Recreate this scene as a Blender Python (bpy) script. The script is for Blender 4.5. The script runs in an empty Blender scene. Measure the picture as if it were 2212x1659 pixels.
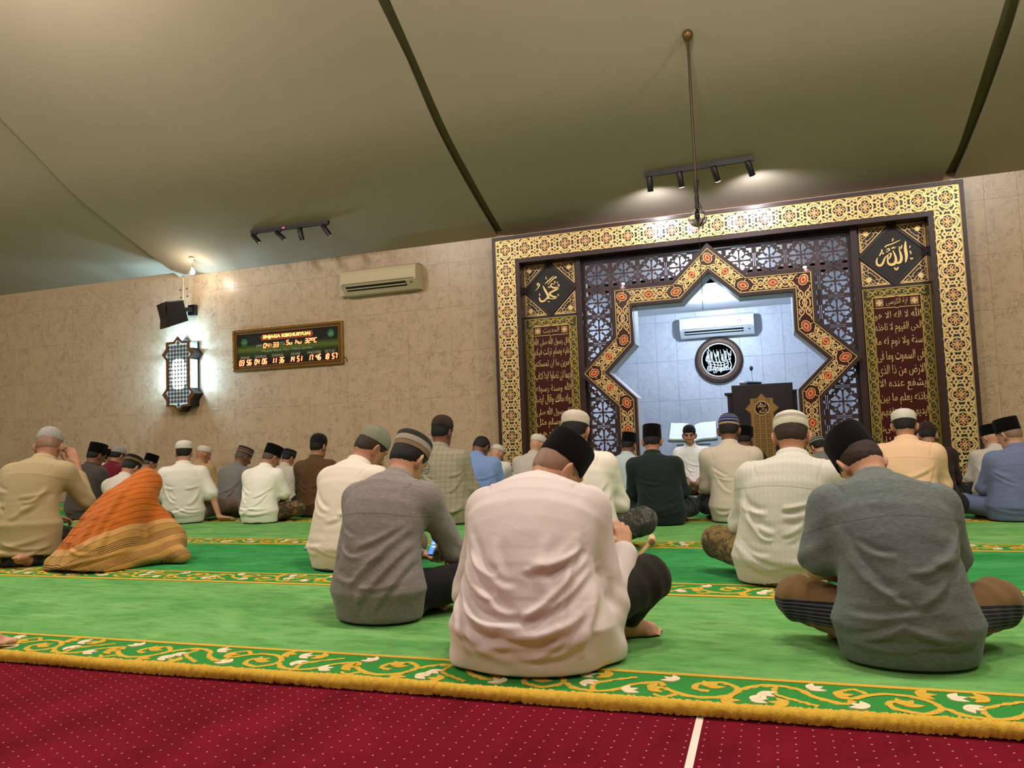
import bpy, bmesh, math, random
import numpy as np
from mathutils import Vector, Matrix

# ------------------------------------------------------------------ camera
S = bpy.context.scene
C = bpy.context.collection
IW, IH, FPX = 2212.0, 1659.0, 1638.0
CAM_H = 0.70
YAW, PITCH, ROLL = 0.321924, 0.0681284, -0.038369
_f = np.array([-math.sin(YAW)*math.cos(PITCH), math.cos(YAW)*math.cos(PITCH), math.sin(PITCH)])
_r = np.array([math.cos(YAW), math.sin(YAW), 0.0])
_u = np.cross(_r, _f)
_c, _s = math.cos(ROLL), math.sin(ROLL)
CR, CU, CF = _c*_r+_s*_u, -_s*_r+_c*_u, _f
cam_d = bpy.data.cameras.new('camera')
cam_d.sensor_fit = 'HORIZONTAL'; cam_d.sensor_width = 36.0
cam_d.lens = FPX/IW*36.0
cam_d.clip_start = 0.05; cam_d.clip_end = 100
cam = bpy.data.objects.new('camera', cam_d); C.objects.link(cam)
cam.matrix_world = Matrix(((CR[0], CU[0], -CF[0], 0), (CR[1], CU[1], -CF[1], 0), (CR[2], CU[2], -CF[2], CAM_H), (0, 0, 0, 1)))
S.camera = cam

# ------------------------------------------------------------------ world, exposure, large lights
S.view_settings.view_transform = 'Standard'
S.view_settings.look = 'None'
S.view_settings.gamma = 1.0
S.view_settings.use_curve_mapping = False
S.view_settings.exposure = 0.0
S.cycles.max_bounces = 5; S.cycles.diffuse_bounces = 3; S.cycles.glossy_bounces = 2; S.cycles.transmission_bounces = 3; S.cycles.caustics_reflective = False; S.cycles.caustics_refractive = False; S.cycles.adaptive_threshold = 0.04
wd = bpy.data.worlds.new('world'); S.world = wd
wd.use_nodes = True
wd.node_tree.nodes['Background'].inputs[0].default_value = (0.9, 0.85, 0.75, 1)
wd.node_tree.nodes['Background'].inputs[1].default_value = 0.02

def light(name, kind, loc, energy, color=(1, 1, 1), size=0.3, target=None, spot=None, blend=0.3):
    d = bpy.data.lights.new(name, kind); d.energy = energy; d.color = color
    if kind == 'AREA': d.shape = 'DISK'; d.size = size
    else: d.shadow_soft_size = size
    if kind == 'SPOT': d.spot_size = math.radians(spot); d.spot_blend = blend
    o = bpy.data.objects.new(name, d); C.objects.link(o); o.location = loc
    if target is not None:
        o.rotation_euler = (Vector(target)-Vector(loc)).to_track_quat('-Z', 'Y').to_euler()
    return o
WARM = (1.0, 0.925, 0.84)
# the hall's own ceiling downlights, high over the congregation
for (lx, ly, e) in ((-4.6, 2.4, 75), (0.6, 2.6, 75), (4.0, 2.2, 45), (-4.6, -1.6, 60), (0.4, -1.8, 65), (-8.5, 2.2, 80)):
    light('hall_downlight', 'AREA', (lx, ly, 5.0), e, WARM, 0.55, (lx, ly, 0))
# unseen point lights added to brighten the front wall and ceiling
for (lx, ly, e) in ((-5.5, 3.2, 180), (-0.5, 3.0, 200), (3.2, 3.0, 240), (-2.5, -2.0, 130), (-9.6, 3.6, 85)):
    light('hall_fill_light', 'POINT', (lx, ly, 4.4), e, WARM, 0.22)

# ------------------------------------------------------------------ pixel helpers
def ray(px, py):
    x = (px-IW/2)/FPX; y = -(py-IH/2)/FPX
    return x*CR+y*CU+CF
def onY(px, py, Y):
    d = ray(px, py); t = Y/d[1]
    return (d[0]*t, Y, CAM_H+d[2]*t)
def onZ(px, py, z=0.0):
    d = ray(px, py); t = (z-CAM_H)/d[2]
    return (d[0]*t, d[1]*t, z)

# ------------------------------------------------------------------ materials
MATS = {}
class NB:
    """tiny node-building helper"""
    def __init__(s, m):
        s.m = m; s.t = m.node_tree; s.n = s.t.nodes; s.bsdf = s.n['Principled BSDF']
    def add(s, typ, **kw):
        n = s.n.new(typ)
        for k, v in kw.items():
            if k.startswith('i_'):
                n.inputs[k[2:].replace('_', ' ')].default_value = v
            else: setattr(n, k, v)
        return n
    def link(s, a, b): s.t.links.new(a, b)
    def setin(s, sock, v):
        if hasattr(v, 'links') or isinstance(v, bpy.types.NodeSocket): s.link(v, sock)
        else: sock.default_value = v
    def math(s, op, a, b=0.0, c=0.0, clamp=False):
        n = s.n.new('ShaderNodeMath'); n.operation = op; n.use_clamp = clamp
        s.setin(n.inputs[0], a); s.setin(n.inputs[1], b)
        if op in ('MULTIPLY_ADD', 'COMPARE', 'SMOOTH_MIN', 'WRAP'): s.setin(n.inputs[2], c)
        return n.outputs[0]
    def mix(s, f, a, b, blend='MIX'):
        n = s.n.new('ShaderNodeMix'); n.data_type = 'RGBA'; n.blend_type = blend
        s.setin(n.inputs['Factor'], f)
        for k, v in ((6, a), (7, b)):
            if isinstance(v, tuple): n.inputs[k].default_value = (*v[:3], 1)
            else: s.link(v, n.inputs[k])
        return n.outputs[2]
    def coord(s, kind='Object', scale=None, rot=None):
        tc = s.n.new('ShaderNodeTexCoord'); o = tc.outputs[kind]
        if scale is not None or rot is not None:
            mp = s.n.new('ShaderNodeMapping'); s.link(o, mp.inputs[0])
            if scale is not None: mp.inputs['Scale'].default_value = scale if isinstance(scale, tuple) else (scale,)*3
            if rot is not None: mp.inputs['Rotation'].default_value = rot
            o = mp.outputs[0]
        return o
    def noise(s, vec, scale, detail=3, rough=0.5, dist=0.0):
        n = s.n.new('ShaderNodeTexNoise'); s.link(vec, n.inputs['Vector'])
        n.inputs['Scale'].default_value = scale; n.inputs['Detail'].default_value = detail
        n.inputs['Roughness'].default_value = rough; n.inputs['Distortion'].default_value = dist
        return n.outputs['Fac']
    def ramp(s, f, stops):
        n = s.n.new('ShaderNodeValToRGB'); s.link(f, n.inputs[0]); e = n.color_ramp.elements
        while len(e) < len(stops): e.new(0.5)
        for el, (p, c) in zip(e, stops):
            el.position = p; el.color = (*c[:3], 1) if isinstance(c, tuple) else (c, c, c, 1)
        return n.outputs[0]
    def xyz(s, vec):
        n = s.n.new('ShaderNodeSeparateXYZ'); s.link(vec, n.inputs[0]); return n.outputs
    def bump(s, h, strength=0.3, dist=0.01):
        n = s.n.new('ShaderNodeBump'); n.inputs['Strength'].default_value = strength; n.inputs['Distance'].default_value = dist
        s.link(h, n.inputs['Height'])
        old = s.bsdf.inputs['Normal'].links
        if old: s.link(old[0].from_socket, n.inputs['Normal'])
        s.link(n.outputs[0], s.bsdf.inputs['Normal'])
    def color(s, v):
        if isinstance(v, tuple): s.bsdf.inputs['Base Color'].default_value = (*v[:3], 1)
        else: s.link(v, s.bsdf.inputs['Base Color'])

def lin(r, g, b):
    f = lambda v: ((v/255)/12.92 if v/255 <= 0.04045 else ((v/255+0.055)/1.055)**2.4)
    return (f(r), f(g), f(b))
def mat(name, color=(0.5, 0.5, 0.5), rough=0.6, metal=0.0, emit=None, estr=0.0, spec=0.5, sheen=0.0):
    if name in MATS: return MATS[name]
    m = bpy.data.materials.new(name); m.use_nodes = True
    b = m.node_tree.nodes['Principled BSDF']
    b.inputs['Base Color'].default_value = (*color[:3], 1); b.inputs['Roughness'].default_value = rough
    b.inputs['Metallic'].default_value = metal; b.inputs['Specular IOR Level'].default_value = spec
    if sheen: b.inputs['Sheen Weight'].default_value = sheen
    if emit: b.inputs['Emission Color'].default_value = (*emit[:3], 1); b.inputs['Emission Strength'].default_value = estr
    MATS[name] = m
    return m
def speckled(name, color, rough=0.6, metal=0.0, scale=30, amt=0.15, bump=0.0, bscale=None, spec=0.5):
    m = mat(name, color, rough, metal, spec=spec); b = NB(m)
    v = b.coord('Object'); n = b.noise(v, scale, 4, 0.6)
    b.color(b.mix(n, tuple(c*(1-amt) for c in color), tuple(min(1, c*(1+amt)) for c in color)))
    if bump: b.bump(b.noise(v, bscale or scale*2, 4, 0.6), bump, 0.004)
    return m

# plain materials
WOOD = speckled('dark_wood', lin(52, 28, 30), 0.38, 0, 14, 0.18)
WOODB = speckled('black_wood', lin(34, 21, 22), 0.45, 0, 14, 0.2)
LATT = speckled('lattice_wood', lin(66, 42, 50), 0.4, 0, 10, 0.1)
MAROON = speckled('maroon_panel', lin(66, 16, 14), 0.25, 0, 20, 0.06)
GREENP = mat('green_panel', lin(66, 66, 34), 0.3)
NAVY = mat('navy_inlay', lin(22, 26, 38), 0.35)
def gold_mat(name, col, rough):
    m = mat(name, col, rough, 0.55); b = NB(m)
    n = b.noise(b.coord('Object'), 9, 3)
    b.color(b.mix(n, tuple(c*0.85 for c in col), tuple(min(1, c*1.1) for c in col)))
    return m
GOLD = gold_mat('gold_leaf', lin(240, 208, 144), 0.40)
GOLDP = gold_mat('gold_paint', lin(222, 186, 130), 0.45)
GOLDG = gold_mat('gold_green_border', lin(196, 168, 92), 0.34)
REDI = mat('red_inlay', lin(150, 34, 18), 0.4)
ORANGEI = mat('orange_red_inlay', lin(206, 66, 26), 0.4)
BLACK = mat('matt_black', lin(14, 13, 13), 0.5)
BLACKP = speckled('black_plastic', lin(16, 15, 15), 0.42, 0, 60, 0.2)
WHITEP = mat('cream_white_plastic', lin(214, 204, 180), 0.35)
WHITE = mat('white_paint', lin(226, 226, 228), 0.6)
GREYM = mat('grey_metal', lin(120, 118, 112), 0.35, 0.8)
PAPER = mat('white_paper', lin(244, 244, 240), 0.8)
CEIL = speckled('ceiling_fabric', lin(174, 160, 138), 0.9, 0, 3, 0.05, 0.05, 60)

# ------------------------------------------------------------------ mesh helpers
def tagp(o, label=None, cat=None, group=None, kind=None):
    if label: o['label'] = label
    if cat: o['category'] = cat
    if group: o['group'] = group
    if kind: o['kind'] = kind
    return o
def linko(name, me, parent=None, m=None, loc=None):
    o = bpy.data.objects.new(name, me); C.objects.link(o)
    if parent is not None: o.parent = parent
    if m is not None and me is not None:
        me.materials.clear()
        for q in (m if isinstance(m, (list, tuple)) else [m]): me.materials.append(q)
    if loc is not None: o.location = loc
    return o
def empty(name, loc=(0, 0, 0), rot=(0, 0, 0), scale=1.0):
    o = bpy.data.objects.new(name, None); C.objects.link(o)
    o.location = loc; o.rotation_euler = rot; o.scale = (scale,)*3; o.empty_display_size = 0.1
    return o
class MB:
    """collects geometry; faces carry a material index"""
    def __init__(s): s.v = []; s.f = []; s.mi = []; s.sm = []
    def _add(s, vs, fs, mi=0, smooth=False):
        o = len(s.v); s.v += [tuple(v) for v in vs]
        for f in fs: s.f.append([i+o for i in f]); s.mi.append(mi); s.sm.append(smooth)
    def box(s, a, b, mi=0):
        x0, y0, z0 = a; x1, y1, z1 = b
        s._add([(x0, y0, z0), (x1, y0, z0), (x1, y1, z0), (x0, y1, z0), (x0, y0, z1), (x1, y0, z1), (x1, y1, z1), (x0, y1, z1)],
               [(0, 3, 2, 1), (4, 5, 6, 7), (0, 1, 5, 4), (1, 2, 6, 5), (2, 3, 7, 6), (3, 0, 4, 7)], mi)
    def cbox(s, c, d, mi=0): s.box([c[i]-d[i]/2 for i in range(3)], [c[i]+d[i]/2 for i in range(3)], mi)
    def tube(s, pts, r, n=8, mi=0, closed=False, cap=True):
        pts = [Vector(p) for p in pts]; rr = r if isinstance(r, (list, tuple)) else [r]*len(pts)
        vs = []; N = len(pts); up = None
        for i, p in enumerate(pts):
            if closed: t = pts[(i+1) % N]-pts[i-1]
            else: t = pts[min(i+1, N-1)]-pts[max(i-1, 0)]
            t.normalize()
            if up is None: up = Vector((0, 0, 1)) if abs(t.z) < 0.9 else Vector((1, 0, 0))
            a = t.cross(up).normalized(); up = a.cross(t).normalized()
            for k in range(n):
                an = 2*math.pi*k/n; vs.append(p+(a*math.cos(an)+up*math.sin(an))*rr[i])
        fs = []
        for i in range(N if closed else N-1):
            j = (i+1) % N
            for k in range(n):
                l = (k+1) % n; fs.append((i*n+k, j*n+k, j*n+l, i*n+l))
        s._add(vs, fs, mi, True)
        if cap and not closed:
            s._add(vs[:n], [tuple(range(n))], mi); s._add(vs[-n:], [tuple(range(n-1, -1, -1))], mi)
    def loft(s, rings, mi=0, cap0=True, cap1=True, smooth=True):
        n = len(rings[0]); vs = [v for r in rings for v in r]; fs = []
        for i in range(len(rings)-1):
            for k in range(n):
                l = (k+1) % n; fs.append((i*n+k, i*n+l, (i+1)*n+l, (i+1)*n+k))
        s._add(vs, fs, mi, smooth)
        if cap0: s._add(rings[0], [tuple(range(n-1, -1, -1))], mi, False)
        if cap1: s._add(rings[-1], [tuple(range(n))], mi, False)
    def lathe(s, prof, n=24, mi=0, center=(0, 0, 0), axis='z'):
        rings = []
        for r, z in prof:
            ring = []
            for k in range(n):
                a = 2*math.pi*k/n
                p = (r*math.cos(a), r*math.sin(a), z)
                if axis == 'y': p = (p[0], -p[2], p[1])
                ring.append((p[0]+center[0], p[1]+center[1], p[2]+center[2]))
            rings.append(ring)
        s.loft(rings, mi)
    def prism(s, poly, y0, y1, mi=0):
        """poly in (x,z), extruded between y0 (front, nearer) and y1"""
        s.rc = getattr(s, 'rc', 0)+1; y0 = y0-(s.rc % 11)*6e-5
        n = len(poly)
        vs = [(x, y0, z) for x, z in poly]+[(x, y1, z) for x, z in poly]
        area = sum(poly[i][0]*poly[(i+1) % n][1]-poly[(i+1) % n][0]*poly[i][1] for i in range(n))
        fr, bk = tuple(range(n)), tuple(range(2*n-1, n-1, -1))
        fs = [fr, bk]+[((i+1) % n, i, n+i, n+(i+1) % n) for i in range(n)]
        if area < 0: fs = [f[::-1] for f in fs]
        s._add(vs, fs, mi)
    def ribbon(s, pts, w, y0=0.0, t=0.004, mi=0, closed=False, taper=False):
        """flat strip in the xz plane, front face at y0-t, with sides"""
        s.rc = getattr(s, 'rc', 0)+1; t = t+(s.rc % 13)*7e-5      # crossing strips never lie in one plane
        P = [np.array(p, float) for p in pts]; N = len(P); L = []; Rr = []
        for i in range(N):
            if closed: d = P[(i+1) % N]-P[i-1]
            else: d = P[min(i+1, N-1)]-P[max(i-1, 0)]
            d = d/(np.linalg.norm(d)+1e-9); nn = np.array([-d[1], d[0]])
            ww = w/2*(1 if not taper else max(0.12, math.sin(math.pi*(0.08+0.84*i/max(1, N-1)))))
            L.append(P[i]+nn*ww); Rr.append(P[i]-nn*ww)
        vs = []
        for i in range(N):
            vs += [(L[i][0], y0-t, L[i][1]), (Rr[i][0], y0-t, Rr[i][1]), (L[i][0], y0, L[i][1]), (Rr[i][0], y0, Rr[i][1])]
        fs = []
        for i in range(N if closed else N-1):
            a = 4*i; b = 4*((i+1) % N)
            fs += [(a, a+1, b+1, b), (a+2, a, b, b+2), (a+1, a+3, b+3, b+1)]
        s._add(vs, fs, mi)
    def mesh(s, name):
        me = bpy.data.meshes.new(name); me.from_pydata(s.v, [], s.f)
        me.polygons.foreach_set('material_index', s.mi)
        me.polygons.foreach_set('use_smooth', s.sm); me.update()
        return me
    def build(s, name, m, parent=None, loc=None):
        return linko(name, s.mesh(name), parent, m, loc)
def bevel(o, w=0.004, seg=2):
    md = o.modifiers.new('bevel', 'BEVEL'); md.width = w; md.segments = seg; md.limit_method = 'ANGLE'
    return o
def clipx(poly, axis, val, keep_less):
    out = []
    for i in range(len(poly)):
        a, b = poly[i], poly[(i+1) % len(poly)]
        ia = (a[axis] <= val) == keep_less; ib = (b[axis] <= val) == keep_less
        if ia: out.append(a)
        if ia != ib:
            t = (val-a[axis])/(b[axis]-a[axis]); out.append((a[0]+(b[0]-a[0])*t, a[1]+(b[1]-a[1])*t))
    return out
def curve_fill(name, loops, depth):
    """planar region with holes: loops of (x,z); returns mesh in xz plane, front at y=-depth"""
    cu = bpy.data.curves.new(name, 'CURVE'); cu.dimensions = '2D'; cu.fill_mode = 'BOTH'; cu.extrude = depth/2
    for lp in loops:
        sp = cu.splines.new('POLY'); sp.points.add(len(lp)-1); sp.use_cyclic_u = True
        for p, q in zip(sp.points, lp): p.co = (q[0], q[1], 0, 1)
    o = bpy.data.objects.new(name, cu); C.objects.link(o)
    bpy.context.view_layer.update()
    me = bpy.data.meshes.new_from_object(o)
    bpy.data.objects.remove(o); bpy.data.curves.remove(cu)
    me.transform(Matrix(((1, 0, 0, 0), (0, 0, -1, -depth/2), (0, 1, 0, 0), (0, 0, 0, 1))))
    return me

# ---- lettering
FORMS = {}
def _forms():
    base = [('\u0627', 0xFE8D, 2), ('\u0628', 0xFE8F, 4), ('\u0629', 0xFE93, 2), ('\u062a', 0xFE95, 4), ('\u062b', 0xFE99, 4), ('\u062c', 0xFE9D, 4),
            ('\u062d', 0xFEA1, 4), ('\u062e', 0xFEA5, 4), ('\u062f', 0xFEA9, 2), ('\u0630', 0xFEAB, 2), ('\u0631', 0xFEAD, 2), ('\u0632', 0xFEAF, 2),
            ('\u0633', 0xFEB1, 4), ('\u0634', 0xFEB5, 4), ('\u0635', 0xFEB9, 4), ('\u0636', 0xFEBD, 4), ('\u0637', 0xFEC1, 4), ('\u0638', 0xFEC5, 4),
            ('\u0639', 0xFEC9, 4), ('\u063a', 0xFECD, 4), ('\u0641', 0xFED1, 4), ('\u0642', 0xFED5, 4), ('\u0643', 0xFED9, 4), ('\u0644', 0xFEDD, 4),
            ('\u0645', 0xFEE1, 4), ('\u0646', 0xFEE5, 4), ('\u0647', 0xFEE9, 4), ('\u0648', 0xFEED, 2), ('\u0649', 0xFEEF, 2), ('\u064a', 0xFEF1, 4),
            ('\u0621', 0xFE80, 1), ('\u0623', 0xFE83, 2), ('\u0622', 0xFE81, 2), ('\u0625', 0xFE87, 2)]
    for ch, c, n in base: FORMS[ch] = (c, n)
_forms()
def arabic(txt):
    words = []
    for w in txt.split(' '):
        if w == '\u0627\u0644\u0644\u0647': words.append('\ufdf2'); continue
        out = []; prev = False; i = 0
        while i < len(w):
            ch = w[i]; c, n = FORMS[ch]
            if ch == '\u0644' and i+1 < len(w) and w[i+1] in '\u0627\u0623\u0625':
                out.append(chr({'\u0627': 0xFEFB, '\u0623': 0xFEF7, '\u0625': 0xFEF9}[w[i+1]]+(1 if prev else 0))); prev = False; i += 2; continue
            nxt = i+1 < len(w) and FORMS[w[i+1]][1] > 1
            if n == 4:
                k = (3 if nxt else 1) if prev else (2 if nxt else 0); prev = nxt
            elif n == 2: k = 1 if prev else 0; prev = False
            else: k = 0; prev = False
            out.append(chr(c+k)); i += 1
        words.append(''.join(reversed(out)))
    return ' '.join(reversed(words))
def text_mesh(txt, depth=0.004, bold=0.0, shear=0.0):
    cu = bpy.data.curves.new('text', 'FONT'); cu.body = txt; cu.extrude = 0.0; cu.offset = bold; cu.shear = shear; cu.resolution_u = 3
    o = bpy.data.objects.new('text', cu); C.objects.link(o); bpy.context.view_layer.update()
    me = bpy.data.meshes.new_from_object(o); bpy.data.objects.remove(o); bpy.data.curves.remove(cu)
    return me
def text_obj(name, txt, center, width, height, m, parent, depth=0.004, bold=0.0, shear=0.0, keep=False):
    """flat lettering in the xz plane, fitted into width x height around center (front towards -y)"""
    me = text_mesh(txt, depth, bold, shear)
    n = len(me.vertices); co = np.zeros(n*3); me.vertices.foreach_get('co', co); co = co.reshape(-1, 3)
    mn, mx = co.min(0), co.max(0); d = mx-mn
    sx, sz = width/max(d[0], 1e-6), height/max(d[1], 1e-6)
    if keep: sx = sz = min(sx, sz)
    x = (co[:, 0]-(mn[0]+mx[0])/2)*sx; z = (co[:, 1]-(mn[1]+mx[1])/2)*sz
    out = np.stack([x, np.zeros(n), z], 1); me.vertices.foreach_set('co', out.ravel()); me.update()
    o = linko(name, me, parent, m, center)
    md = o.modifiers.new('solid', 'SOLIDIFY'); md.thickness = depth; md.offset = 0
    return o
# ================================================================== STRUCTURE
WY = 8.3                      # front wall plane
XL, XR, YB = -13.0, 7.0, -6.0
NY, NZ = 11.0, 2.36           # niche back wall, niche ceiling
MX = -0.486                   # mihrab axis
WTOP = 3.04

# ---- red base carpet = floor
m = mat('red_carpet', lin(112, 16, 28), 0.95, spec=0.05); b = NB(m)
v = b.coord('Object'); x, y, z = b.xyz(v)
n1 = b.noise(b.coord('Object', (3, 1.2, 1)), 2.2, 4, 0.6); n2 = b.noise(v, 420, 2)
base = b.mix(b.ramp(n1, [(0.3, 0.0), (0.7, 1.0)]), lin(92, 13, 26), lin(120, 20, 37))
base = b.mix(b.math('MULTIPLY', n2, 0.35), base, lin(90, 14, 22))
cx_ = b.math('DIVIDE', x, 0.039); par = b.math('MULTIPLY', b.math('MODULO', b.math('ADD', b.math('FLOOR', cx_), 1000.0), 2.0), 0.5)
fx = b.math('SUBTRACT', b.math('FRACT', cx_), 0.5); fy = b.math('SUBTRACT', b.math('FRACT', b.math('ADD', b.math('DIVIDE', y, 0.036), par)), 0.5)
dd = b.math('ADD', b.math('POWER', b.math('MULTIPLY', fx, 1.0), 2.0), b.math('POWER', fy, 2.0))
dot = b.math('LESS_THAN', dd, 0.0036)
b.color(b.mix(b.math('MULTIPLY', dot, 0.75), base, lin(210, 160, 146)))
b.bump(n2, 0.4, 0.003)
fl = MB(); fl.box((XL, YB, -0.1), (XR, NY+0.2, 0)); tagp(fl.build('floor', m), kind='structure')
# pale gap between two strips of red carpet
g = MB(); g.box((-0.204, YB, 0.0), (-0.187, 2.0, 0.0012)); tagp(g.build('trim_1', mat('pale_floor_tile', lin(226, 206, 190), 0.5)), kind='structure')

# ---- green prayer carpets, one roll per row, each with a woven floral border at its rear edge
def green_mat(name, c0, c1):
    m = mat(name, c0, 0.95, spec=0.05); b = NB(m)
    v = b.coord('Object'); n1 = b.noise(b.coord('Object', (1.0, 2.6, 1), (0, 0, 0.35)), 1.9, 5, 0.62, 0.6); n2 = b.noise(v, 260, 3, 0.7); n3 = b.noise(b.coord('Object', (1, 3, 1), (0, 0, 0.3)), 9, 4, 0.65)
    col = b.mix(b.ramp(n1, [(0.34, 0.0), (0.66, 1.0)]), c0, c1)
    col = b.mix(b.math('MULTIPLY', b.ramp(n3, [(0.46, 0.0), (0.72, 1.0)]), 0.6), col, tuple(c*0.55 for c in c0))
    col = b.mix(b.math('MULTIPLY', n2, 0.3), col, tuple(c*0.6 for c in c0))
    n4 = b.noise(b.coord('Object', (1, 1.8, 1), (0, 0, 0.3)), 46, 4, 0.7); col = b.mix(b.math('MULTIPLY', b.ramp(n4, [(0.5, 0.0), (0.78, 1.0)]), 0.4), col, tuple(c*0.5 for c in c0))
    b.color(col); b.bump(n2, 0.6, 0.006); b.bump(n4, 0.5, 0.012); b.bump(n3, 0.35, 0.01)
    return m
GRA = green_mat('green_pile_light', lin(98, 164, 86), lin(142, 194, 116))
GRB = green_mat('green_pile_deep', lin(48, 142, 72), lin(86, 174, 100))
YEL = speckled('yellow_pile', lin(204, 164, 62), 0.95, 0, 160, 0.3, 0.6, 220, spec=0.1)
CREAM = speckled('cream_pile', lin(226, 206, 172), 0.95, 0, 160, 0.15, 0.5, 220, spec=0.1)
DGR = speckled('border_green_pile', lin(54, 132, 58), 0.95, 0, 160, 0.25, 0.6, 220, spec=0.1)
def smoothc(pts, n=6, closed=False):
    P = [np.array(p, float) for p in pts]; N = len(P); out = []
    rng = range(N if closed else N-1)
    for i in rng:
        p0 = P[i-1] if (closed or i > 0) else P[0]; p1 = P[i]; p2 = P[(i+1) % N]
        p3 = P[(i+2) % N] if (closed or i+2 < N) else P[-1]
        for k in range(n):
            t = k/n
            out.append(tuple(0.5*((2*p1)+(-p0+p2)*t+(2*p0-5*p1+4*p2-p3)*t*t+(-p0+3*p1-3*p2+p3)*t**3)))
    if not closed: out.append(tuple(P[-1]))
    return out
def spiral(c, r0, a0, a1, r1=0.0, n=14):
    return [(c[0]+(r0+(r1-r0)*k/n)*math.cos(a0+(a1-a0)*k/n), c[1]+(r0+(r1-r0)*k/n)*math.sin(a0+(a1-a0)*k/n)) for k in range(n+1)]
def leaf(c, ang, L, w, bend=0.0, n=8):
    up, dn = [], []
    ca, sa = math.cos(ang), math.sin(ang)
    for k in range(n+1):
        t = k/n; x = L*t; wv = w*math.sin(math.pi*t**0.8); bb = bend*math.sin(math.pi*t)
        for lst, sg in ((up, 1), (dn, -1)):
            yy = bb+sg*wv; lst.append((c[0]+x*ca-yy*sa, c[1]+x*sa+yy*ca))
    return up+dn[-2:0:-1]
ROWS = [1.93+1.262*k for k in range(7)]
def border_motif():
    """floral scroll repeat, 0.92 m long; local x along the band, local z across (0..1 mapped later)"""
    mb = MB(); w = 0.016
    def R(pts, ww=w, mi=0): mb.ribbon(smoothc(pts), ww, 0, 0.0012, mi)
    for s in (0, 1):
        ox = 0.46*s; f = 1 if s == 0 else -1
        Z = lambda z: 0.105+f*(z-0.105)
        R([(ox+0.02, Z(0.10)), (ox+0.09, Z(0.05)), (ox+0.17, Z(0.06)), (ox+0.21, Z(0.12)), (ox+0.17, Z(0.17)), (ox+0.11, Z(0.15)), (ox+0.10, Z(0.11)), (ox+0.14, Z(0.095))])
        R([(ox+0.21, Z(0.12)), (ox+0.27, Z(0.17)), (ox+0.35, Z(0.16)), (ox+0.40, Z(0.10)), (ox+0.46, Z(0.07)), (ox+0.48, Z(0.10))])
        R([(ox+0.30, Z(0.165)), (ox+0.30, Z(0.11)), (ox+0.35, Z(0.07)), (ox+0.40, Z(0.04))], 0.013)
        R([(ox+0.06, Z(0.06)), (ox+0.03, Z(0.03)), (ox+0.0, Z(0.045))], 0.012)
        for (cx, cz, a) in ((0.24, 0.05, 0.3), (0.05, 0.16, 2.6), (0.38, 0.16, 0.6), (0.26, 0.105, -0.5)):
            for da in (-0.7, 0, 0.7):
                mb.prism(leaf((ox+cx, Z(cz)), a+da, 0.046, 0.011), -0.0030-0.0005*da, 0, 1)
        for (cx, cz, a) in ((0.13, 0.125, 1.0), (0.44, 0.125, 0.3), (0.33, 0.04, 3.0), (0.17, 0.035, 0.1)):
            for da in (-0.8, 0, 0.8):
                mb.prism(leaf((ox+cx, Z(cz)), a+da, 0.05, 0.012), -0.0020-0.0005*da, 0, 0)
    me = mb.mesh('floral_motif')
    n = len(me.vertices); co = np.zeros(n*3); me.vertices.foreach_get('co', co); co = co.reshape(-1, 3)
    rj = np.random.RandomState(5); big = np.zeros(n, bool)
    for pg in me.polygons:
        if len(pg.vertices) > 4: big[list(pg.vertices)] = True
    co[:, 0] += rj.normal(0, 0.0016, n)*~big; co[:, 2] += rj.normal(0, 0.0016, n)*~big
    out = np.stack([co[:, 0], co[:, 2], -co[:, 1]], 1); me.vertices.foreach_set('co', out.ravel())
    me.materials.append(YEL); me.materials.append(CREAM); me.flip_normals(); me.update()
    return me
MOTIF = border_motif()
CT = 0.022
row_lab = ['green prayer carpet nearest the camera, with thick yellow rear edge over red carpet', 'second green prayer carpet from the camera, under the orange shawl figure',
           'third green prayer carpet from the camera, deeper green', 'fourth green prayer carpet, under the row of men by the wall',
           'fifth green prayer carpet, in front of the mihrab', 'green carpet inside the niche under the seated lecturer']
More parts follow.
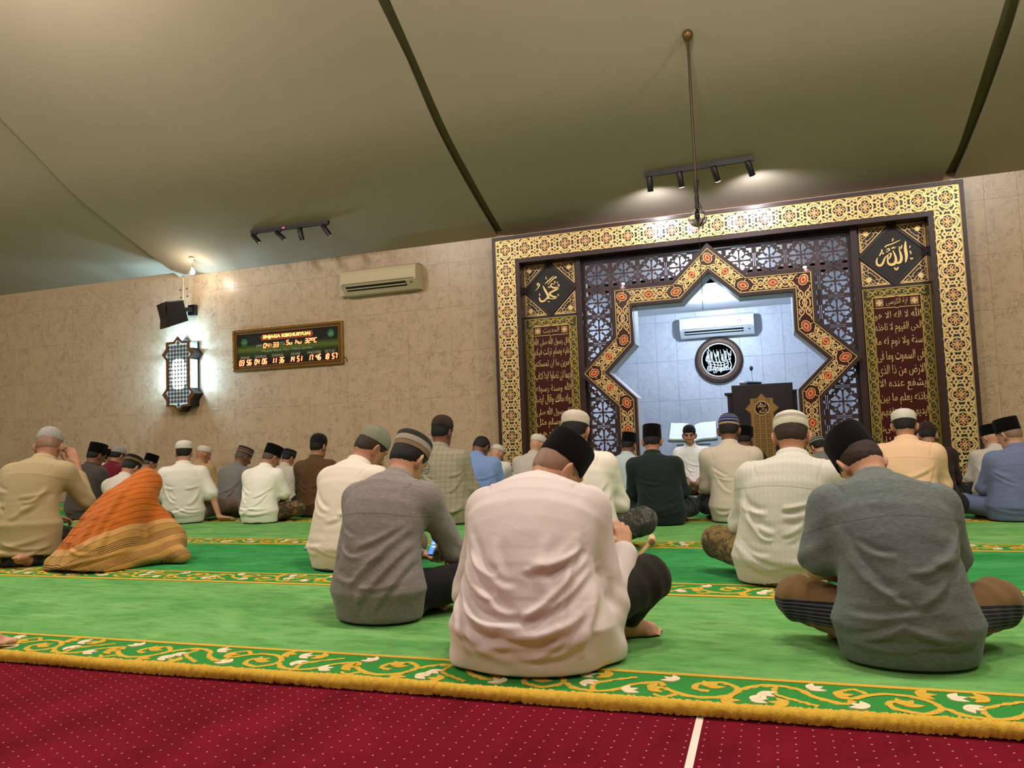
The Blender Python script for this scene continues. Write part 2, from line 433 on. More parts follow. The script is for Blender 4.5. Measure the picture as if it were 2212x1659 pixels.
for k in range(6):
    y0, y1 = ROWS[k], ROWS[k+1]
    if k == 5: xa, xb, y1 = -1.27, 0.30, NY-0.02
    else: xa, xb = XL+0.3, XR-0.3
    if k == 4: y1 = 7.96
    root = empty('prayer_carpet', (0, y0, 0)); tagp(root, row_lab[k], 'carpet', 'green prayer carpets')
    f = MB(); f.box((xa, 0.008 if k else 0.035, 0.002), (xb, y1-y0-0.002, CT-0.003)); f.build('backing', DGR, root)
    fld = MB(); fld.box((xa, 0.262, CT-0.004), (xb, y1-y0-0.004, CT)); fld.build('pile_field', GRA if k % 2 == 0 else GRB, root)
    ln = MB(); ln.box((xa, 0.243, CT-0.004), (xb, 0.262, CT+0.001)); ln.build('inner_line', YEL, root)
    bd = MB(); bd.box((xa, 0.035, CT-0.004), (xb, 0.243, CT-0.001)); bd.build('border_ground', DGR, root)
    if k == 0:
        # rounded fluffy rear roll
        rng = np.random.RandomState(3); nx = 2600; xs = np.linspace(-7.5, 5.0, nx); na = 10; rings = []
        vs = []; 
        for j in range(na):
            a = -0.5+(math.pi+0.9)*j/(na-1)
            r = 0.0215+rng.normal(0, 0.0016, nx)+0.0012*np.sin(xs*9+j)
            yy = 0.018-r*math.cos(a-0.1)*1.05+0.004*np.sin(xs*1.3)+0.003*np.sin(xs*4.1); zz = np.maximum(0.002, 0.014+r*np.sin(a))
            vs.append(np.stack([xs+rng.normal(0, 0.001, nx), yy, zz], 1))
        V = np.concatenate(vs); F = []
        for j in range(na-1):
            i = np.arange(nx-1); F.append(np.stack([j*nx+i, (j+1)*nx+i, (j+1)*nx+i+1, j*nx+i+1], 1))
        F = np.concatenate(F); me = bpy.data.meshes.new('fluffy_edge'); me.from_pydata(V.tolist(), [], F.tolist()); me.polygons.foreach_set('use_smooth', [True]*len(me.polygons)); me.update()
        e = linko('fluffy_edge', me, root, YEL); e['label'] = 'thick tufted yellow rear edge'
    else:
        e = MB(); e.box((xa, 0.004, 0.002), (xb, 0.035, CT+0.001)); e.build('rear_line', YEL, root)
    x0 = max(xa, -8.6 if k < 3 else -11.0); x1 = min(xb, 4.2)
    xx = x0
    if k < 5:
        while xx < x1-0.9:
            o = linko('floral_motif', MOTIF, root); o.location = (xx, 0.035, CT-0.001); xx += 0.92

# ---- walls
marb = mat('beige_marble', lin(196, 172, 146), 0.26, spec=0.45); b = NB(marb)
v = b.coord('Object'); oi = b.add('ShaderNodeObjectInfo')
off = b.add('ShaderNodeVectorMath', operation='ADD'); b.link(v, off.inputs[0])
sc = b.add('ShaderNodeVectorMath', operation='SCALE'); cmb = b.add('ShaderNodeCombineXYZ')
b.link(oi.outputs['Random'], cmb.inputs[0]); b.link(oi.outputs['Random'], cmb.inputs[2]); b.link(cmb.outputs[0], sc.inputs[0]); sc.inputs['Scale'].default_value = 37.0
b.link(sc.outputs[0], off.inputs[1]); vv = off.outputs[0]
n1 = b.noise(vv, 5, 5, 0.6, 1.2); n2 = b.noise(vv, 11, 6, 0.65, 2.6); n3 = b.noise(vv, 26, 4, 0.6, 1.5)
vein = b.math('SUBTRACT', 1.0, b.math('MULTIPLY', b.math('ABSOLUTE', b.math('SUBTRACT', n2, 0.5)), 16.0), clamp=True)
vein = b.math('MULTIPLY', vein, b.ramp(n1, [(0.42, 0.0), (0.62, 1.0)]))
c = b.mix(n1, lin(194, 165, 134), lin(216, 190, 160))
mpn = b.add('ShaderNodeMapping'); b.link(vv, mpn.inputs[0]); mpn.inputs['Rotation'].default_value = (0, 0.7, 0); mpn.inputs['Scale'].default_value = (1.0, 1.0, 0.42); n4 = b.noise(mpn.outputs[0], 34, 4, 0.6, 0.9); fl4 = b.math('SUBTRACT', 1.0, b.math('MULTIPLY', b.math('ABSOLUTE', b.math('SUBTRACT', n4, 0.5)), 14.0), clamp=True); n5 = b.noise(vv, 9, 3, 0.5, 0.5)
c = b.mix(b.math('MULTIPLY', b.ramp(n3, [(0.55, 0.0), (0.7, 1.0)]), 0.25), c, lin(176, 144, 112))
c = b.mix(b.math('MULTIPLY', b.math('MULTIPLY', fl4, b.ramp(n5, [(0.48, 0.0), (0.7, 1.0)])), 0.6), c, lin(126, 100, 77))
c = b.mix(b.math('MULTIPLY', vein, 0.7), c, lin(122, 97, 76))
c = b.mix(b.math('MULTIPLY', b.math('SUBTRACT', oi.outputs['Random'], 0.5), 0.18), c, lin(150, 124, 98))
b.color(c)
b.bsdf.inputs['Roughness'].default_value = 0.3
wmarb = mat('white_marble', lin(206, 208, 216), 0.3); b = NB(wmarb)
v = b.coord('Object'); oi = b.add('ShaderNodeObjectInfo')
off = b.add('ShaderNodeVectorMath', operation='ADD'); b.link(v, off.inputs[0])
cmb = b.add('ShaderNodeCombineXYZ'); b.link(b.math('MULTIPLY', oi.outputs['Random'], 31.0), cmb.inputs[0]); b.link(cmb.outputs[0], off.inputs[1]); vv = off.outputs[0]
n1 = b.noise(vv, 3, 5, 0.6, 1.0); n2 = b.noise(vv, 4, 5, 0.6, 1.8)
vein = b.math('SUBTRACT', 1.0, b.math('MULTIPLY', b.math('ABSOLUTE', b.math('SUBTRACT', n2, 0.5)), 26.0), clamp=True)
c = b.mix(n1, lin(198, 200, 208), lin(224, 225, 230)); c = b.mix(b.math('MULTIPLY', vein, 0.28), c, lin(150, 150, 158)); b.color(c)
grout = mat('grout', lin(200, 172, 142), 0.9)
wf = MB()
wf.box((XL, WY, 0), (-1.86, WY+0.15, 3.4)); wf.box((0.89, WY, 0), (XR, WY+0.15, 3.4)); wf.box((-1.86, WY, 2.64), (0.89, WY+0.15, 3.4))
wall_front = tagp(wf.build('wall_front', grout), kind='structure')
TW, TH, TG = 0.281, 0.537, 0.0007
def tile_mesh(w, h):
    t = MB(); e = 0.0005
    t.loft([[(-w/2, 0, -h/2), (w/2, 0, -h/2), (w/2, 0, h/2), (-w/2, 0, h/2)], [(-w/2, -0.008, -h/2), (w/2, -0.008, -h/2), (w/2, -0.008, h/2), (-w/2, -0.008, h/2)],
            [(-w/2+e, -0.01, -h/2+e), (w/2-e, -0.01, -h/2+e), (w/2-e, -0.01, h/2-e), (-w/2+e, -0.01, h/2-e)]], smooth=False)
    me = t.mesh('marble_tile'); me.materials.append(marb); return me
tm_full = tile_mesh(TW-TG, TH-TG); ztop = 2.80
rows = [(ztop+0.12, 0.24, tile_mesh(TW-TG, 0.24-TG))]+[(ztop-TH*(k+0.5), TH, tm_full) for k in range(5)]+[((ztop-5*TH)/2, ztop-5*TH, tile_mesh(TW-TG, ztop-5*TH-TG))]
xs = [-7.163+TW*(k+0.5) for k in range(-14, 60)]
n_t = 0
for zc, hh, me in rows:
    for xx in xs:
        if xx-TW/2 < -11.4 or xx+TW/2 > 2.95 or (-2.80 < xx < 1.83): continue
        if n_t >= 300: break
        o = linko('marble_tile', me, wall_front); o.location = (xx, WY, zc); n_t += 1
# joint lines beyond are off frame; plain slabs close the room
def slab(name, a, b_, m): o = MB(); o.box(a, b_); return tagp(o.build(name, m), kind='structure')
plain = speckled('beige_wall_paint', lin(196, 176, 150), 0.7, 0, 2, 0.06)
slab('wall_left', (XL-0.15, YB, 0), (XL, WY+0.15, 9), plain)
slab('wall_right', (XR, YB, 0), (XR+0.15, WY+0.15, 9), plain)
slab('wall_back', (XL, YB-0.15, 0), (XR, YB, 9), plain)
# niche
nw = MB(); nw.box((-2.2, NY, 0), (1.25, NY+0.12, NZ)); niche_b = tagp(nw.build('wall_niche_back', mat('pale_grout', lin(186, 186, 192), 0.9)), kind='structure')
slab('wall_niche_left', (-2.2, WY+0.15, 0), (-2.05, NY, 2.85), wmarb); slab('wall_niche_right', (1.08, WY+0.15, 0), (1.23, NY, 2.85), wmarb)
cn = MB(); cn.box((-2.05, WY+0.55, NZ), (1.08, NY, NZ+0.1)); cn.box((-2.05, WY+0.55, NZ), (1.08, WY+0.60, 2.85)); cn.box((-2.2, WY+0.15, 2.80), (1.23, WY+0.60, 2.90)); tagp(cn.build('ceiling_niche', WHITE), kind='structure')
def ntile(w, h):
    t = MB(); e = 0.002
    t.loft([[(-w/2, 0, -h/2), (w/2, 0, -h/2), (w/2, 0, h/2), (-w/2, 0, h/2)], [(-w/2, -0.006, -h/2), (w/2, -0.006, -h/2), (w/2, -0.006, h/2), (-w/2, -0.006, h/2)],
            [(-w/2+e, -0.008, -h/2+e), (w/2-e, -0.008, -h/2+e), (w/2-e, -0.008, h/2-e), (-w/2+e, -0.008, h/2-e)]], smooth=False)
    me = t.mesh('niche_tile'); me.materials.append(wmarb); return me
NTW, NTH = 0.288, 0.566
nfull = ntile(NTW-0.002, NTH-0.002); ntop = ntile(NTW-0.002, NZ-2.243-0.003)
for k in range(-2, 9):
    xx = -1.450+NTW*(k+0.5)
    if xx+NTW/2 > 1.08: continue
    for r in range(4):
        zc = 2.243-NTH*(r+0.5)
        if zc-NTH/2 < -0.05: continue
        linko('niche_tile', nfull, niche_b).location = (xx, NY, zc)
    linko('niche_tile', ntop, niche_b).location = (xx, NY, (2.243+NZ)/2)
# ---- ceiling: curved sheets rising away from the front wall, split into bays
PROF = [(8.32, 3.03), (7.37, 3.39), (6.6, 3.72), (6.03, 4.07), (5.52, 4.38), (4.5, 5.03), (3.4, 5.72), (2.2, 6.3), (0.8, 6.6), (-1.2, 6.6), (-3.0, 6.0), (-6.2, 4.6)]
_py = np.array([p[0] for p in PROF[::-1]]); _pz = np.array([p[1] for p in PROF[::-1]])
_t = np.gradient(_pz, _py)
def ceil_z(y):
    i = int(np.clip(np.searchsorted(_py, y)-1, 0, len(_py)-2)); w = _py[i+1]-_py[i]; u = (y-_py[i])/w
    return float((2*u**3-3*u*u+1)*_pz[i]+(u**3-2*u*u+u)*w*_t[i]+(-2*u**3+3*u*u)*_pz[i+1]+(u**3-u*u)*w*_t[i+1])
def on_ceil(px, py):
    d = ray(px, py); lo, hi = 0.5, 8.3/d[1]
    for _ in range(60):
        t = (lo+hi)/2; zz = CAM_H+d[2]*t
        if zz > ceil_z(d[1]*t): hi = t
        else: lo = t
    return np.array([d[0]*t, d[1]*t, CAM_H+d[2]*t])
def edge_line(pix):
    P = [on_ceil(*q) for q in pix]; ys = [p[1] for p in P]; X = [p[0] for p in P]
    def f(y):
        if y >= ys[-1]: return X[-1]
        if y <= ys[0]: return X[0]+(X[0]-X[1])/(ys[0]-ys[1])*(y-ys[0])*0.6
        return float(np.interp(y, ys, X))
    return f
b1r = edge_line([(842, 0), (902, 137), (960, 270), (1025, 394), (1090, 508)])
b1l = edge_line([(812, 0), (880, 137), (937, 270), (1003, 394), (1071, 508)])
b2l = edge_line([(2172, 0), (2140, 100), (2105, 213), (2070, 320), (2037, 385)])
b2r = edge_line([(2206, 0), (2172, 110), (2128, 230), (2087, 330), (2061, 388)])
ysamp = list(np.linspace(8.32, 3.0, 40))+list(np.linspace(2.6, -6.2, 16))
ceil_root = None
def bay(name, fl_, fr_, parent=None, lift=0.0, th=0.04, m=CEIL):
    mb = MB(); rl = []
    for y in ysamp:
        z = ceil_z(y)+lift; a, c_ = fl_(y), fr_(y)
        rl.append([(a, y, z), (c_, y, z), (c_, y, z+th), (a, y, z+th)])
    mb.loft(rl, 0, True, True, False)
    o = mb.build(name, m, parent); o.modifiers.new('s', 'EDGE_SPLIT').split_angle = 0.5; o.data.polygons.foreach_set('use_smooth', [True]*len(o.data.polygons))
    return o
ceil_root = tagp(bay('ceiling', b1r, b2l), kind='structure')
bay('ceiling_bay', lambda y: -7.50, b1l, ceil_root); bay('ceiling_bay', lambda y: XL, lambda y: -7.49, ceil_root, 0.07); bay('ceiling_bay', b2r, lambda y: XR, ceil_root)
# strips over the slots between bays; the recess shade is put into their colour
slot_shade = mat('slot_shade_fabric', lin(120, 108, 84), 0.95)
for fa, fb in ((b1l, b1r), (b2l, b2r)):
    bay('slot_shade_strip', lambda y, fa=fa: fa(y)-0.03, lambda y, fb=fb: fb(y)+0.03, ceil_root, 0.07, 0.03, slot_shade)
lid = MB(); lid.box((XL, YB, 7.2), (XR, WY+0.15, 7.3)); lid.build('roof_deck', slot_shade, ceil_root)

# ================================================================== MIHRAB SURROUND
FY = 8.05
mih = empty('mihrab_surround', (MX, WY, 0)); tagp(mih, 'large carved mihrab surround with gold fretwork band, star arch and dark lattice', 'mihrab')
def mp(p): return (p[0]-MX, p[1]-WY, p[2])
def part(mb, name, m, parent=None, lab=None):
    """geometry given in world coordinates"""
    mb.v = [(v[0]-MX, v[1]-WY, v[2]) for v in mb.v]
    o = mb.build(name, m, parent or mih)
    if parent is not None and parent is not mih: pass
    if lab: o['label'] = lab
    return o
HW, TOPZ = 2.371, 2.955
GI, GO = HW-0.035, HW-0.035-0.235       # gold band outer and inner half width
def frame_ring(x0, x1, zt, w, y0, y1, name, m):
    """inverted U of three mitred bars; x half widths measured to the outer edge"""
    a = x0; c = x1; mb = MB()
    mb.prism([(a, 0), (a+w, 0), (a+w, zt-w), (a, zt)], y0, y1); mb.prism([(c, 0), (c, zt), (c-w, zt-w), (c-w, 0)], y0, y1)
    mb.prism([(a, zt), (a+w, zt-w), (c-w, zt-w), (c, zt)], y0, y1)
    return part(mb, name, m)
frame_ring(MX-HW, MX+HW, TOPZ, 0.036, FY-0.02, WY-0.011, 'outer_moulding', WOOD)
frame_ring(MX-GI, MX+GI, TOPZ-0.035, 0.236, FY, WY-0.011, 'band_ground', NAVY)
frame_ring(MX-GO, MX+GO, TOPZ-0.27, 0.046, FY-0.015, WY-0.02, 'inner_moulding', WOOD)
for hw_, zt_, nm in ((GI, TOPZ-0.035, 'gold_edge'), (GO+0.014, TOPZ-0.27+0.014, 'gold_edge')):
    frame_ring(MX-hw_, MX+hw_, zt_, 0.007, FY-0.010, FY, nm, GOLD)
    frame_ring(MX-hw_+0.010, MX+hw_-0.010, zt_-0.010, 0.004, FY-0.008, FY, nm, GOLD) if hw_ == GI else None
# fretwork tile
def fret_tile():
    mb = MB(); t = 0.006; w = 0.021
    def R(pts, ww=w, mi=0, n=5): mb.ribbon(smoothc(pts, n), ww, 0, t, mi)
    for sx in (1, -1):
        for sz in (1, -1):
            q = lambda x, z: (x*sx*0.235, z*sz*0.235)
            W_ = 0.0165
            R([q(0, .47), q(.07, .40), q(.15, .36), q(.21, .30), q(.22, .22), q(.30, .16), q(.40, .13), q(.5, .05)], W_)   # ogee
            R([q(.0, .30), q(.09, .30), q(.16, .22), q(.25, .13), q(.30, .0)], W_*0.85)
            R([q(.22, .22), q(.29, .27), q(.30, .36), q(.36, .42), q(.43, .40), q(.44, .33), q(.39, .30), q(.35, .33)], W_)  # corner scroll
            R([q(.5, .25), q(.45, .20), q(.40, .13)], W_); R([q(.25, .5), q(.28, .44), q(.36, .42)], W_)
            R([q(.5, .11), q(.45, .03), q(.41, .0)], W_*0.8)
            mb.prism(leaf(q(.395, .345), math.atan2(sz*0.6, sx*0.8), 0.022, 0.006), -t, 0, 0)
            mb.prism(leaf(q(.03, .03), math.atan2(sz, sx), 0.042, 0.0105), -t*0.7, 0, 1)                                     # red petal
            lf = leaf(q(.02, .02), math.atan2(sz, sx), 0.050, 0.0145); mb.ribbon(lf, 0.0058, 0, t, 0, closed=True)
    for a in range(4):
        an = a*math.pi/2; cx, cz = 0.006*math.cos(an), 0.006*math.sin(an)
        mb.ribbon(leaf((cx, cz), an, 0.050, 0.009), 0.006, 0, t, 0, closed=True)
    for s in (1, -1):
        mb.prism(leaf((0, s*0.066), s*math.pi/2, 0.034, 0.006), -t, 0, 0)
        mb.prism(leaf((s*0.1175, 0.085), math.pi/2, 0.026, 0.005), -t, 0, 0); mb.prism(leaf((s*0.1175, -0.085), -math.pi/2, 0.026, 0.005), -t, 0, 0)
    me = mb.mesh('fretwork_tile'); me.materials.append(GOLD); me.materials.append(REDI); return me
FT = fret_tile()
zt = TOPZ-0.035-0.1175
for k in range(20):
    o = linko('fretwork_tile', FT, mih); o.location = (-GI+0.1175+k*(2*GI-0.235)/19, FY-WY, zt)
for s in (-1, 1):
    for k in range(1, 12):
        o = linko('fretwork_tile', FT, mih); o.location = (s*(GI-0.1175), FY-WY, zt-k*0.2345); o.rotation_euler = (0, math.pi/2, 0)
# recessed ground behind the panels
PY = 8.2
IW_, IZ = GO-0.046, TOPZ-0.27-0.046
for s in (-1, 1):
    xa, xb = sorted((s*IW_, s*1.38)); mb = MB(); mb.box((MX+xa, PY, 0), (MX+xb, WY-0.001, IZ)); part(mb, 'side_panel_ground', WOODB)
    mb = MB(); xp = s*1.408; mb.box((MX+xp-0.03, PY-0.06, 0), (MX+xp+0.03, PY, IZ)); part(mb, 'pilaster', WOOD)
mb = MB(); mb.box((MX-IW_-0.01, PY-0.02, IZ-0.005), (MX+IW_+0.01, WY-0.001, IZ+0.05)); part(mb, 'lintel', WOODB)
mb = MB(); mb.box((MX-1.38, PY+0.0, 2.60), (MX+1.38, WY-0.001, IZ)); part(mb, 'lintel_board', WOODB)
# diamond panels
def tri_fret(L):
    """right-angled corner spandrel, legs L along +x and +z from the origin"""
    mb = MB(); t = 0.005
    mb.ribbon([(0.006, 0.006), (L-0.014, 0.006)], 0.010, 0, t); mb.ribbon([(0.006, 0.006), (0.006, L-0.014)], 0.010, 0, t); mb.ribbon([(L-0.012, 0.005), (0.005, L-0.012)], 0.010, 0, t)
    q = lambda x, z: (x*L, z*L)
    def R(pts, w=0.0075): mb.ribbon(smoothc([q(*p) for p in pts], 5), w, 0, t)
    for f in (0, 1):
        g = (lambda x, z: (x, z)) if f == 0 else (lambda x, z: (z, x))
        R([g(.32, .28), g(.42, .20), g(.46, .12), g(.40, .07), g(.34, .11), g(.37, .15)]); R([g(.46, .12), g(.55, .10), g(.60, .18), g(.54, .25), g(.48, .22)])
        R([g(.55, .10), g(.66, .06), g(.74, .09), g(.70, .15), g(.65, .13)]); R([g(.74, .09), g(.84, .05)]); R([g(.28, .18), g(.24, .09), g(.15, .06), g(.11, .10)])
        R([g(.54, .25), g(.48, .36), g(.42, .40)]); R([g(.20, .22), g(.10, .24), g(.06, .32)])
        for cx, cz, a in ((.60, .22, .6), (.72, .05, .2), (.16, .14, .8), (.50, .06, 0), (.80, .07, .4)):
            p = g(cx, cz); an = a if f == 0 else math.pi/2-a; mb.prism(leaf(q(*p), an, 0.026, 0.006), -t, 0, 0)
    for k in range(8): mb.prism(leaf(q(.25, .25), k*math.pi/4, 0.034, 0.0085), -t*1.4, 0, 1)
    me = mb.mesh('spandrel'); me.materials.append(GOLDP); me.materials.append(GOLD); return me
TF = tri_fret(0.262)
for s in (-1, 1):
    cx = s*(2.2415-0.486); cx = s*1.756; cz = 2.337; hw = 0.2965
    for ax in (-1, 1):
        for az in (-1, 1):
            o = linko('spandrel', TF, mih); o.location = (cx+ax*hw, PY-WY, cz+az*hw); o.scale = (-ax, 1, -az)
    mb = MB(); r_ = 0.298
    mb.ribbon([(MX+cx, cz+r_), (MX+cx+r_, cz), (MX+cx, cz-r_), (MX+cx-r_, cz)], 0.022, PY, 0.014, 0, closed=True); part(mb, 'diamond_moulding', WOOD)
    mb = MB(); mb.prism([(MX+cx, cz+r_-.02), (MX+cx+r_-.02, cz), (MX+cx, cz-r_+.02), (MX+cx-r_+.02, cz)], PY-0.004, PY); part(mb, 'diamond_field', BLACK)
    dx, dz = cx, cz
    def ST(pts, w, tp=True, n=7, dx=dx, dz=dz):
        mb_.ribbon(smoothc([(dx+p[0], dz+p[1]) for p in pts], n), w, PY-0.004-WY, 0.008, 0, taper=tp)
    mb_ = MB()
    if s > 0:   # the word on the right diamond
        ST([(.118, .118), (.112, .05), (.116, -.03), (.104, -.094)], .028)
        ST([(.055, .05), (.066, 0), (.070, -.05), (.055, -.085), (.026, -.088), (.012, -.06)], .026); ST([(.000, .04), (.016, -.01), (.022, -.06), (.004, -.095), (-.03, -.10), (-.052, -.07), (-.044, .0)], .026)
        ST([(-.044, .0), (-.075, -.03), (-.095, -.075), (-.12, -.10), (-.148, -.085), (-.15, -.045), (-.138, -.02)], .022); ST([(-.044, .002), (-.018, .012), (-.03, -.03), (-.055, -.05)], .014)
        ST([(.075, .135), (.0, .105), (-.06, .088), (-.062, .07)], .012); ST([(.012, .16), (.0, .128)], .012)
        ST([(.03, .075), (.015, .058), (.006, .072), (-.004, .056), (-.016, .07)], .010); ST([(.085, .085), (.07, .05), (.055, .072)], .016); ST([(-.06, .045), (-.04, .062), (-.03, .045), (-.065, .025)], .012)
        ST([(-.105, .06), (-.095, .045), (-.115, .01), (-.125, -.005)], .014); ST([(-.08, .025), (-.095, .01)], .014); ST([(.155, .07), (.15, .045)], .010); ST([(.158, .02), (.15, .008), (.16, -.005), (.148, -.02)], .010)
        ST([(.148, -.05), (.16, -.065), (.172, -.052)], .014); ST([(0.0, -.13), (.02, -.155), (.04, -.128)], .018)
        mb_.build('calligraphy', GOLD, mih)['label'] = 'gold Arabic word in raised script'
    else:       # the name on the left diamond
        ST([(.055, .045), (.03, .058), (.018, .035), (.045, .012), (.10, .0), (.05, -.025), (.0, -.05), (.03, -.085), (.075, -.10), (.045, -.115), (-.02, -.105)], .022, True, 6)
        ST([(-.075, .045), (-.055, 0), (-.03, -.05), (-.012, -.095), (-.03, -.11)], .026); ST([(-.012, -.06), (-.035, -.10), (-.07, -.13), (-.108, -.128), (-.122, -.095), (-.118, -.08)], .022)
        ST([(.06, .05), (.07, .075), (.055, .08)], .012); ST([(-.052, .062), (.055, .142)], .014); ST([(-.02, .052), (.075, .13), (.08, .11)], .014)
        ST([(-.01, .035), (-.012, .02), (.0, .026), (.004, .014), (.016, .03)], .010); ST([(-.165, -.005), (-.135, .025), (-.115, .055), (-.13, .078), (-.142, .06), (-.12, .045)], .014)
        ST([(-.115, -.035), (-.12, -.055), (-.108, -.065)], .010); ST([(-.03, .15), (-.035, .125), (-.022, .118)], .010); ST([(.095, .075), (.10, .05)], .010); ST([(.09, .03), (.11, .04), (.118, .025), (.10, .02)], .010)
        ST([(.09, -.065), (.105, -.078), (.088, -.09)], .010); ST([(-.03, -.14), (.0, -.145)], .010)
        mb_.build('calligraphy', GOLD, mih)['label'] = 'gold Arabic name in raised script'
# text panels
def scroll_tile():
    mb = MB(); t = 0.004
    for s in (1, -1):
        mb.ribbon([(x_, z_) for x_, z_ in spiral((s*0.0275, s*0.004), 0.021, math.pi*(1.15 if s > 0 else 0.15), math.pi*(1.15 if s > 0 else 0.15)-4.9*s*1.0, 0.004, 16)], 0.0088, 0, t)
        mb.prism(leaf((s*0.0275, -s*0.026), math.pi*(0 if s > 0 else 1), 0.02, 0.004), -t, 0, 0)
    mb.ribbon(smoothc([(-.055, -.022), (-.035, -.03), (-.012, -.018), (0, 0), (.012, .018), (.035, .03), (.055, .022)], 4), 0.0095, 0, t)
    mb.ribbon(smoothc([(-.055, .026), (-.03, .03), (-.006, .014), (.008, -.014), (.032, -.031), (.055, -.026)], 4), 0.0075, 0, t)
    me = mb.mesh('scroll_tile'); me.materials.append(GOLDG); return me
SCR = scroll_tile()
LT = ['الحديث', 'قال رسول الله صلى الله', 'عليه وسلم تركت فيكم', 'امرين ما ان تمسكتم', 'بهما لن تضلوا ابدا كتاب', 'الله وسنة رسوله', 'رواه مالك وقال ايضا', 'قال رسول الله صلى', 'عليه وسلم مثل', 'فى توادهم', 'وتراحمهم']
RT = ['اية الكرسى', 'الله لا اله الا هو', 'الحى القيوم لا تاخذه', 'سنة ولا نوم له ما', 'فى السموت وما فى', 'الارض من ذا الذى', 'يشفع عنده الا', 'باذنه يعلم ما بين', 'ايديهم وما خلفهم', 'ولا يحيطون بشىء', 'من علمه الا بما شاء', 'وسع كرسيه السموت']
for s, lines, pitch in ((-1, LT, 0.1315), (1, RT, 0.1385)):
    cx = s*1.756; x0, x1 = cx-0.297, cx+0.297; zt2, zb = 2.006, 0.06
    mb = MB(); mb.box((MX+x0, PY-0.012, zb), (MX+x1, PY, zt2)); bp = part(mb, 'text_panel', GREENP)
    mb = MB(); mb.box((MX+x0+0.085, PY-0.016, zb+0.08), (MX+x1-0.085, PY-0.012, zt2-0.085)); part(mb, 'text_field', MAROON, bp)
    for (a0, a1, zz0, zz1) in ((x0, x1, zb, zt2), (x0+0.083, x1-0.083, zb+0.08, zt2-0.083)):
        mb = MB(); rr = [(MX+a0, zz0), (MX+a0, zz1), (MX+a1, zz1), (MX+a1, zz0)]
        for i in range(4): mb.ribbon([rr[i], rr[(i+1) % 4]], 0.009, PY-0.012, 0.007)
        part(mb, 'gold_edge', GOLDG, bp)
    for k in range(5):
        o = linko('scroll_tile', SCR, bp); o.location = (cx+(k-2)*0.105, PY-0.012-WY, zt2-0.044)
    for sx in (x0+0.043, x1-0.043):
        for k in range(17):
            zz = zt2-0.10-0.055-k*0.108
            if zz < 0.1: break
            o = linko('scroll_tile', SCR, bp); o.location = (sx, PY-0.012-WY, zz); o.rotation_euler = (0, math.pi/2, 0)
    ty = PY-0.016-WY-0.002
    # heading cartouche
    hz = 1.865
    text_obj('lettering', arabic(lines[0]), (cx, ty, hz), 0.19, 0.075, GOLDP, bp, 0.004, 0.012)
    mb = MB()
    for q in ((-1), 1):
        ccx = MX+cx+q*0.155
        for k in range(4):
            a0 = k*math.pi/2+math.pi/4
            mb.ribbon([(ccx+0.030*math.cos(a0)+0.011*math.cos(t), hz+0.030*math.sin(a0)+0.011*math.sin(t)) for t in np.linspace(0, 2*math.pi, 11)[:-1]], 0.006, PY-0.016, 0.004, 0, closed=True)
        for k in range(8): mb.prism(leaf((ccx, hz), k*math.pi/4, 0.040 if k % 2 == 0 else 0.026, 0.007), PY-0.020, PY-0.016)
    for dz in (-0.052, 0.052): mb.ribbon([(MX+cx-0.2, hz+dz), (MX+cx-0.02, hz+dz), (MX+cx, hz+dz*1.22), (MX+cx+0.02, hz+dz), (MX+cx+0.2, hz+dz)], 0.006, PY-0.016, 0.004)
    part(mb, 'heading_ornament', GOLDP, bp)
    for k, tx in enumerate(lines[1:]):
        text_obj('lettering', arabic(tx), (cx, ty, 1.745-k*pitch), 0.412, 0.120, GOLDP, bp, 0.004, 0.012)
# ---- star arch
SY = 8.0
SX, TIPZ, TOPS, TIPX, TZ, CO = 0.985, 1.338, 2.212, 1.354, 2.563, 0.366
star = [(-SX, 0), (-SX, TIPZ-CO), (-TIPX, TIPZ), (-SX, TIPZ+CO), (-SX, TOPS), (-CO, TOPS), (0, TZ), (CO, TOPS), (SX, TOPS), (SX, TIPZ+CO), (TIPX, TIPZ), (SX, TIPZ-CO), (SX, 0)]
def offset_path(P, d):
    """offset to the right hand side of travel (towards the opening) by d"""
    out = []; N = len(P)
    for i in range(N):
        a = np.array(P[max(i-1, 0)], float); c = np.array(P[i], float); e = np.array(P[min(i+1, N-1)], float)
        d1 = c-a if i > 0 else e-c; d2 = e-c if i < N-1 else c-a
        d1 = d1/np.linalg.norm(d1); d2 = d2/np.linalg.norm(d2)
        n1 = np.array([d1[1], -d1[0]]); n2 = np.array([d2[1], -d2[0]]); bis = n1+n2; bis /= np.linalg.norm(bis)
        k = d/max(0.3, bis.dot(n1)); out.append(tuple(c+bis*k))
    out[0] = (out[0][0], 0); out[-1] = (out[-1][0], 0)
    return out
def band(path, d0, d1, y0, y1, name, m, parent=None, lab=None):
    A, B_ = offset_path(path, d0), offset_path(path, d1); mb = MB()
    for i in range(len(path)-1): mb.prism([(MX+A[i][0], A[i][1]), (MX+A[i+1][0], A[i+1][1]), (MX+B_[i+1][0], B_[i+1][1]), (MX+B_[i][0], B_[i][1])], y0, y1)
    return part(mb, name, m, parent, lab)
arch = band(star, -0.035, 0.0, SY-0.012, WY-0.001, 'star_moulding', WOOD, None, 'dark wood star-shaped arch moulding')
band(star, 0.0, 0.153, SY, WY-0.001, 'star_band', MAROON, arch)
band(star, 0.153, 0.185, SY-0.012, WY-0.001, 'inner_moulding', WOOD, arch)
band(star, 0.184, 0.192, SY+0.03, WY-0.001, 'reveal', mat('grey_reveal', lin(190, 188, 196), 0.6), arch)
for d in (0.0, 0.145): band(star, d+0.001, d+0.0075, SY-0.008, SY, 'gold_edge', GOLD, arch)
mid = offset_path(star, 0.0765)
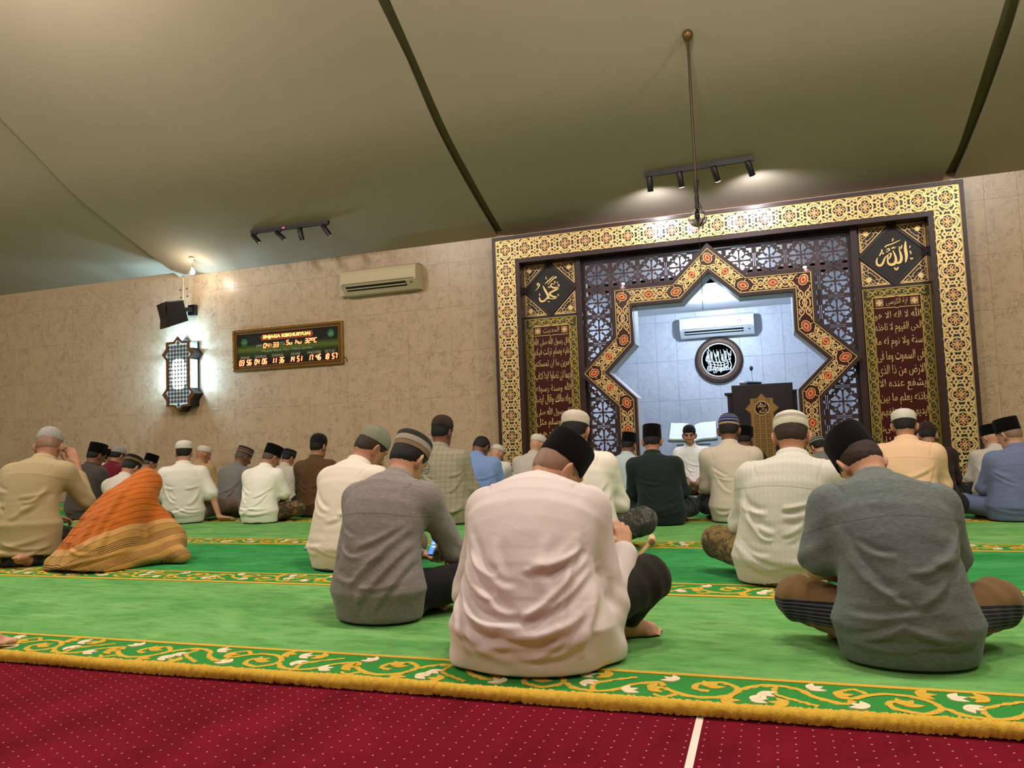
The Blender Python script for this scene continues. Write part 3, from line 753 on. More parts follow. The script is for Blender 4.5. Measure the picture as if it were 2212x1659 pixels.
def vine(L):
    mb = MB(); t = 0.006; w = 0.0092
    q = lambda u, v_: (u*L, v_)
    def R(pts, ww=w): mb.ribbon(smoothc([q(*p) for p in pts], 5), ww, 0, t)
    for su in (0, 1):
        U = (lambda u: u) if su == 0 else (lambda u: 1-u)
        for sv in (1, -1):
            R([(U(.02), .058*sv), (U(.10), .052*sv), (U(.16), .030*sv), (U(.22), .012*sv), (U(.30), .010*sv)])
            R([(U(.16), .03*sv), (U(.20), .052*sv), (U(.26), .056*sv), (U(.29), .043*sv), (U(.26), .034*sv), (U(.235), .042*sv)])
            R([(U(.30), .010*sv), (U(.36), .03*sv), (U(.42), .046*sv), (U(.47), .052*sv), (U(.5), .044*sv)]); R([(U(.36), .03*sv), (U(.39), .014*sv), (U(.44), .012*sv), (U(.5), .022*sv)])
            R([(U(.30), .024*sv), (U(.335), .05*sv), (U(.31), .062*sv)], w*0.8)
            mb.prism(leaf(q(U(.08), .028*sv), (0.4 if su == 0 else math.pi-0.4)*sv, 0.036, 0.0085), -t*0.6, 0, 2)
            mb.prism(leaf(q(U(.42), .03*sv), (0.2 if su == 0 else math.pi-0.2)*sv, 0.03, 0.007), -t*0.6, 0, 2)
        mb.prism([q(U(.30), .013), q(U(.335), 0), q(U(.30), -.013), q(U(.265), 0)], -t*0.8, 0, 1)
    R([(0.335, 0), (.5, 0), (.665, 0)], w*0.8)
    mb.prism([q(.5, .014), q(.53, 0), q(.5, -.014), q(.47, 0)], -t*0.8, 0, 1)
    me = mb.mesh('vine_ornament'); me.materials.append(GOLD); me.materials.append(ORANGEI); me.materials.append(NAVY); return me
def oval_me():
    mb = MB(); t = 0.0065
    E_ = lambda a, b_: [(a*math.cos(k*math.pi/10), b_*math.sin(k*math.pi/10)) for k in range(20)]
    mb.prism(E_(0.044, 0.032), -t*0.7, 0, 1); mb.ribbon(E_(0.054, 0.041), 0.007, 0, t, 0, closed=True)
    mb.ribbon(E_(0.024, 0.017), 0.006, 0, t, 0, closed=True); mb.ribbon([(-.044, 0), (-.024, 0)], 0.005, 0, t); mb.ribbon([(.024, 0), (.044, 0)], 0.005, 0, t)
    mb.ribbon([(0, -.04), (0, -.068)], 0.006, 0, t); mb.ribbon([(0, .04), (0, .068)], 0.006, 0, t)
    mb.prism(leaf((-0.008, 0), 0, 0.016, 0.005), -t*0.9, 0, 2)
    me = mb.mesh('oval_medallion'); me.materials.append(GOLD); me.materials.append(ORANGEI); me.materials.append(NAVY); return me
OV = oval_me(); VC = {}
for i in range(len(mid)-1):
    a, c = np.array(mid[i]), np.array(mid[i+1]); L = np.linalg.norm(c-a); an = math.atan2(c[1]-a[1], c[0]-a[0])
    st, en = (0.0 if i == 0 else 0.052), (0.0 if i == len(mid)-2 else 0.052)
    Lv = L-st-en; nseg = max(1, round(Lv/0.24)); lv = Lv/nseg; key = round(lv, 3)
    if key not in VC: VC[key] = vine(lv)
    for j in range(nseg):
        p = a+(c-a)/L*(st+lv*j); o = linko('vine_ornament', VC[key], arch); o.location = (p[0], SY-WY, p[1]); o.rotation_euler = (0, -an, 0)
        if j:
            o2 = linko('oval_medallion', OV, arch); o2.location = (p[0], SY-WY-0.001, p[1]); o2.rotation_euler = (0, -an, 0)
    if i: 
        o = linko('oval_medallion', OV, arch); o.location = (a[0], SY-WY-0.001, a[1]); o.rotation_euler = (0, -an+math.pi/8, 0)
# ---- lattice with white backing
LP, LX0, LZ1 = 0.304, -1.366, 2.588
def lattice_loops():
    h = LP/2; loops = [[(-h, -h), (h, -h), (h, h), (-h, h)]]
    for k in range(4):
        a = k*math.pi/2; ca, sa = math.cos(a), math.sin(a); rot = lambda p: (p[0]*ca-p[1]*sa, p[0]*sa+p[1]*ca)
        for s in (1, -1):
            pts = [(0.034, 0.012), (0.052, 0.010), (0.075, 0.011), (0.098, 0.013), (0.112, 0.021), (0.106, 0.034), (0.094, 0.036), (0.086, 0.046), (0.072, 0.052), (0.060, 0.046), (0.052, 0.032)]
            pts = [(0.0745+(p[0]-0.0745)*1.13, 0.0300+(p[1]-0.0300)*1.16) for p in pts]; loops.append([rot((p[0], p[1]*s)) for p in pts])
        d = [(0.014, 0.008), (0.025, 0.006), (0.030, 0.018), (0.030, 0.030), (0.018, 0.030), (0.006, 0.025), (0.008, 0.014)]
        loops.append([rot((p[0]+0.002, p[1]+0.002)) for p in d])
        ch = [(0.128, 0.128), (0.128, 0.072), (0.114, 0.082), (0.108, 0.074), (0.102, 0.084), (0.108, 0.096), (0.100, 0.100), (0.096, 0.108), (0.084, 0.102), (0.074, 0.108), (0.082, 0.114), (0.072, 0.128)]
        loops.append([rot(p) for p in ch])
        loops.append([rot((p[0]+0.006, p[1]+0.006)) for p in [(0.060, 0.060), (0.076, 0.062), (0.080, 0.070), (0.076, 0.076), (0.070, 0.080), (0.062, 0.076)]])
        loops.append([rot(p) for p in [(0.138, -0.070), (0.146, -0.070), (0.146, 0.070), (0.138, 0.070), (0.141, 0.03), (0.141, -0.03)]])
        loops.append([rot(p) for p in [(0.120, -0.010), (0.132, -0.016), (0.133, 0.016), (0.120, 0.010)]])
    return loops
LM = curve_fill('lattice_tile', lattice_loops(), 0.018); LM.materials.clear(); LM.materials.append(LATT)
cutp = offset_path(star, 0.06)
def inside(x, z, P):
    c = False; j = len(P)-1
    for i in range(len(P)):
        if (P[i][1] > z) != (P[j][1] > z) and x < (P[j][0]-P[i][0])*(z-P[i][1])/(P[j][1]-P[i][1])+P[i][0]: c = not c
        j = i
    return c
cutpoly = [(cutp[0][0], -1)]+cutp[1:-1]+[(cutp[-1][0], -1)]
for i in range(9):
    for j in range(9):
        cx, cz = LX0+LP*(i+0.5), LZ1-LP*(j+0.5); h = LP/2
        ins = [inside(cx+dx*h, cz+dz*h, cutpoly) for dx in np.linspace(-1, 1, 5) for dz in np.linspace(-1, 1, 5)]
        if all(ins) or cz+h < 0.0: continue
        clip0 = cz-h < 0
        if not any(ins) and not clip0:
            o = linko('lattice_tile', LM, mih); o.location = (cx, PY+0.03-WY, cz); continue
        bm = bmesh.new(); bm.from_mesh(LM)
        for q in range(len(cutpoly)-1):
            a, c = np.array(cutpoly[q]), np.array(cutpoly[q+1]); d = c-a
            # only edges that come near this tile
            t = np.clip(((cx-a[0])*d[0]+(cz-a[1])*d[1])/d.dot(d), 0, 1); near = a+d*t
            if np.hypot(near[0]-cx, near[1]-cz) < h*1.5:
                bmesh.ops.bisect_plane(bm, geom=bm.verts[:]+bm.edges[:]+bm.faces[:], plane_co=(a[0]-cx, 0, a[1]-cz), plane_no=(d[1], 0, -d[0]))
        if clip0: bmesh.ops.bisect_plane(bm, geom=bm.verts[:]+bm.edges[:]+bm.faces[:], plane_co=(0, 0, -cz+0.002), plane_no=(0, 0, 1), clear_inner=True)
        dead = [f for f in bm.faces if inside(cx+f.calc_center_median().x, cz+f.calc_center_median().z, cutpoly)]
        bmesh.ops.delete(bm, geom=dead, context='FACES')
        if not bm.faces: bm.free(); continue
        me = bpy.data.meshes.new('lattice_tile'); bm.to_mesh(me); bm.free()
        o = linko('lattice_tile', me, mih, LATT); o.location = (cx, PY+0.03-WY, cz)
for s in (-1, 1):   # slim bead beside the lattice
    mb = MB(); mb.box((MX+s*1.372-0.012, PY-0.005, 0), (MX+s*1.372+0.012, PY+0.03, 2.60)); part(mb, 'lattice_bead', WOODB)
# ================================================================== FITTINGS
COOL = (0.60, 0.76, 1.0)
def aircon(name, cx, y, zc, w, h, d, m, label):
    r = empty(name, (cx, y, zc)); tagp(r, label, 'air conditioner')
    prof = [(0, h/2), (-d*0.72, h/2), (-d*0.95, h*0.42), (-d, h*0.30), (-d, -h*0.14), (-d*0.45, -h/2), (0, -h/2)]
    mb = MB(); n = len(prof)
    for x0, x1 in ((-w/2, w/2),): mb.loft([[(x0, p[0], p[1]) for p in prof], [(x1, p[0], p[1]) for p in prof]], 0, True, True, False)
    o = mb.build('casing', m, r); bevel(o, 0.008, 3)
    mb = MB(); mb.box((-w/2+0.004, -d-0.004, -h*0.09), (w/2-0.004, -d+0.01, h*0.30)); bevel(mb.build('front_panel', m, r), 0.004)
    mb = MB(); mb.box((-w/2+0.03, -d-0.003, -h*0.125), (w/2-0.03, -d+0.012, -h*0.10)); mb.build('panel_gap', mat('gap_grey', lin(96, 86, 70), 0.6), r)
    a, c = np.array((-d, -h*0.14)), np.array((-d*0.45, -h/2))
    nn = np.array((-(c-a)[1], (c-a)[0])); nn = nn/np.linalg.norm(nn); nn = nn if nn[1] < 0 else -nn
    def strip(t0, t1, off, x0, x1, m_, name_):
        p0, p1 = a+(c-a)*t0+nn*off, a+(c-a)*t1+nn*off; q0, q1 = a+(c-a)*t0-nn*0.01, a+(c-a)*t1-nn*0.01
        mb = MB(); ring = lambda x: [(x, p0[0], p0[1]), (x, p1[0], p1[1]), (x, q1[0], q1[1]), (x, q0[0], q0[1])]
        mb.loft([ring(x0), ring(x1)], 0, True, True, False); return mb.build(name_, m_, r)
    strip(0.16, 0.60, 0.002, -w*0.44, w*0.36, BLACK, 'outlet'); strip(0.36, 0.43, 0.010, -w*0.435, w*0.355, m, 'louvre')
    mb = MB(); mb.cbox((w*0.43, -d*0.86, -h*0.26), (0.012, 0.03, 0.012)); mb.build('indicator', BLACK, r)
    mb = MB(); mb.box((-w/2-0.002, -d*0.7, h/2-0.006), (w/2+0.002, 0, h/2+0.004)); mb.build('top_grille', mat('grille_grey', lin(150, 140, 120), 0.6), r)
    return r
ACM = mat('aged_cream_plastic', lin(206, 190, 152), 0.4)
a0, a1 = onY(748, 625, WY), onY(905, 592, WY)
ac1 = aircon('air_conditioner', -4.36, WY-0.01, 2.655, 1.02, 0.30, 0.21, ACM, 'cream wall air conditioner on the beige marble wall beside the prayer clock')
mb = MB(); mb.box((-0.60, -0.07, -0.14), (-0.525, 0, 0.16), 0); mb.build('pipe_cover', ACM, ac1)
mb = MB(); mb.box((-0.545, -0.072, 0.10), (-0.535, -0.069, 0.15)); mb.box((-0.58, -0.072, 0.045), (-0.555, -0.069, 0.052)); mb.build('cover_slot', BLACK, ac1)
text_obj('brand_mark', 'Panasonic', (-0.465, -0.216, -0.045), 0.05, 0.010, mat('grey_print', lin(110, 100, 84), 0.6), ac1, 0.001)
pL, pR = onY(1468, 700, NY-0.2), onY(1628, 690, NY-0.2)
ac2 = aircon('air_conditioner', (pL[0]+pR[0])/2, NY-0.008, onY(1548, 703, NY-0.18)[2], pR[0]-pL[0], 0.29, 0.22, mat('white_plastic', lin(214, 218, 220), 0.35), 'white wall air conditioner inside the star niche above the round plaque')
mb = MB(); mb.lathe([(0.026, 0), (0.026, 0.003), (0.018, 0.003), (0.018, 0.001)], 20, axis='y', center=(0.31, -0.222, 0.03)); mb.build('round_mark', GREYM, ac2)

# ---- prayer clock
c0, c1 = onY(502, 714, WY-0.05), onY(740, 786, WY-0.05)
cw, chh = 1.63, 0.60; ccx, ccz = (onY(502, 758, WY-0.05)[0]+onY(739, 740, WY-0.05)[0])/2, (onY(502, 714, WY-.05)[2]+onY(504, 803, WY-.05)[2]+onY(738, 692, WY-.05)[2]+onY(740, 787, WY-.05)[2])/4
ck = empty('prayer_clock', (ccx, WY-0.01, ccz)); tagp(ck, 'gold framed digital prayer-time clock with red numerals on the marble wall', 'clock')
cw = onY(740, 740, WY-0.05)[0]-onY(502, 758, WY-0.05)[0]; chh = onY(502, 714, WY-.05)[2]-onY(504, 803, WY-.05)[2]
FR = speckled('antique_gold', lin(150, 112, 48), 0.35, 0.7, 40, 0.3)
def rframe(x0, z0, x1, z1, w, y0, y1, m, nm, par):
    mb = MB(); A = [(x0, z0), (x0, z1), (x1, z1), (x1, z0)]; B_ = [(x0+w, z0+w), (x0+w, z1-w), (x1-w, z1-w), (x1-w, z0+w)]
    for i in range(4):
        j = (i+1) % 4; mb.prism([A[i], A[j], B_[j], B_[i]], y0, y1)
    o = mb.build(nm, m, par); return o
W2, H2 = cw/2, chh/2
bevel(rframe(-W2, -H2, W2, H2, 0.030, -0.036, 0, FR, 'frame', ck), 0.006, 3); bevel(rframe(-W2+0.030, -H2+0.030, W2-0.030, H2-0.030, 0.022, -0.029, 0, mat('bronze', lin(96, 66, 34), 0.4, 0.5), 'frame_slope', ck), 0.004)
rframe(-W2+0.052, -H2+0.052, W2-0.052, H2-0.052, 0.010, -0.030, 0, FR, 'frame_bead', ck)
mb = MB()
for sgn, ax in ((1, 0), (-1, 0), (1, 1), (-1, 1)):
    Ln = cw if ax == 0 else chh; nn_ = int(Ln/0.035)
    for k in range(nn_):
        t = (k+0.5)/nn_*Ln-Ln/2; p = (t, sgn*(H2-0.015)) if ax == 0 else (sgn*(W2-0.015), t)
        mb.prism(leaf((p[0]-0.012, p[1]-0.004), 0.6+(k % 2)*0.5, 0.026, 0.006), -0.040, -0.034)
o = mb.build('frame_carving', FR, ck); o['kind'] = 'stuff'
face = mat('clock_face', lin(30, 44, 24), 0.25); b = NB(face); x, y, z = b.xyz(b.coord('Object'))
zz = b.math('ADD', b.math('DIVIDE', z, chh), 0.5)
pat = b.noise(b.coord('Object'), 22, 3, 0.5, 1.0)
col = b.ramp(zz, [(0.10, lin(36, 8, 8)), (0.22, lin(20, 20, 14)), (0.42, lin(52, 66, 22)), (0.50, lin(96, 116, 40)), (0.62, lin(26, 36, 22)), (0.8, lin(14, 18, 18))])
b.color(b.mix(b.math('MULTIPLY', b.math('GREATER_THAN', pat, 0.55), 0.18), col, lin(60, 66, 56)))
mb = MB(); mb.box((-W2+0.06, -0.018, -H2+0.06), (W2-0.06, -0.004, H2-0.06)); mb.build('face', face, ck)
LED = mat('red_led', (0.05, 0, 0), 0.5, emit=(1.0, 0.10, 0.04), estr=9.0); LEDY = mat('yellow_led', (0.05, 0.03, 0), 0.5, emit=(1.0, 0.62, 0.08), estr=5.0); LEDW = mat('red_led_core', (0.1, 0, 0), 0.5, emit=(1.0, 0.72, 0.52), estr=6.0)
PRN = mat('silver_print', lin(176, 176, 158), 0.5); GRN = mat('green_print', lin(28, 110, 52), 0.5)
SEG = {'0': 'abcdef', '1': 'bc', '2': 'abged', '3': 'abgcd', '4': 'fgbc', '5': 'afgcd', '6': 'afgecd', '7': 'abc', '8': 'abcdefg', '9': 'abcdfg', 'S': 'afgcd', 'u': 'ecd', 'h': 'fegc', 'C': 'afed', 'o': 'abgf', ' ': '', ':': ':'}
def seg_text(txt, cx, cz, width, height, par):
    mb = MB(); n = len(txt); adv = width/n; w = adv*0.72; h = height; sh = 0.16
    P = {'a': ((0, 1), (1, 1)), 'b': ((1, 1), (1, .5)), 'c': ((1, .5), (1, 0)), 'd': ((0, 0), (1, 0)), 'e': ((0, 0), (0, .5)), 'f': ((0, .5), (0, 1)), 'g': ((0, .5), (1, .5))}
    for k, ch in enumerate(txt):
        if ch == ' ': continue
        mb = MB(); ox = cx-width/2+adv*(k+0.14)
        if ch == ':':
            for zf in (0.3, 0.7): mb.cbox((ox+w*0.5+(zf-.5)*h*sh, -0.0195, cz+(zf-.5)*h), (0.010, 0.003, 0.010), 0)
        for sgm in ('' if ch == ':' else SEG[ch]):
            pa, pb = P[sgm]; pa = np.array(pa, float); pb = np.array(pb, float); d = pb-pa; pa, pb = pa+d*0.06, pb-d*0.06
            q = [(ox+p[0]*w+(p[1]-.5)*h*sh, cz+(p[1]-.5)*h) for p in (pa, pb)]
            mb.ribbon(q, min(0.017, h*0.2), -0.018, 0.002, 0); mb.ribbon(q, min(0.010, h*0.12), -0.020, 0.001, 1)
        mb.build('led_colon' if ch == ':' else 'led_digit', [LED, LEDW], par)
fw = cw-0.12; fh = chh-0.12
px = lambda u: -fw/2+fw*u
pz = lambda v_: fh/2-fh*v_
seg_text('04:33', px(.345), pz(.40), fw*.155, fh*.125, ck); seg_text('Su hu 32oC', px(.645), pz(.36), fw*.30, fh*.125, ck)
for u, tx, nm in ((.085, '03 56', 'IMSAK'), (.24, '04 06', 'SHUBUH'), (.41, '11 36', 'DHUHUR'), (.585, '14 51', 'ASHAR'), (.765, '17 46', 'MAGHRIB'), (.918, '18 57', "ISYA'")):
    seg_text(tx, px(u), pz(.88), fw*.125, fh*.15, ck)
    text_obj('lettering', nm, (px(u), -0.0195, pz(.725)), fw*.016*len(nm)+0.02, fh*.085, PRN, ck, 0.002)
text_obj('lettering', 'JAM', (px(.225), -0.0195, pz(.40)), fw*.055, fh*.10, PRN, ck, 0.002); text_obj('lettering', 'TGL', (px(.462), -0.0195, pz(.38)), fw*.055, fh*.10, PRN, ck, 0.002)
text_obj('lettering', 'Masjid Raya Puri Teluk Jambe', (px(.50), -0.0195, pz(.575)), fw*.50, fh*.085, PRN, ck, 0.002, 0.0, 0.25)
mb = MB(); mb.prism([(px(.24), pz(.15)), (px(.255), pz(.06)), (px(.745), pz(.06)), (px(.76), pz(.15)), (px(.745), pz(.24)), (px(.255), pz(.24))], -0.0195, -0.017); mb.build('ticker_strip', mat('ticker_red', lin(80, 14, 6), 0.4, emit=(1, 0.12, 0.02), estr=0.25), ck)
text_obj('ticker_lettering', 'ENJAGA KEKHUSYUAI', (px(.50), -0.021, pz(.15)), fw*.46, fh*.125, LEDY, ck, 0.002, 0.02)
for u, tx in ((.075, '\ufdf4'), (.925, '\ufdf2')):
    mb = MB(); pts = [( (0.058 if k % 2 == 0 else 0.044)*math.cos(k*math.pi/8+math.pi/8*0)+px(u), (0.058 if k % 2 == 0 else 0.044)*math.sin(k*math.pi/8)+pz(.25 if u < .5 else .2)) for k in range(16)]
    mb.prism(pts, -0.0195, -0.017); e_ = mb.build('star_emblem', GRN, ck)
    text_obj('emblem_lettering', tx, (px(u), -0.021, pz(.25 if u < .5 else .2)), 0.06, 0.05, PRN, e_, 0.001, 0.0, 0.0, True)
mb = MB(); mb.tube([(W2-0.02, -0.006, -H2+0.09), (W2+0.03, -0.006, -H2+0.075), (W2+0.045, -0.006, -H2+0.03)], 0.004, 6); mb.build('power_cord', BLACK, ck)

# ---- sconce
sy = WY-0.17
s0 = onY(386, 808, sy)
sc_ = empty('wall_sconce', (s0[0], WY-0.01, s0[2])); tagp(sc_, 'glowing perforated wall sconce with star-pointed ends under the black loudspeaker', 'wall lamp')
hL = (onY(383, 727, sy)[2]-onY(390, 890, sy)[2])/2; hWd = (onY(419, 760, sy)[0]-onY(350, 765, sy)[0])/2
def cart(kx, kz, tw):
    u_ = hL/2.73; w = hWd*0.74
    pts = [(0, hL), (hWd*.26, hL-u_*.36), (w, hL-u_*.40), (w, hL-u_*.85), (hWd, hL-u_*1.28), (w, hL-u_*1.70)]
    pts = pts+[(p[0], -p[1]) for p in pts[::-1]]
    pts = pts+[(-p[0], p[1]) for p in pts[-2:0:-1]]
    return [(p[0]*kx, p[1]*kz) for p in pts]
outer = cart(1, 1, 0); inner = cart(0.80, 0.935, 0)
me = curve_fill('face_rim', [outer, inner], 0.012); o = linko('face_rim', me, sc_, mat('bronze_rim', lin(122, 84, 48), 0.4, 0.4)); o.location = (0, -0.165, 0)
mb = MB(); mb.prism(outer, -0.03, 0); mb.build('back_plate', BLACKP, sc_)
side = [(p[0], p[1]) for p in cart(0.99, 0.995, 0)]
for i in range(len(side)):
    a, c = side[i], side[(i+1) % len(side)]
    if (abs(a[0]-c[0]) < 1e-4 and abs(a[1]+c[1]) < 1e-3) or (a[1]+c[1])/2 > hL*0.62: continue      # open flanks and head, light escapes there
    mb = MB(); mb._add([(a[0], -0.165, a[1]), (c[0], -0.165, c[1]), (c[0], -0.02, c[1]), (a[0], -0.02, a[1])], [(0, 1, 2, 3)]); sc2 = mb.build('casing_side', BLACKP, sc_)
    sc2.modifiers.new('solid', 'SOLIDIFY').thickness = 0.004
def perf():
    pm = MB(); st = 0.052
    nz = int(hL/st)
    for i in range(-3, 4):
        for j in range(-nz, nz+1):
            x_, z_ = i*st, j*st
            if not inside(x_, z_, inner): continue
            for k in range(4):
                a = k*math.pi/2+math.pi/4
                pm.ribbon([(x_+0.017*math.cos(a)+0.0085*math.cos(t), z_+0.017*math.sin(a)+0.0085*math.sin(t)) for t in np.linspace(0, 2*math.pi, 9)[:-1]], 0.005, 0, 0.004, 0, closed=True)
                pm.ribbon([(x_, z_), (x_+st/2*math.cos(a-math.pi/4), z_+st/2*math.sin(a-math.pi/4))], 0.0055, 0, 0.004)
    return pm
o = perf().build('perforated_screen', mat('screen_metal', lin(96, 72, 50), 0.4, 0.4), sc_); o.location = (0, -0.166, 0); o['kind'] = 'stuff'
mb = MB(); mb.prism([(p[0]*0.79, p[1]*0.93) for p in outer], -0.160, -0.157); 
mb.build('diffuser', mat('frosted_diffuser', lin(200, 215, 225), 0.7, emit=(0.55, 0.86, 1.0), estr=0.55), sc_)
mb = MB(); mb.tube([(0, -0.175, -hL*.40), (0, -0.175, hL*.40)], 0.052, 14); 
mb = MB(); mb.prism([(hWd*.46*math.cos(k*math.pi/12), hL*.42*(1 if math.sin(k*math.pi/12) > 0 else -1)*abs(math.sin(k*math.pi/12))**0.45) for k in range(24)], -0.1615, -0.1605)
mb.build('lit_tube', mat('lit_tube_glow', (0.8, 0.9, 1), 0.5, emit=(0.70, 0.93, 1.0), estr=12.0), sc_)
for zz in (-hL*.36, hL*.36):
    pass
for zz in (-0.25, 0.05, 0.35, 0.72): light('sconce_tube_light', 'POINT', (s0[0], WY-0.125, s0[2]+hL*zz), 34, (0.40, 0.72, 1.0), 0.025)
l = light('sconce_glow_light', 'AREA', (s0[0], WY-0.185, s0[2]), 5, (0.62, 0.88, 1.0), 0.1, (s0[0], WY-2, s0[2])); l.data.shape = 'RECTANGLE'; l.data.size = 0.12; l.data.size_y = 0.5

# ---- loudspeaker and its pipe
sp = onY(392, 668, WY-0.22)
spk = empty('loudspeaker', (sp[0], WY-0.05, sp[2])); tagp(spk, 'black wall loudspeaker tilted down above the glowing sconce', 'loudspeaker')
mb = MB()
fr_ = [(-.145, -.36, .175), (.125, -.36, .165), (.105, -.36, -.175), (-.125, -.36, -.165)]
bk = [(-.09, -.10, .16), (.10, -.10, .15), (.09, -.10, -.13), (-.07, -.10, -.12)]
ff = lambda q: [(p[0]*1.0, p[1]+(0.05*p[2]/0.17 if p[1] < -0.2 else 0), p[2]) for p in q]
mb.loft([ff(fr_)[::-1], ff(bk)[::-1]], 0, True, True, False); bx = mb.build('cabinet', BLACKP, spk); bevel(bx, 0.012, 2)
bx.rotation_euler = (math.radians(14), 0, math.radians(-28))
mb = MB(); mb.box((-0.128, -0.372, -0.155), (0.108, -0.362, 0.155)); g_ = mb.build('grille', BLACK, spk); g_.rotation_euler = bx.rotation_euler
mb = MB(); mb.tube([(0, -.12, 0), (0.03, -0.02, 0.02)], 0.03, 10); mb.box((-0.03, -0.02, -0.06), (0.08, 0.04, 0.08)); mb.build('bracket', BLACKP, spk)
pp = onY(398, 625, WY)
pipe = MB(); pipe.tube([(pp[0]+0.0, WY-0.018, 2.72), (pp[0]+0.0, WY-0.018, 3.02)], 0.012, 8); po = pipe.build('conduit_pipe', ACM); tagp(po, 'thin cream conduit running up the wall above the loudspeaker', 'pipe')
for k, (qx, qy) in enumerate(((390, 627), (404, 624), (391, 643), (405, 640))):
    q = onY(qx, qy, WY-0.012); mb = MB(); mb.lathe([(0.013, 0), (0.011, 0.008), (0.0, 0.010)], 10, axis='y'); o = mb.build('anchor_bolt', mat('rust', lin(84, 50, 30), 0.8), None, (q[0], WY-0.01, q[2]))
    tagp(o, ['upper left', 'upper right', 'lower left', 'lower right'][k]+' rusty anchor bolt beside the cream conduit', 'bolt', 'anchor bolts by the conduit')
# ---- bare bulb under the ceiling at the left
q = onY(416, 588, WY-0.35); bl = empty('bare_lamp', (q[0], q[1], q[2])); tagp(bl, 'small bright bare bulb under the ceiling corner above the loudspeaker', 'lamp')
mb = MB(); mb.lathe([(0.0, -0.032), (0.02, -0.026), (0.03, -0.006), (0.028, 0.012), (0.016, 0.028), (0.014, 0.04)], 16); mb.build('bulb', mat('bulb_glow', (1, 1, 1), 0.5, emit=(1, 0.93, 0.82), estr=60.0), bl)
mb = MB(); zc0 = ceil_z(q[1])-q[2]; mb.lathe([(0.016, 0.038), (0.02, 0.045), (0.02, 0.075), (0.012, 0.08), (0.012, zc0-0.012), (0.045, zc0-0.010), (0.045, zc0+0.004)], 16); mb.build('holder', WHITEP, bl)
light('bare_lamp_light', 'POINT', (q[0], q[1]-0.06, q[2]-0.06), 5, (1, 0.92, 0.8), 0.03)

# ---- track lights
def track(pa, pb, heads, lab, light_on):
    A, B_ = on_ceil(*pa), on_ceil(*pb); A[2] -= 0.045; B_[2] -= 0.045
    d = B_-A; L = np.linalg.norm(d); an = math.atan2(d[1], d[0]); tl = math.asin(d[2]/L)
    r = empty('track_light', tuple(A), (0, -tl, an)); tagp(r, lab, 'track light')
    mb = MB(); mb.box((0, -0.02, -0.022), (L, 0.02, 0.024)); mb.build('rail', BLACK, r)
    inv = Matrix.LocRotScale(Vector(A), r.rotation_euler, None).inverted()
    for f, dirv in heads:
        w0 = A+d*f; aim = Vector(dirv).normalized()
        h = empty('x'); bpy.data.objects.remove(h)
        base = inv @ Vector(w0); lo_ = inv.to_3x3() @ aim
        j = base+Vector((0, 0, -0.075))
        mb = MB(); mb.box((base.x-0.022, -0.014, -0.036), (base.x+0.022, 0.014, -0.020)); mb.tube([base+Vector((0, 0, -0.03)), j], 0.009, 8); mb.tube([j+Vector((-0.02, 0, 0)), j+Vector((0.03, 0, 0))], 0.012, 8)
        arm = mb.build('arm', BLACK, r)
        p0 = j-lo_*0.055; p1 = j+lo_*0.095
        mb = MB(); mb.tube([p0-lo_*0.006, p0, p1], [0.020, 0.028, 0.030], 16); hd = mb.build('spot_head', BLACKP, r)
        mb = MB(); mb.tube([p1-lo_*0.002, p1+lo_*0.003], [0.027, 0.026], 16)
        on = mat('spot_lens_lit', (1, 1, 1), 0.4, emit=(1, 0.9, 0.75), estr=12.0) if light_on else mat('spot_lens', lin(206, 200, 186), 0.2, 0.5)
        mb.build('lens', on, hd)
        if light_on:
            wp = Matrix.LocRotScale(Vector(A), r.rotation_euler, None) @ (p1+lo_*0.012)
            tgt = light_on
            light('track_spot_light', 'SPOT', wp, 55, (1.0, 0.96, 0.92), 0.012, (wp.x+aim.x*0.5, 8.05, 2.80), 13, 0.5); fi_ = f < 0.1 or f > 0.9; light('track_spill_light', 'SPOT', wp, 26, (0.88, 0.88, 1.0), 0.02, wp+Vector((aim.x*0.4, 0.75, -0.66)), 150, 0.5) if fi_ else None
    return r
track((1392, 370), (1628, 332), [(0.045, (-0.02, 0.40, -0.75)), (0.33, (0.06, 0.40, -0.75)), (0.65, (0.18, 0.45, -0.70)), (0.955, (0.22, 0.45, -0.70))], 'black track light rail with four spots shining on the mihrab', True)
t2 = track((543, 494), (710, 472), [(0.05, (0.55, 0.0, -0.62)), (0.37, (0.60, 0.1, -0.62)), (0.64, (0.06, 0.2, -0.8)), (0.955, (0.42, 0.2, -0.7))], 'black track light rail with four unlit spots above the prayer clock', None)
mb = MB(); mb.cbox((0.46*1.0, -0.021, 0.0), (0.03, 0.004, 0.014)); mb.build('pilot_light', mat('pilot_red', (1, 0, 0), 0.5, emit=(1, 0.05, 0.1), estr=3.0), t2)
# ---- hanging rod with globe cage
top = on_ceil(1485, 72)
hb = onY(1513, 470, top[1]); ro = empty('hanging_rod', tuple(top)); tagp(ro, 'thin dark hanging rod with a clear globe and cables in front of the mihrab', 'pendant')
def RZ(px, py): q = onY(px, py, top[1]); return (q[0]-top[0], 0, q[2]-top[2])
zb_ = RZ(1513, 478)[2]
mb = MB(); mb.tube([(0, 0, 0.03), (0, 0, zb_)], 0.011, 10); mb.build('rod', mat('bronze_rod', lin(60, 44, 28), 0.4, 0.5), ro)
mb = MB(); mb.lathe([(0.012, -0.07), (0.03, -0.05), (0.042, -0.02), (0.042, 0.0), (0.02, 0.05)], 16); mb.build('canopy', mat('brass_canopy', lin(104, 78, 40), 0.4, 0.6), ro)
mb = MB()
for k in range(4):
    ph = k*1.7
    mb.tube([(0.014*math.cos(ph+i*0.9), 0.014*math.sin(ph+i*0.9), zb_+0.34-i*0.045) for i in range(8)], 0.005, 6)
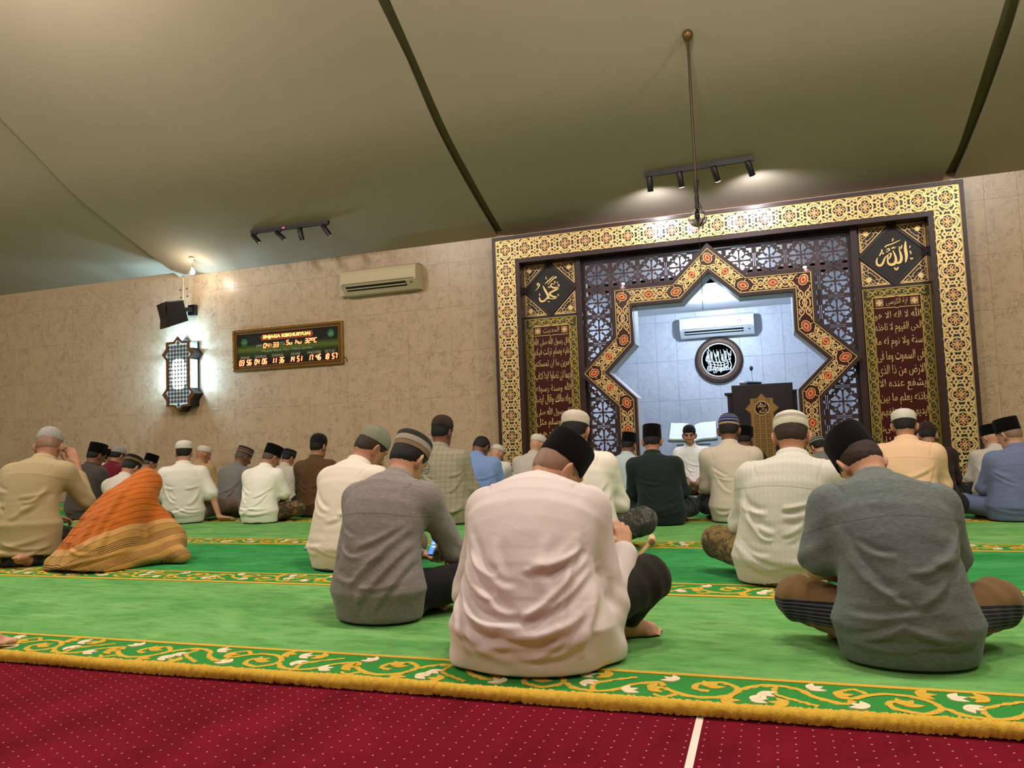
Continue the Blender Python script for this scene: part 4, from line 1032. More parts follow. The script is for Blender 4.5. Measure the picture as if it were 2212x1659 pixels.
mb.tube(smoothc([(0.0, 0), (0.035, -0.10), (0.045, -0.2), (0.02, -0.26)], 5) and [(x_, 0.01, zb_+0.20+z_) for x_, z_ in smoothc([(0.0, 0), (0.03, -0.08), (0.045, -0.16), (0.012, -0.22)], 5)], 0.0045, 6)
mb.tube([(x_, 0.01, zb_+0.30+z_) for x_, z_ in smoothc([(0.0, 0.02), (0.026, 0.05), (0.02, 0.0), (0.0, -0.06)], 5)], 0.0035, 6)
mb.build('cables', BLACK, ro)
glass = mat('clear_glass', (1, 1, 1), 0.02); glass.node_tree.nodes['Principled BSDF'].inputs['Transmission Weight'].default_value = 1.0; glass.node_tree.nodes['Principled BSDF'].inputs['IOR'].default_value = 1.15
mb = MB(); mb.lathe([(0.0, -0.075), (0.04, -0.064), (0.068, -0.034), (0.075, 0.0), (0.068, 0.034), (0.04, 0.064), (0.02, 0.072)], 24, center=(0, 0, zb_+0.03)); mb.build('globe', glass, ro)
mb = MB()
for k in range(5):
    a = k*math.pi/5; mb.tube([(0.0745*math.cos(t)*math.cos(a), 0.0745*math.cos(t)*math.sin(a), zb_+0.03+0.0745*math.sin(t)) for t in np.linspace(0, 2*math.pi, 25)[:-1]], 0.0012, 5, closed=True)
mb.build('globe_wire', mat('pale_wire', lin(214, 196, 160), 0.4), ro)
mb = MB(); mb.tube([(0.0, 0.0, zb_), (0.004, 0.0, zb_-0.20), (0.0, 0.0, zb_-0.72)], 0.0022, 5); mb.build('pull_wire', BLACK, ro)

# ---- niche: downlights, plaque, book stand, pulpit, microphones
for k, (qx, qy) in enumerate(((1543, 641), (1524, 603))):
    d = ray(qx, qy); t = (NZ-0.001-CAM_H)/d[2]; q = (d[0]*t, min(max(d[1]*t, WY+0.45), NY-0.5), NZ)
    if k == 1: q = (MX+0.02, WY+0.34, 2.80)
    r = empty('recessed_downlight', q); tagp(r, ['recessed downlight in the niche ceiling in front of the white air conditioner', 'bright recessed downlight just behind the apex of the star arch'][k], 'ceiling light')
    mb = MB(); mb.lathe([(0.042, -0.001), (0.062, -0.001), (0.062, -0.010), (0.042, -0.012)], 24); mb.build('trim_ring', GREYM, r)
    mb = MB(); mb.lathe([(0.0, -0.008), (0.034, -0.008), (0.042, -0.002)], 24); mb.build('lamp_face', mat('downlight_glow', (1, 1, 1), 0.4, emit=(0.85, 0.94, 1.0), estr=30.0), r)
    light('downlight_lamp', 'POINT', (q[0], q[1], q[2]-0.07), 85 if k == 0 else 36, COOL, 0.04)
for k, (qx, qy) in enumerate(((1346, 612), (1738, 576))):
    q = onY(qx, qy, SY+0.04); r = empty('shoulder_spotlight', q); tagp(r, 'tiny bright spotlight on the %s shoulder of the star arch' % ('left' if k == 0 else 'right'), 'spotlight', 'tiny spotlights on the arch shoulders')
    mb = MB(); mb.lathe([(0.0, 0), (0.016, 0), (0.018, 0.03), (0.010, 0.045)], 14); mb.build('housing', GREYM, r)
    mb = MB(); mb.lathe([(0, -0.020), (0.014, -0.014), (0.017, 0.0)], 14); mb.build('lens', mat('tiny_glow', (1, 1, 1), 0.4, emit=(1, 0.97, 0.9), estr=40.0), r)
    light('shoulder_spot_lamp', 'SPOT', (q[0], q[1]-0.05, q[2]-0.03), 7, (1, 0.97, 0.92), 0.015, (q[0]+(0.05 if k == 0 else 0.3), q[1]-0.04, q[2]-0.6), 110, 0.6)
q0_, q1_ = onY(1502, 778, NY-0.04), onY(1604, 774, NY-0.04); qt, qb_ = onY(1553, 726, NY-.04), onY(1553, 829, NY-.04)
pr = (qt[2]-qb_[2])/2*0.97; pc = ((q0_[0]+q1_[0])/2, NY-0.009, (qt[2]+qb_[2])/2)
plq = empty('round_plaque', pc); tagp(plq, 'round dark plaque with white Arabic calligraphy on the niche wall', 'plaque')
mb = MB(); mb.lathe([(pr*0.97, 0), (pr, 0.015), (pr, 0.035), (pr*0.96, 0.045), (pr*0.93, 0.045), (pr*0.93, 0.03)], 64, axis='y'); mb.build('rim', WOODB, plq)
mb = MB(); mb.lathe([(pr*0.94, 0.0), (pr*0.94, 0.036), (pr*0.72, 0.036), (pr*0.72, 0.02)], 64, axis='y'); mb.build('border_ring', mat('brown_ring', lin(112, 78, 56), 0.45), plq)
mb = MB()
for k in range(48):
    a = 2*math.pi*k/48; cxx, czz = pr*0.83*math.cos(a), pr*0.83*math.sin(a)
    mb.ribbon([(cxx+0.021*math.cos(t), czz+0.021*math.sin(t)) for t in np.linspace(0, 2*math.pi, 11)[:-1]], 0.005, -0.036, 0.003, 0, closed=True)
o = mb.build('ring_links', mat('dark_links', lin(60, 38, 30), 0.5), plq); o['kind'] = 'stuff'
mb = MB(); mb.ribbon([(pr*0.705*math.cos(t), pr*0.705*math.sin(t)) for t in np.linspace(0, 2*math.pi, 65)[:-1]], 0.014, -0.03, 0.01, 0, closed=True); mb.build('white_edge', mat('ivory', lin(226, 220, 204), 0.5), plq)
mb = MB(); mb.lathe([(0, 0.03), (pr*0.71, 0.03), (pr*0.71, 0.0)], 48, axis='y'); mb.build('field', mat('plaque_navy', lin(24, 32, 38), 0.4), plq)
IV = mat('ivory_letters', lin(240, 240, 236), 0.5)
text_obj('calligraphy', arabic('لا اله الا الله'), (0, -0.036, pr*.22), pr*1.10, pr*.66, IV, plq, 0.008, 0.03)
text_obj('calligraphy', arabic('محمد رسول الله'), (0, -0.036, -pr*.30), pr*1.02, pr*.56, IV, plq, 0.008, 0.03)
mb = MB()
for k in range(7): 
    xx = (-0.42+0.14*k)*pr; mb.ribbon(smoothc([(xx-0.02, pr*0.45), (xx, pr*0.1), (xx+0.03, -pr*0.28), (xx-0.05*(k % 3), -pr*0.48)], 5), 0.012, -0.032, 0.006, 0, taper=True)
for k in range(4): mb.ribbon(smoothc([(pr*(0.52-.05*k), pr*(.05-.13*k)), (pr*.1, pr*(-.12-.12*k)), (-pr*(0.56-.06*k), pr*(.02-.13*k))], 6), 0.012, -0.032, 0.006, 0, taper=True)
mb.build('calligraphy_strokes', IV, plq)
# big open book on a stand
bk_y = 10.2
bc = onY(1497, 948, bk_y); sh_ = empty('open_book_display', (bc[0], bk_y, 0.0)); tagp(sh_, 'large open white book on a display stand behind the lecturer', 'book')
bw = onY(1547, 920, bk_y)[0]-bc[0]; ztp, zbt = onY(1500, 914, bk_y)[2], onY(1500, 950, bk_y)[2]
for s in (-1, 1):
    mb = MB(); nseg = 8; rings = []
    for i in range(nseg+1):
        t = i/nseg; x_ = s*bw*t; lift = 0.028*math.sin(math.pi*min(1, t*1.15)**0.7)*(1-t*0.4)-0.03*(1-t)
        rings.append([(x_*0.96, 0.16, ztp-0.01+lift+0.03*t), (x_, -0.05, zbt+lift+0.03*t), (x_, -0.045, zbt+lift+0.03*t-0.03), (x_*0.96, 0.165, ztp+lift+0.03*t-0.04)])
    if s < 0: rings = [q[::-1] for q in rings]
    mb.loft(rings, 0, True, True, False); pg = mb.build('pages', PAPER, sh_)
    mb = MB(); rr2 = [[(v_[0]*1.05, v_[1]+(0.02 if i_ in (0, 3) else -0.005), v_[2]-0.018) for i_, v_ in enumerate(q)] for q in rings]; mb.loft(rr2, 0, True, True, False); mb.build('cover', mat('grey_cover', lin(120, 126, 118), 0.5), sh_)
mb = MB(); mb.tube([(0, 0.12, 0.05), (0, 0.06, zbt-0.02)], 0.025, 10); mb.box((-0.16, -0.04, CT+0.001), (0.16, 0.22, 0.05)); mb.box((-bw*.7, -0.03, zbt-0.075), (bw*.7, 0.14, zbt-0.055)); mb.build('stand', GREYM, sh_)
# pulpit
PYY = 9.35
pl, pr_ = onY(1580, 840, PYY), onY(1712, 832, PYY); pc = (pl[0]+pr_[0])/2; pw = (pr_[0]-pl[0])
ptop = onY(1650, 829, PYY)[2]; sh2 = onY(1580, 848, PYY)[2]
pul = empty('pulpit', (pc, PYY, 0)); tagp(pul, 'dark wooden pulpit with a gold star-headed front panel in the niche', 'pulpit')
mb = MB(); mb.box((-pw/2, 0, CT+0.001), (pw/2, 0.10, ptop)); bevel(mb.build('front_board', WOODB, pul), 0.006)
for s in (-1, 1):
    mb = MB(); mb.box((s*pw/2-(0 if s > 0 else 0.055), 0.04, CT+0.001), (s*pw/2+(0.055 if s > 0 else 0), 0.5, sh2-0.03)); mb.box((s*pw/2-(0.0 if s > 0 else 0.085), 0.02, sh2-0.03), (s*pw/2+(0.085 if s > 0 else 0.0), 0.52, sh2)); bevel(mb.build('side_board', WOODB, pul), 0.004)
mb = MB(); mb.box((-pw/2+0.02, 0.08, ptop-0.10), (pw/2-0.02, 0.46, ptop-0.08)); mb.build('desk', WOODB, pul)
q1 = lambda X, Yp: onY(X, Yp, PYY-0.02)
a8, a9 = onY(1612, 880, PYY), onY(1680, 880, PYY); gx = (a8[0]+a9[0])/2-pc; gw = (a9[0]-a8[0])/2*0.72; gz = onY(1645, 882, PYY)[2]
gt = onY(1644, 850, PYY)[2]
def star8(w, ex, zc, ztop_, bot): 
    return [(-w, bot), (-w, zc-ex*0.38), (-w-ex*0.42, zc), (-w, zc+ex*0.42), (-w, zc+ex*0.8), (-w*0.38, zc+ex*0.82), (0, ztop_), (w*0.38, zc+ex*0.82), (w, zc+ex*0.8), (w, zc+ex*0.42), (w+ex*0.42, zc), (w, zc-ex*0.38), (w, bot)]
ex = (gt-gz)/1.2
mb = MB(); mb.prism([(gx+p[0]*1.18, gz+(p[1]-gz)*1.1 if p[1] > 0.2 else p[1]) for p in star8(gw, ex, gz, gt, 0.08)], -0.006, 0); mb.build('panel_moulding', WOOD, pul)
gpm = mat('pulpit_gold', lin(172, 132, 72), 0.4, 0.6); b = NB(gpm)
mb = MB(); mb.prism([(gx+p[0], p[1]) for p in star8(gw, ex, gz, gt, 0.10)], -0.012, -0.004); gp = mb.build('gold_panel', gpm, pul)
mb = MB(); st = 0.058
for j in range(24):
    for i in (-1, 0, 1):
        zc_ = gt-0.09-j*st
        if zc_ < 0.15 or math.hypot(i*st*1.15, zc_-gz) < 0.085: continue
        cx_ = gx+i*st*1.15
        for k in range(4):
            a = k*math.pi/2+math.pi/4; mb.prism(leaf((cx_+0.006*math.cos(a), zc_+0.006*math.sin(a)), a, 0.026, 0.006), -0.014, -0.012)
mb.build('panel_fretwork', mat('pulpit_dark_line', lin(84, 58, 30), 0.5), gp)['kind'] = 'stuff'
mb = MB(); mb.lathe([(0, 0), (0.078, 0), (0.078, -0.003)], 32, axis='y', center=(gx, -0.0125, gz)); mb.build('medallion', MAROON, gp)
mb = MB(); mb.ribbon([(gx+0.079*math.cos(t), gz+0.079*math.sin(t)) for t in np.linspace(0, 2*math.pi, 33)[:-1]], 0.008, -0.0125, 0.004, 0, closed=True); mb.build('medallion_ring', GOLD, gp)
text_obj('calligraphy', '\ufdf2', (gx+0.01, -0.018, gz-0.022), 0.10, 0.075, GOLD, gp, 0.003, 0.0, 0.0, True); text_obj('calligraphy', arabic('محمد'), (gx-0.005, -0.018, gz+0.035), 0.10, 0.045, GOLD, gp, 0.003)
# hand microphone lying on the pulpit, gooseneck microphone
m0 = onY(1597, 826, PYY+0.05); m1 = onY(1645, 826, PYY+0.05)
mic = empty('hand_microphone', (m0[0], PYY+0.05, ptop+0.022)); tagp(mic, 'handheld microphone with blue ring lying on top of the pulpit', 'microphone')
L_ = m1[0]-m0[0]
mb = MB(); mb.tube([(0, 0, 0), (0.012, 0, 0), (0.06, 0, 0), (0.075, 0, 0)], [0.014, 0.024, 0.025, 0.021], 16); mb.build('head', mat('mic_mesh', lin(150, 142, 124), 0.4, 0.5), mic)
mb = MB(); mb.tube([(0.075, 0, 0), (0.088, 0, 0)], 0.023, 16); mb.build('ring', mat('blue_ring', lin(36, 140, 200), 0.4), mic)
mb = MB(); mb.tube([(0.088, 0, 0), (L_, 0, -0.008)], [0.020, 0.014], 16); mb.build('handle', BLACKP, mic)
gq = onY(1623, 796, PYY+0.15); gb = onY(1626, 826, PYY+0.15)
gm = empty('gooseneck_microphone', (gb[0], PYY+0.15, ptop-0.079)); tagp(gm, 'slim gooseneck microphone rising behind the pulpit top', 'microphone')
mb = MB(); mb.tube([(0, 0, 0), (0, 0, 0.10), (gq[0]-gb[0], -0.01, gq[2]-ptop+0.06)], 0.0035, 6); mb.build('neck', mat('steel_neck', lin(180, 180, 184), 0.3, 0.8), gm)
mb = MB(); mb.tube([(gq[0]-gb[0], 0.005, gq[2]-ptop+0.055), (gq[0]-gb[0], -0.005, gq[2]-ptop+0.075), (gq[0]-gb[0], -0.03, gq[2]-ptop+0.09)], [0.012, 0.020, 0.019], 14); mb.build('capsule', BLACK, gm)
ca = onY(1384, 667, SY+0.4); mb = MB(); mb.tube([(ca[0]+x_, WY+0.66, NZ-0.003-z_) for x_, z_ in smoothc([(-0.1, 0), (0.0, 0.03), (0.10, 0.03), (0.18, 0.0)], 6)], 0.003, 6); tagp(mb.build('loose_cable', BLACK), 'thin loose cable hanging from the niche ceiling behind the arch', 'cable')
# ================================================================== PEOPLE: implicit-surface modeller
def _rot(ax, ay, az):
    return np.array(Matrix.Rotation(az, 3, 'Z') @ Matrix.Rotation(ax, 3, 'X') @ Matrix.Rotation(ay, 3, 'Y'))
def p_cone(a, b, r0, r1, k=0.02): return ('cone', np.array(a, np.float32), np.array(b, np.float32), float(r0), float(r1), 'u', k)
def p_ell(c, r, R=None, k=0.02, op='u'): return ('ell', np.array(c, np.float32), np.array(r, np.float32), None if R is None else np.array(R, np.float32), 0, op, k)
def p_tube(spine, a, b, k=0.03, op='u'): return ('tube', np.array(spine, np.float32), np.array(a, np.float32), np.array(b, np.float32), 0, op, k)
def p_plane(p, n, op='i', k=0.01): return ('plane', np.array(p, np.float32), np.array(n, np.float32), 0, 0, op, k)
def sd(pr, P):
    t = pr[0]
    if t == 'cone':
        a, b, r0, r1 = pr[1:5]; ba = b-a; L2 = float(ba@ba)+1e-9
        pa = P-a; h = np.clip((pa@ba)/L2, 0, 1)
        return np.sqrt(((pa-h[:, None]*ba)**2).sum(1))-(r0+(r1-r0)*h)
    if t == 'ell':
        q = P-pr[1]
        if pr[3] is not None: q = q@pr[3]
        r = pr[2]; k0 = np.sqrt(((q/r)**2).sum(1)); k1 = np.sqrt(((q/(r*r))**2).sum(1))+1e-9
        return k0*(k0-1.0)/k1
    if t == 'plane': return (P-pr[1])@pr[2]
    if t == 'tube':
        S_, A, B_ = pr[1:4]; best = np.full(len(P), 1e9, np.float32); out = np.zeros(len(P), np.float32)
        for i in range(len(S_)-1):
            a, b = S_[i], S_[i+1]; ba = b-a; L2 = float(ba[1:]@ba[1:])+1e-9
            raw = ((P[:, 1]-a[1])*ba[1]+(P[:, 2]-a[2])*ba[2])/L2; h = np.clip(raw, 0, 1)
            L = math.sqrt(L2); ty, tz = ba[1]/L, ba[2]/L
            cy, cz = a[1]+h*ba[1], a[2]+h*ba[2]; dy, dz = P[:, 1]-cy, P[:, 2]-cz; d2 = dy*dy+dz*dz
            end = ((raw < 0) & (i == 0)) | ((raw > 1) & (i == len(S_)-2))
            n = np.where(end, dy*(-tz)+dz*ty, np.sqrt(d2)); ex = np.where(end, np.abs(raw-h)*L, 0)
            aa = A[i]+(A[i+1]-A[i])*h; bb = B_[i]+(B_[i+1]-B_[i])*h; x = P[:, 0]-(a[0]+h*ba[0])
            k0 = np.sqrt((x/aa)**2+(n/bb)**2); d = (k0-1)*np.minimum(aa, bb)
            d = np.where(ex > 1e-5, np.sqrt(np.maximum(d, 0)**2+ex**2)+np.minimum(d, 0)*0.0, d)
            m = d2 < best; best = np.where(m, d2, best); out = np.where(m, d, out)
        return out
def comb(F, d, op, k):
    if op == 'u':
        h = np.maximum(k-np.abs(F-d), 0)/k; return np.minimum(F, d)-h*h*k*0.25
    if op == 's': d = -d
    h = np.maximum(k-np.abs(F-d), 0)/k; return np.maximum(F, d)+h*h*k*0.25
def mesh_sdf(prims, lo, hi, h):
    BS = 8; lo = np.array(lo, np.float32); nb = np.ceil((np.array(hi)-lo)/(h*BS)).astype(int)+1; n = nb*BS
    gi = np.stack(np.meshgrid(*[np.arange(q) for q in nb], indexing='ij'), -1).reshape(-1, 3)
    cen = (lo+(gi*BS+(BS-1)/2)*h).astype(np.float32); rad = BS*h*0.9
    D = []; F = np.full(len(cen), 1e3, np.float32)
    for pr in prims:
        d = sd(pr, cen); D.append(d); F = comb(F, d, pr[5], pr[6])
    act = np.abs(F) < rad*1.25+0.01
    off = np.stack(np.meshgrid(*[np.arange(BS)]*3, indexing='ij'), -1).reshape(-1, 3).astype(np.float32)*h
    ab = gi[act]; base = lo+ab*BS*h; N = len(ab); V = np.full((N, BS**3), 1e3, np.float32)
    Fm = F[act]
    for pr, d in zip(prims, D):
        dm = d[act]
        use = (dm < Fm+rad*2.2+pr[6]) if pr[5] == 'u' else (dm < rad*1.5+pr[6]) if pr[5] == 's' else (dm > -rad*1.5-pr[6])
        if not use.any(): continue
        P = (base[use][:, None, :]+off[None]).reshape(-1, 3)
        V[use] = comb(V[use], sd(pr, P).reshape(-1, BS**3), pr[5], pr[6])
    G = np.repeat(np.repeat(np.repeat(np.where(F < 0, -1, 1).astype(np.float32).reshape(nb), BS, 0), BS, 1), BS, 2)
    G6 = G.reshape(nb[0], BS, nb[1], BS, nb[2], BS)
    G6[ab[:, 0], :, ab[:, 1], :, ab[:, 2], :] = V.reshape(-1, BS, BS, BS)
    I = G < 0
    s = I[:-1, :-1, :-1].astype(np.int8)
    for dx in (0, 1):
        for dy in (0, 1):
            for dz in (0, 1):
                if dx+dy+dz: s = s+I[dx:n[0]-1+dx, dy:n[1]-1+dy, dz:n[2]-1+dz]
    ac = np.argwhere((s > 0) & (s < 8))
    cr = [(0, 0, 0), (1, 0, 0), (0, 1, 0), (1, 1, 0), (0, 0, 1), (1, 0, 1), (0, 1, 1), (1, 1, 1)]
    val = np.stack([G[ac[:, 0]+c[0], ac[:, 1]+c[1], ac[:, 2]+c[2]] for c in cr], 1)
    acc = np.zeros((len(ac), 3)); cnt = np.zeros(len(ac))
    for i, j in ((0, 1), (2, 3), (4, 5), (6, 7), (0, 2), (1, 3), (4, 6), (5, 7), (0, 4), (1, 5), (2, 6), (3, 7)):
        va, vb = val[:, i], val[:, j]; m = (va < 0) != (vb < 0); t = np.where(m, va/(va-vb+1e-12), 0)
        ci, cj = np.array(cr[i]), np.array(cr[j]); acc += m[:, None]*(ci+(cj-ci)*t[:, None]); cnt += m
    verts = lo+(ac+acc/cnt[:, None])*h
    idx = np.full(tuple(n-1), -1, np.int32); idx[ac[:, 0], ac[:, 1], ac[:, 2]] = np.arange(len(ac))
    faces = []
    for ax in range(3):
        sl0 = [slice(None)]*3; sl1 = [slice(None)]*3; sl0[ax] = slice(0, -1); sl1[ax] = slice(1, None)
        A, B_ = I[tuple(sl0)], I[tuple(sl1)]; e = np.argwhere(A != B_)
        u, v = (ax+1) % 3, (ax+2) % 3
        e = e[(e[:, u] > 0) & (e[:, v] > 0) & (e[:, u] < n[u]-1) & (e[:, v] < n[v]-1)]
        q = []
        for du, dv in ((-1, -1), (0, -1), (0, 0), (-1, 0)):
            c = e.copy(); c[:, u] += du; c[:, v] += dv; q.append(idx[c[:, 0], c[:, 1], c[:, 2]])
        q = np.stack(q, 1); ins = A[e[:, 0], e[:, 1], e[:, 2]]
        q = np.where(ins[:, None], q, q[:, ::-1]); faces.append(q)
    return verts, np.concatenate(faces)
def normals(V, F):
    n = np.zeros_like(V); fn = np.cross(V[F[:, 2]]-V[F[:, 0]], V[F[:, 3]]-V[F[:, 1]])
    for k in range(4): np.add.at(n, F[:, k], fn)
    return n/(np.linalg.norm(n, axis=1)[:, None]+1e-12)
def relax(V, F, it=1, w=0.5):
    e = np.concatenate([F[:, [0, 1]], F[:, [1, 2]], F[:, [2, 3]], F[:, [3, 0]]])
    for _ in range(it):
        s = np.zeros_like(V); c = np.zeros(len(V))
        np.add.at(s, e[:, 0], V[e[:, 1]]); np.add.at(c, e[:, 0], 1); np.add.at(s, e[:, 1], V[e[:, 0]]); np.add.at(c, e[:, 1], 1)
        V = V*(1-w)+w*s/c[:, None]
    return V
def np_mesh(name, V, F):
    me = bpy.data.meshes.new(name); nv, nf = len(V), len(F)
    me.vertices.add(nv); me.vertices.foreach_set('co', np.ascontiguousarray(V, np.float32).ravel())
    me.loops.add(nf*4); me.loops.foreach_set('vertex_index', F.astype(np.int32).ravel())
    me.polygons.add(nf); me.polygons.foreach_set('loop_start', np.arange(0, nf*4, 4, dtype=np.int32)); me.polygons.foreach_set('loop_total', np.full(nf, 4, np.int32))
    me.polygons.foreach_set('use_smooth', np.ones(nf, bool)); me.update(calc_edges=True)
    return me
def noise3(P, seed, f):
    """cheap smooth pseudo-noise"""
    r = np.random.RandomState(seed); out = np.zeros(len(P))
    for _ in range(5):
        d = r.normal(size=3)*f; out += np.sin(P@d+r.uniform(0, 6.28))
    return out/5
def fold_disp(V, Nn, folds, back=True):
    """cloth folds: list of (p0,p1,p2,amp,width) with points in (x,z) on the back (or (x,y,z))"""
    d = np.zeros(len(V))
    for p0, p1, p2, amp, wid in folds:
        if len(p0) == 2:
            Q = V[:, [0, 2]]; mask = np.clip((-Nn[:, 1] if back else Nn[:, 1])*1.6+0.35, 0, 1)
        else: Q = V; mask = 1.0
        ts = np.linspace(0, 1, 11); p0, p1, p2 = map(np.array, (p0, p1, p2))
        C_ = ((1-ts)**2)[:, None]*p0+(2*ts*(1-ts))[:, None]*p1+(ts**2)[:, None]*p2
        best = np.full(len(V), 1e9); bt = np.zeros(len(V)); sg = np.zeros(len(V))
        for i in range(10):
            a, b = C_[i], C_[i+1]; ba = b-a; h = np.clip(((Q-a)@ba)/(ba@ba+1e-9), 0, 1); dv = Q-(a+h[:, None]*ba)
            dd = (dv**2).sum(1); m = dd < best; best = np.where(m, dd, best); bt = np.where(m, (i+h)/10, bt)
            cr_ = ba[0]*dv[:, -1]-ba[-1]*dv[:, 0]; sg = np.where(m, np.sign(cr_), sg)
        r = np.sqrt(best)/wid; tp = np.sin(math.pi*np.clip(bt, 0, 1))**0.7*0.9+0.1*(1-bt)
        d += amp*tp*mask*(np.exp(-(r*r))-0.75*np.exp(-((r*sg-1.5)**2)*1.1))
    return d
# ---- fabrics
def cloth(name, col, rough=0.85, weave=0.12, scale=500, kind='plain', col2=None, bump=0.25, sheen=0.1, wr=0.13, seam=None):
    if name in MATS: return MATS[name]
    m = mat(name, col, rough, spec=0.2, sheen=sheen); b = NB(m); v = b.coord('Object')
    base = col; n = b.noise(v, scale, 2, 0.5)
    dark = tuple(c*(1-weave) for c in col); lite = tuple(min(1, c*(1+weave)) for c in col)
    c = b.mix(n, dark, lite)
    x, y, z = b.xyz(v)
    if kind == 'heather':
        n1 = b.noise(b.coord('Object', (40, 40, 260)), 1.2, 2, 0.6); n2 = b.noise(b.coord('Object', (260, 260, 60)), 1.0, 2, 0.6)
        c = b.mix(b.ramp(n1, [(0.35, 0.0), (0.65, 1.0)]), dark, lite); c = b.mix(b.math('MULTIPLY', n2, 0.5), c, tuple(k*1.25 for k in col))
    if kind == 'plaid':
        for cc in (x, z):
            f = b.math('FRACT', b.math('MULTIPLY', cc, 24.0)); c = b.mix(b.math('MULTIPLY', b.math('LESS_THAN', f, 0.22), 0.28), c, col2)
    if kind == 'batik':
        vo = b.add('ShaderNodeTexVoronoi'); b.link(b.coord('Object', (1, 1, 0.6), (0.3, 0.4, 0)), vo.inputs['Vector']); vo.inputs['Scale'].default_value = 38
        nz = b.noise(v, 120, 2)
        d = b.math('LESS_THAN', b.math('ADD', vo.outputs['Distance'], b.math('MULTIPLY', nz, 0.25)), 0.26); c = b.mix(b.math('MULTIPLY', d, 0.6), c, col2)
    if kind == 'sarong':
        n1 = b.noise(v, 9, 3, 0.6, 1.5); n2 = b.noise(v, 34, 3, 0.6, 1.0)
        c = b.mix(b.math('MULTIPLY', b.ramp(n1, [(0.5, 0.0), (0.56, 1.0)]), 0.8), c, col2); c = b.mix(b.math('MULTIPLY', b.math('GREATER_THAN', n2, 0.62), 0.35), c, lin(170, 150, 110))
    if kind == 'stripe':      # banded sarong, stripes across the thigh
        xx = b.math('ADD', z, b.math('MULTIPLY', b.math('ABSOLUTE', x), 0.10)); f = b.math('FRACT', b.math('ADD', b.math('MULTIPLY', xx, 4.6), 0.46)); band_ = b.math('LESS_THAN', f, 0.40)
        ln = b.math('LESS_THAN', b.math('FRACT', b.math('MULTIPLY', xx, 74.0)), 0.3)
        dk = b.mix(b.math('MULTIPLY', ln, 0.8), lin(26, 22, 26), lin(84, 92, 108)); c = b.mix(band_, c, dk)
    if kind == 'dobby':
        f1 = b.math('LESS_THAN', b.math('FRACT', b.math('MULTIPLY', x, 46.0)), 0.35); f2 = b.math('LESS_THAN', b.math('FRACT', b.math('MULTIPLY', z, 26.0)), 0.5)
        c = b.mix(b.math('MULTIPLY', b.math('MULTIPLY', f1, f2), 0.09), c, (1, 1, 1))
    if kind == 'shawl':
        vd = b.math('ADD', b.math('ADD', z, b.math('MULTIPLY', x, -0.30)), b.math('MULTIPLY', b.math('SUBTRACT', b.noise(v, 3.5, 2), 0.5), 0.06))
        vd = b.math('ADD', vd, b.math('MULTIPLY', b.math('ABSOLUTE', b.math('ADD', x, 0.02)), -0.25))
        thin = b.math('LESS_THAN', b.math('FRACT', b.math('MULTIPLY', vd, 21.0)), 0.085)
        up = b.mix(b.math('MULTIPLY', thin, 0.85), c, lin(74, 34, 12))
        lowl = b.math('LESS_THAN', b.math('FRACT', b.math('MULTIPLY', vd, 74.0)), 0.42); mid_ = b.math('LESS_THAN', b.math('FRACT', b.math('MULTIPLY', vd, 9.0)), 0.55)
        lo_c = b.mix(b.math('MULTIPLY', b.math('MULTIPLY', lowl, mid_), 0.85), b.mix(b.noise(b.coord('Object', (1, 1, 5)), 5, 2), lin(196, 146, 86), lin(168, 128, 54)), lin(64, 34, 20))
        plainb = lin(206, 152, 96)
        c = b.mix(b.math('LESS_THAN', vd, 0.155), up, plainb); c = b.mix(b.math('LESS_THAN', vd, 0.115), c, lo_c)
    if seam is not None:
        zs = b.math('SUBTRACT', b.math('ADD', z, b.math('MULTIPLY', b.math('MULTIPLY', x, x), seam[1])), seam[0])
        ln = b.math('LESS_THAN', b.math('ABSOLUTE', zs), 0.0022); back_ = b.math('LESS_THAN', y, seam[2]); sm = b.math('MULTIPLY', ln, back_)
        c = b.mix(b.math('MULTIPLY', sm, 0.42), c, tuple(k*0.35 for k in col)); b.bump(b.math('MULTIPLY', sm, -1.0), 0.5, 0.004)
    b.color(c)
    if wr: b.bump(b.noise(b.coord('Object', (1, 1, 1.5)), 9, 2, 0.5, 0.6), wr, 0.02)
    if bump: b.bump(n, bump, 0.001)
    return m
def skin(name, col):
    if name in MATS: return MATS[name]
    m = mat(name, col, 0.5, spec=0.35); b = NB(m); v = b.coord('Object'); n = b.noise(v, 24, 4, 0.6); b.color(b.mix(n, tuple(c*0.85 for c in col), tuple(min(1, c*1.12) for c in col)))
    b.bsdf.inputs['Subsurface Weight'].default_value = 0.0
    b.bump(b.noise(v, 160, 3), 0.15, 0.001); return m
SK1, SK2, SK3 = skin('skin_brown', lin(176, 124, 96)), skin('skin_tan', lin(196, 146, 116)), skin('skin_dark', lin(128, 86, 66))
def hairm(name, col):
    m = mat(name, col, 0.6, spec=0.3); b = NB(m); b.bump(b.noise(b.coord('Object', (6, 6, 1)), 90, 3, 0.7), 0.6, 0.004); n = b.noise(b.coord('Object', (5, 5, 1)), 120, 2); b.color(b.mix(n, tuple(c*0.6 for c in col), tuple(c*1.5 for c in col))); return m
BUZZ = skin('shaved_hair', lin(136, 104, 84)); HB, HG, HBR = hairm('black_hair', lin(26, 22, 20)), hairm('greying_hair', lin(84, 74, 66)), hairm('dark_brown_hair', lin(52, 38, 30))
VELV = mat('black_velvet', lin(11, 10, 10), 0.95, spec=0.05, sheen=0.06)
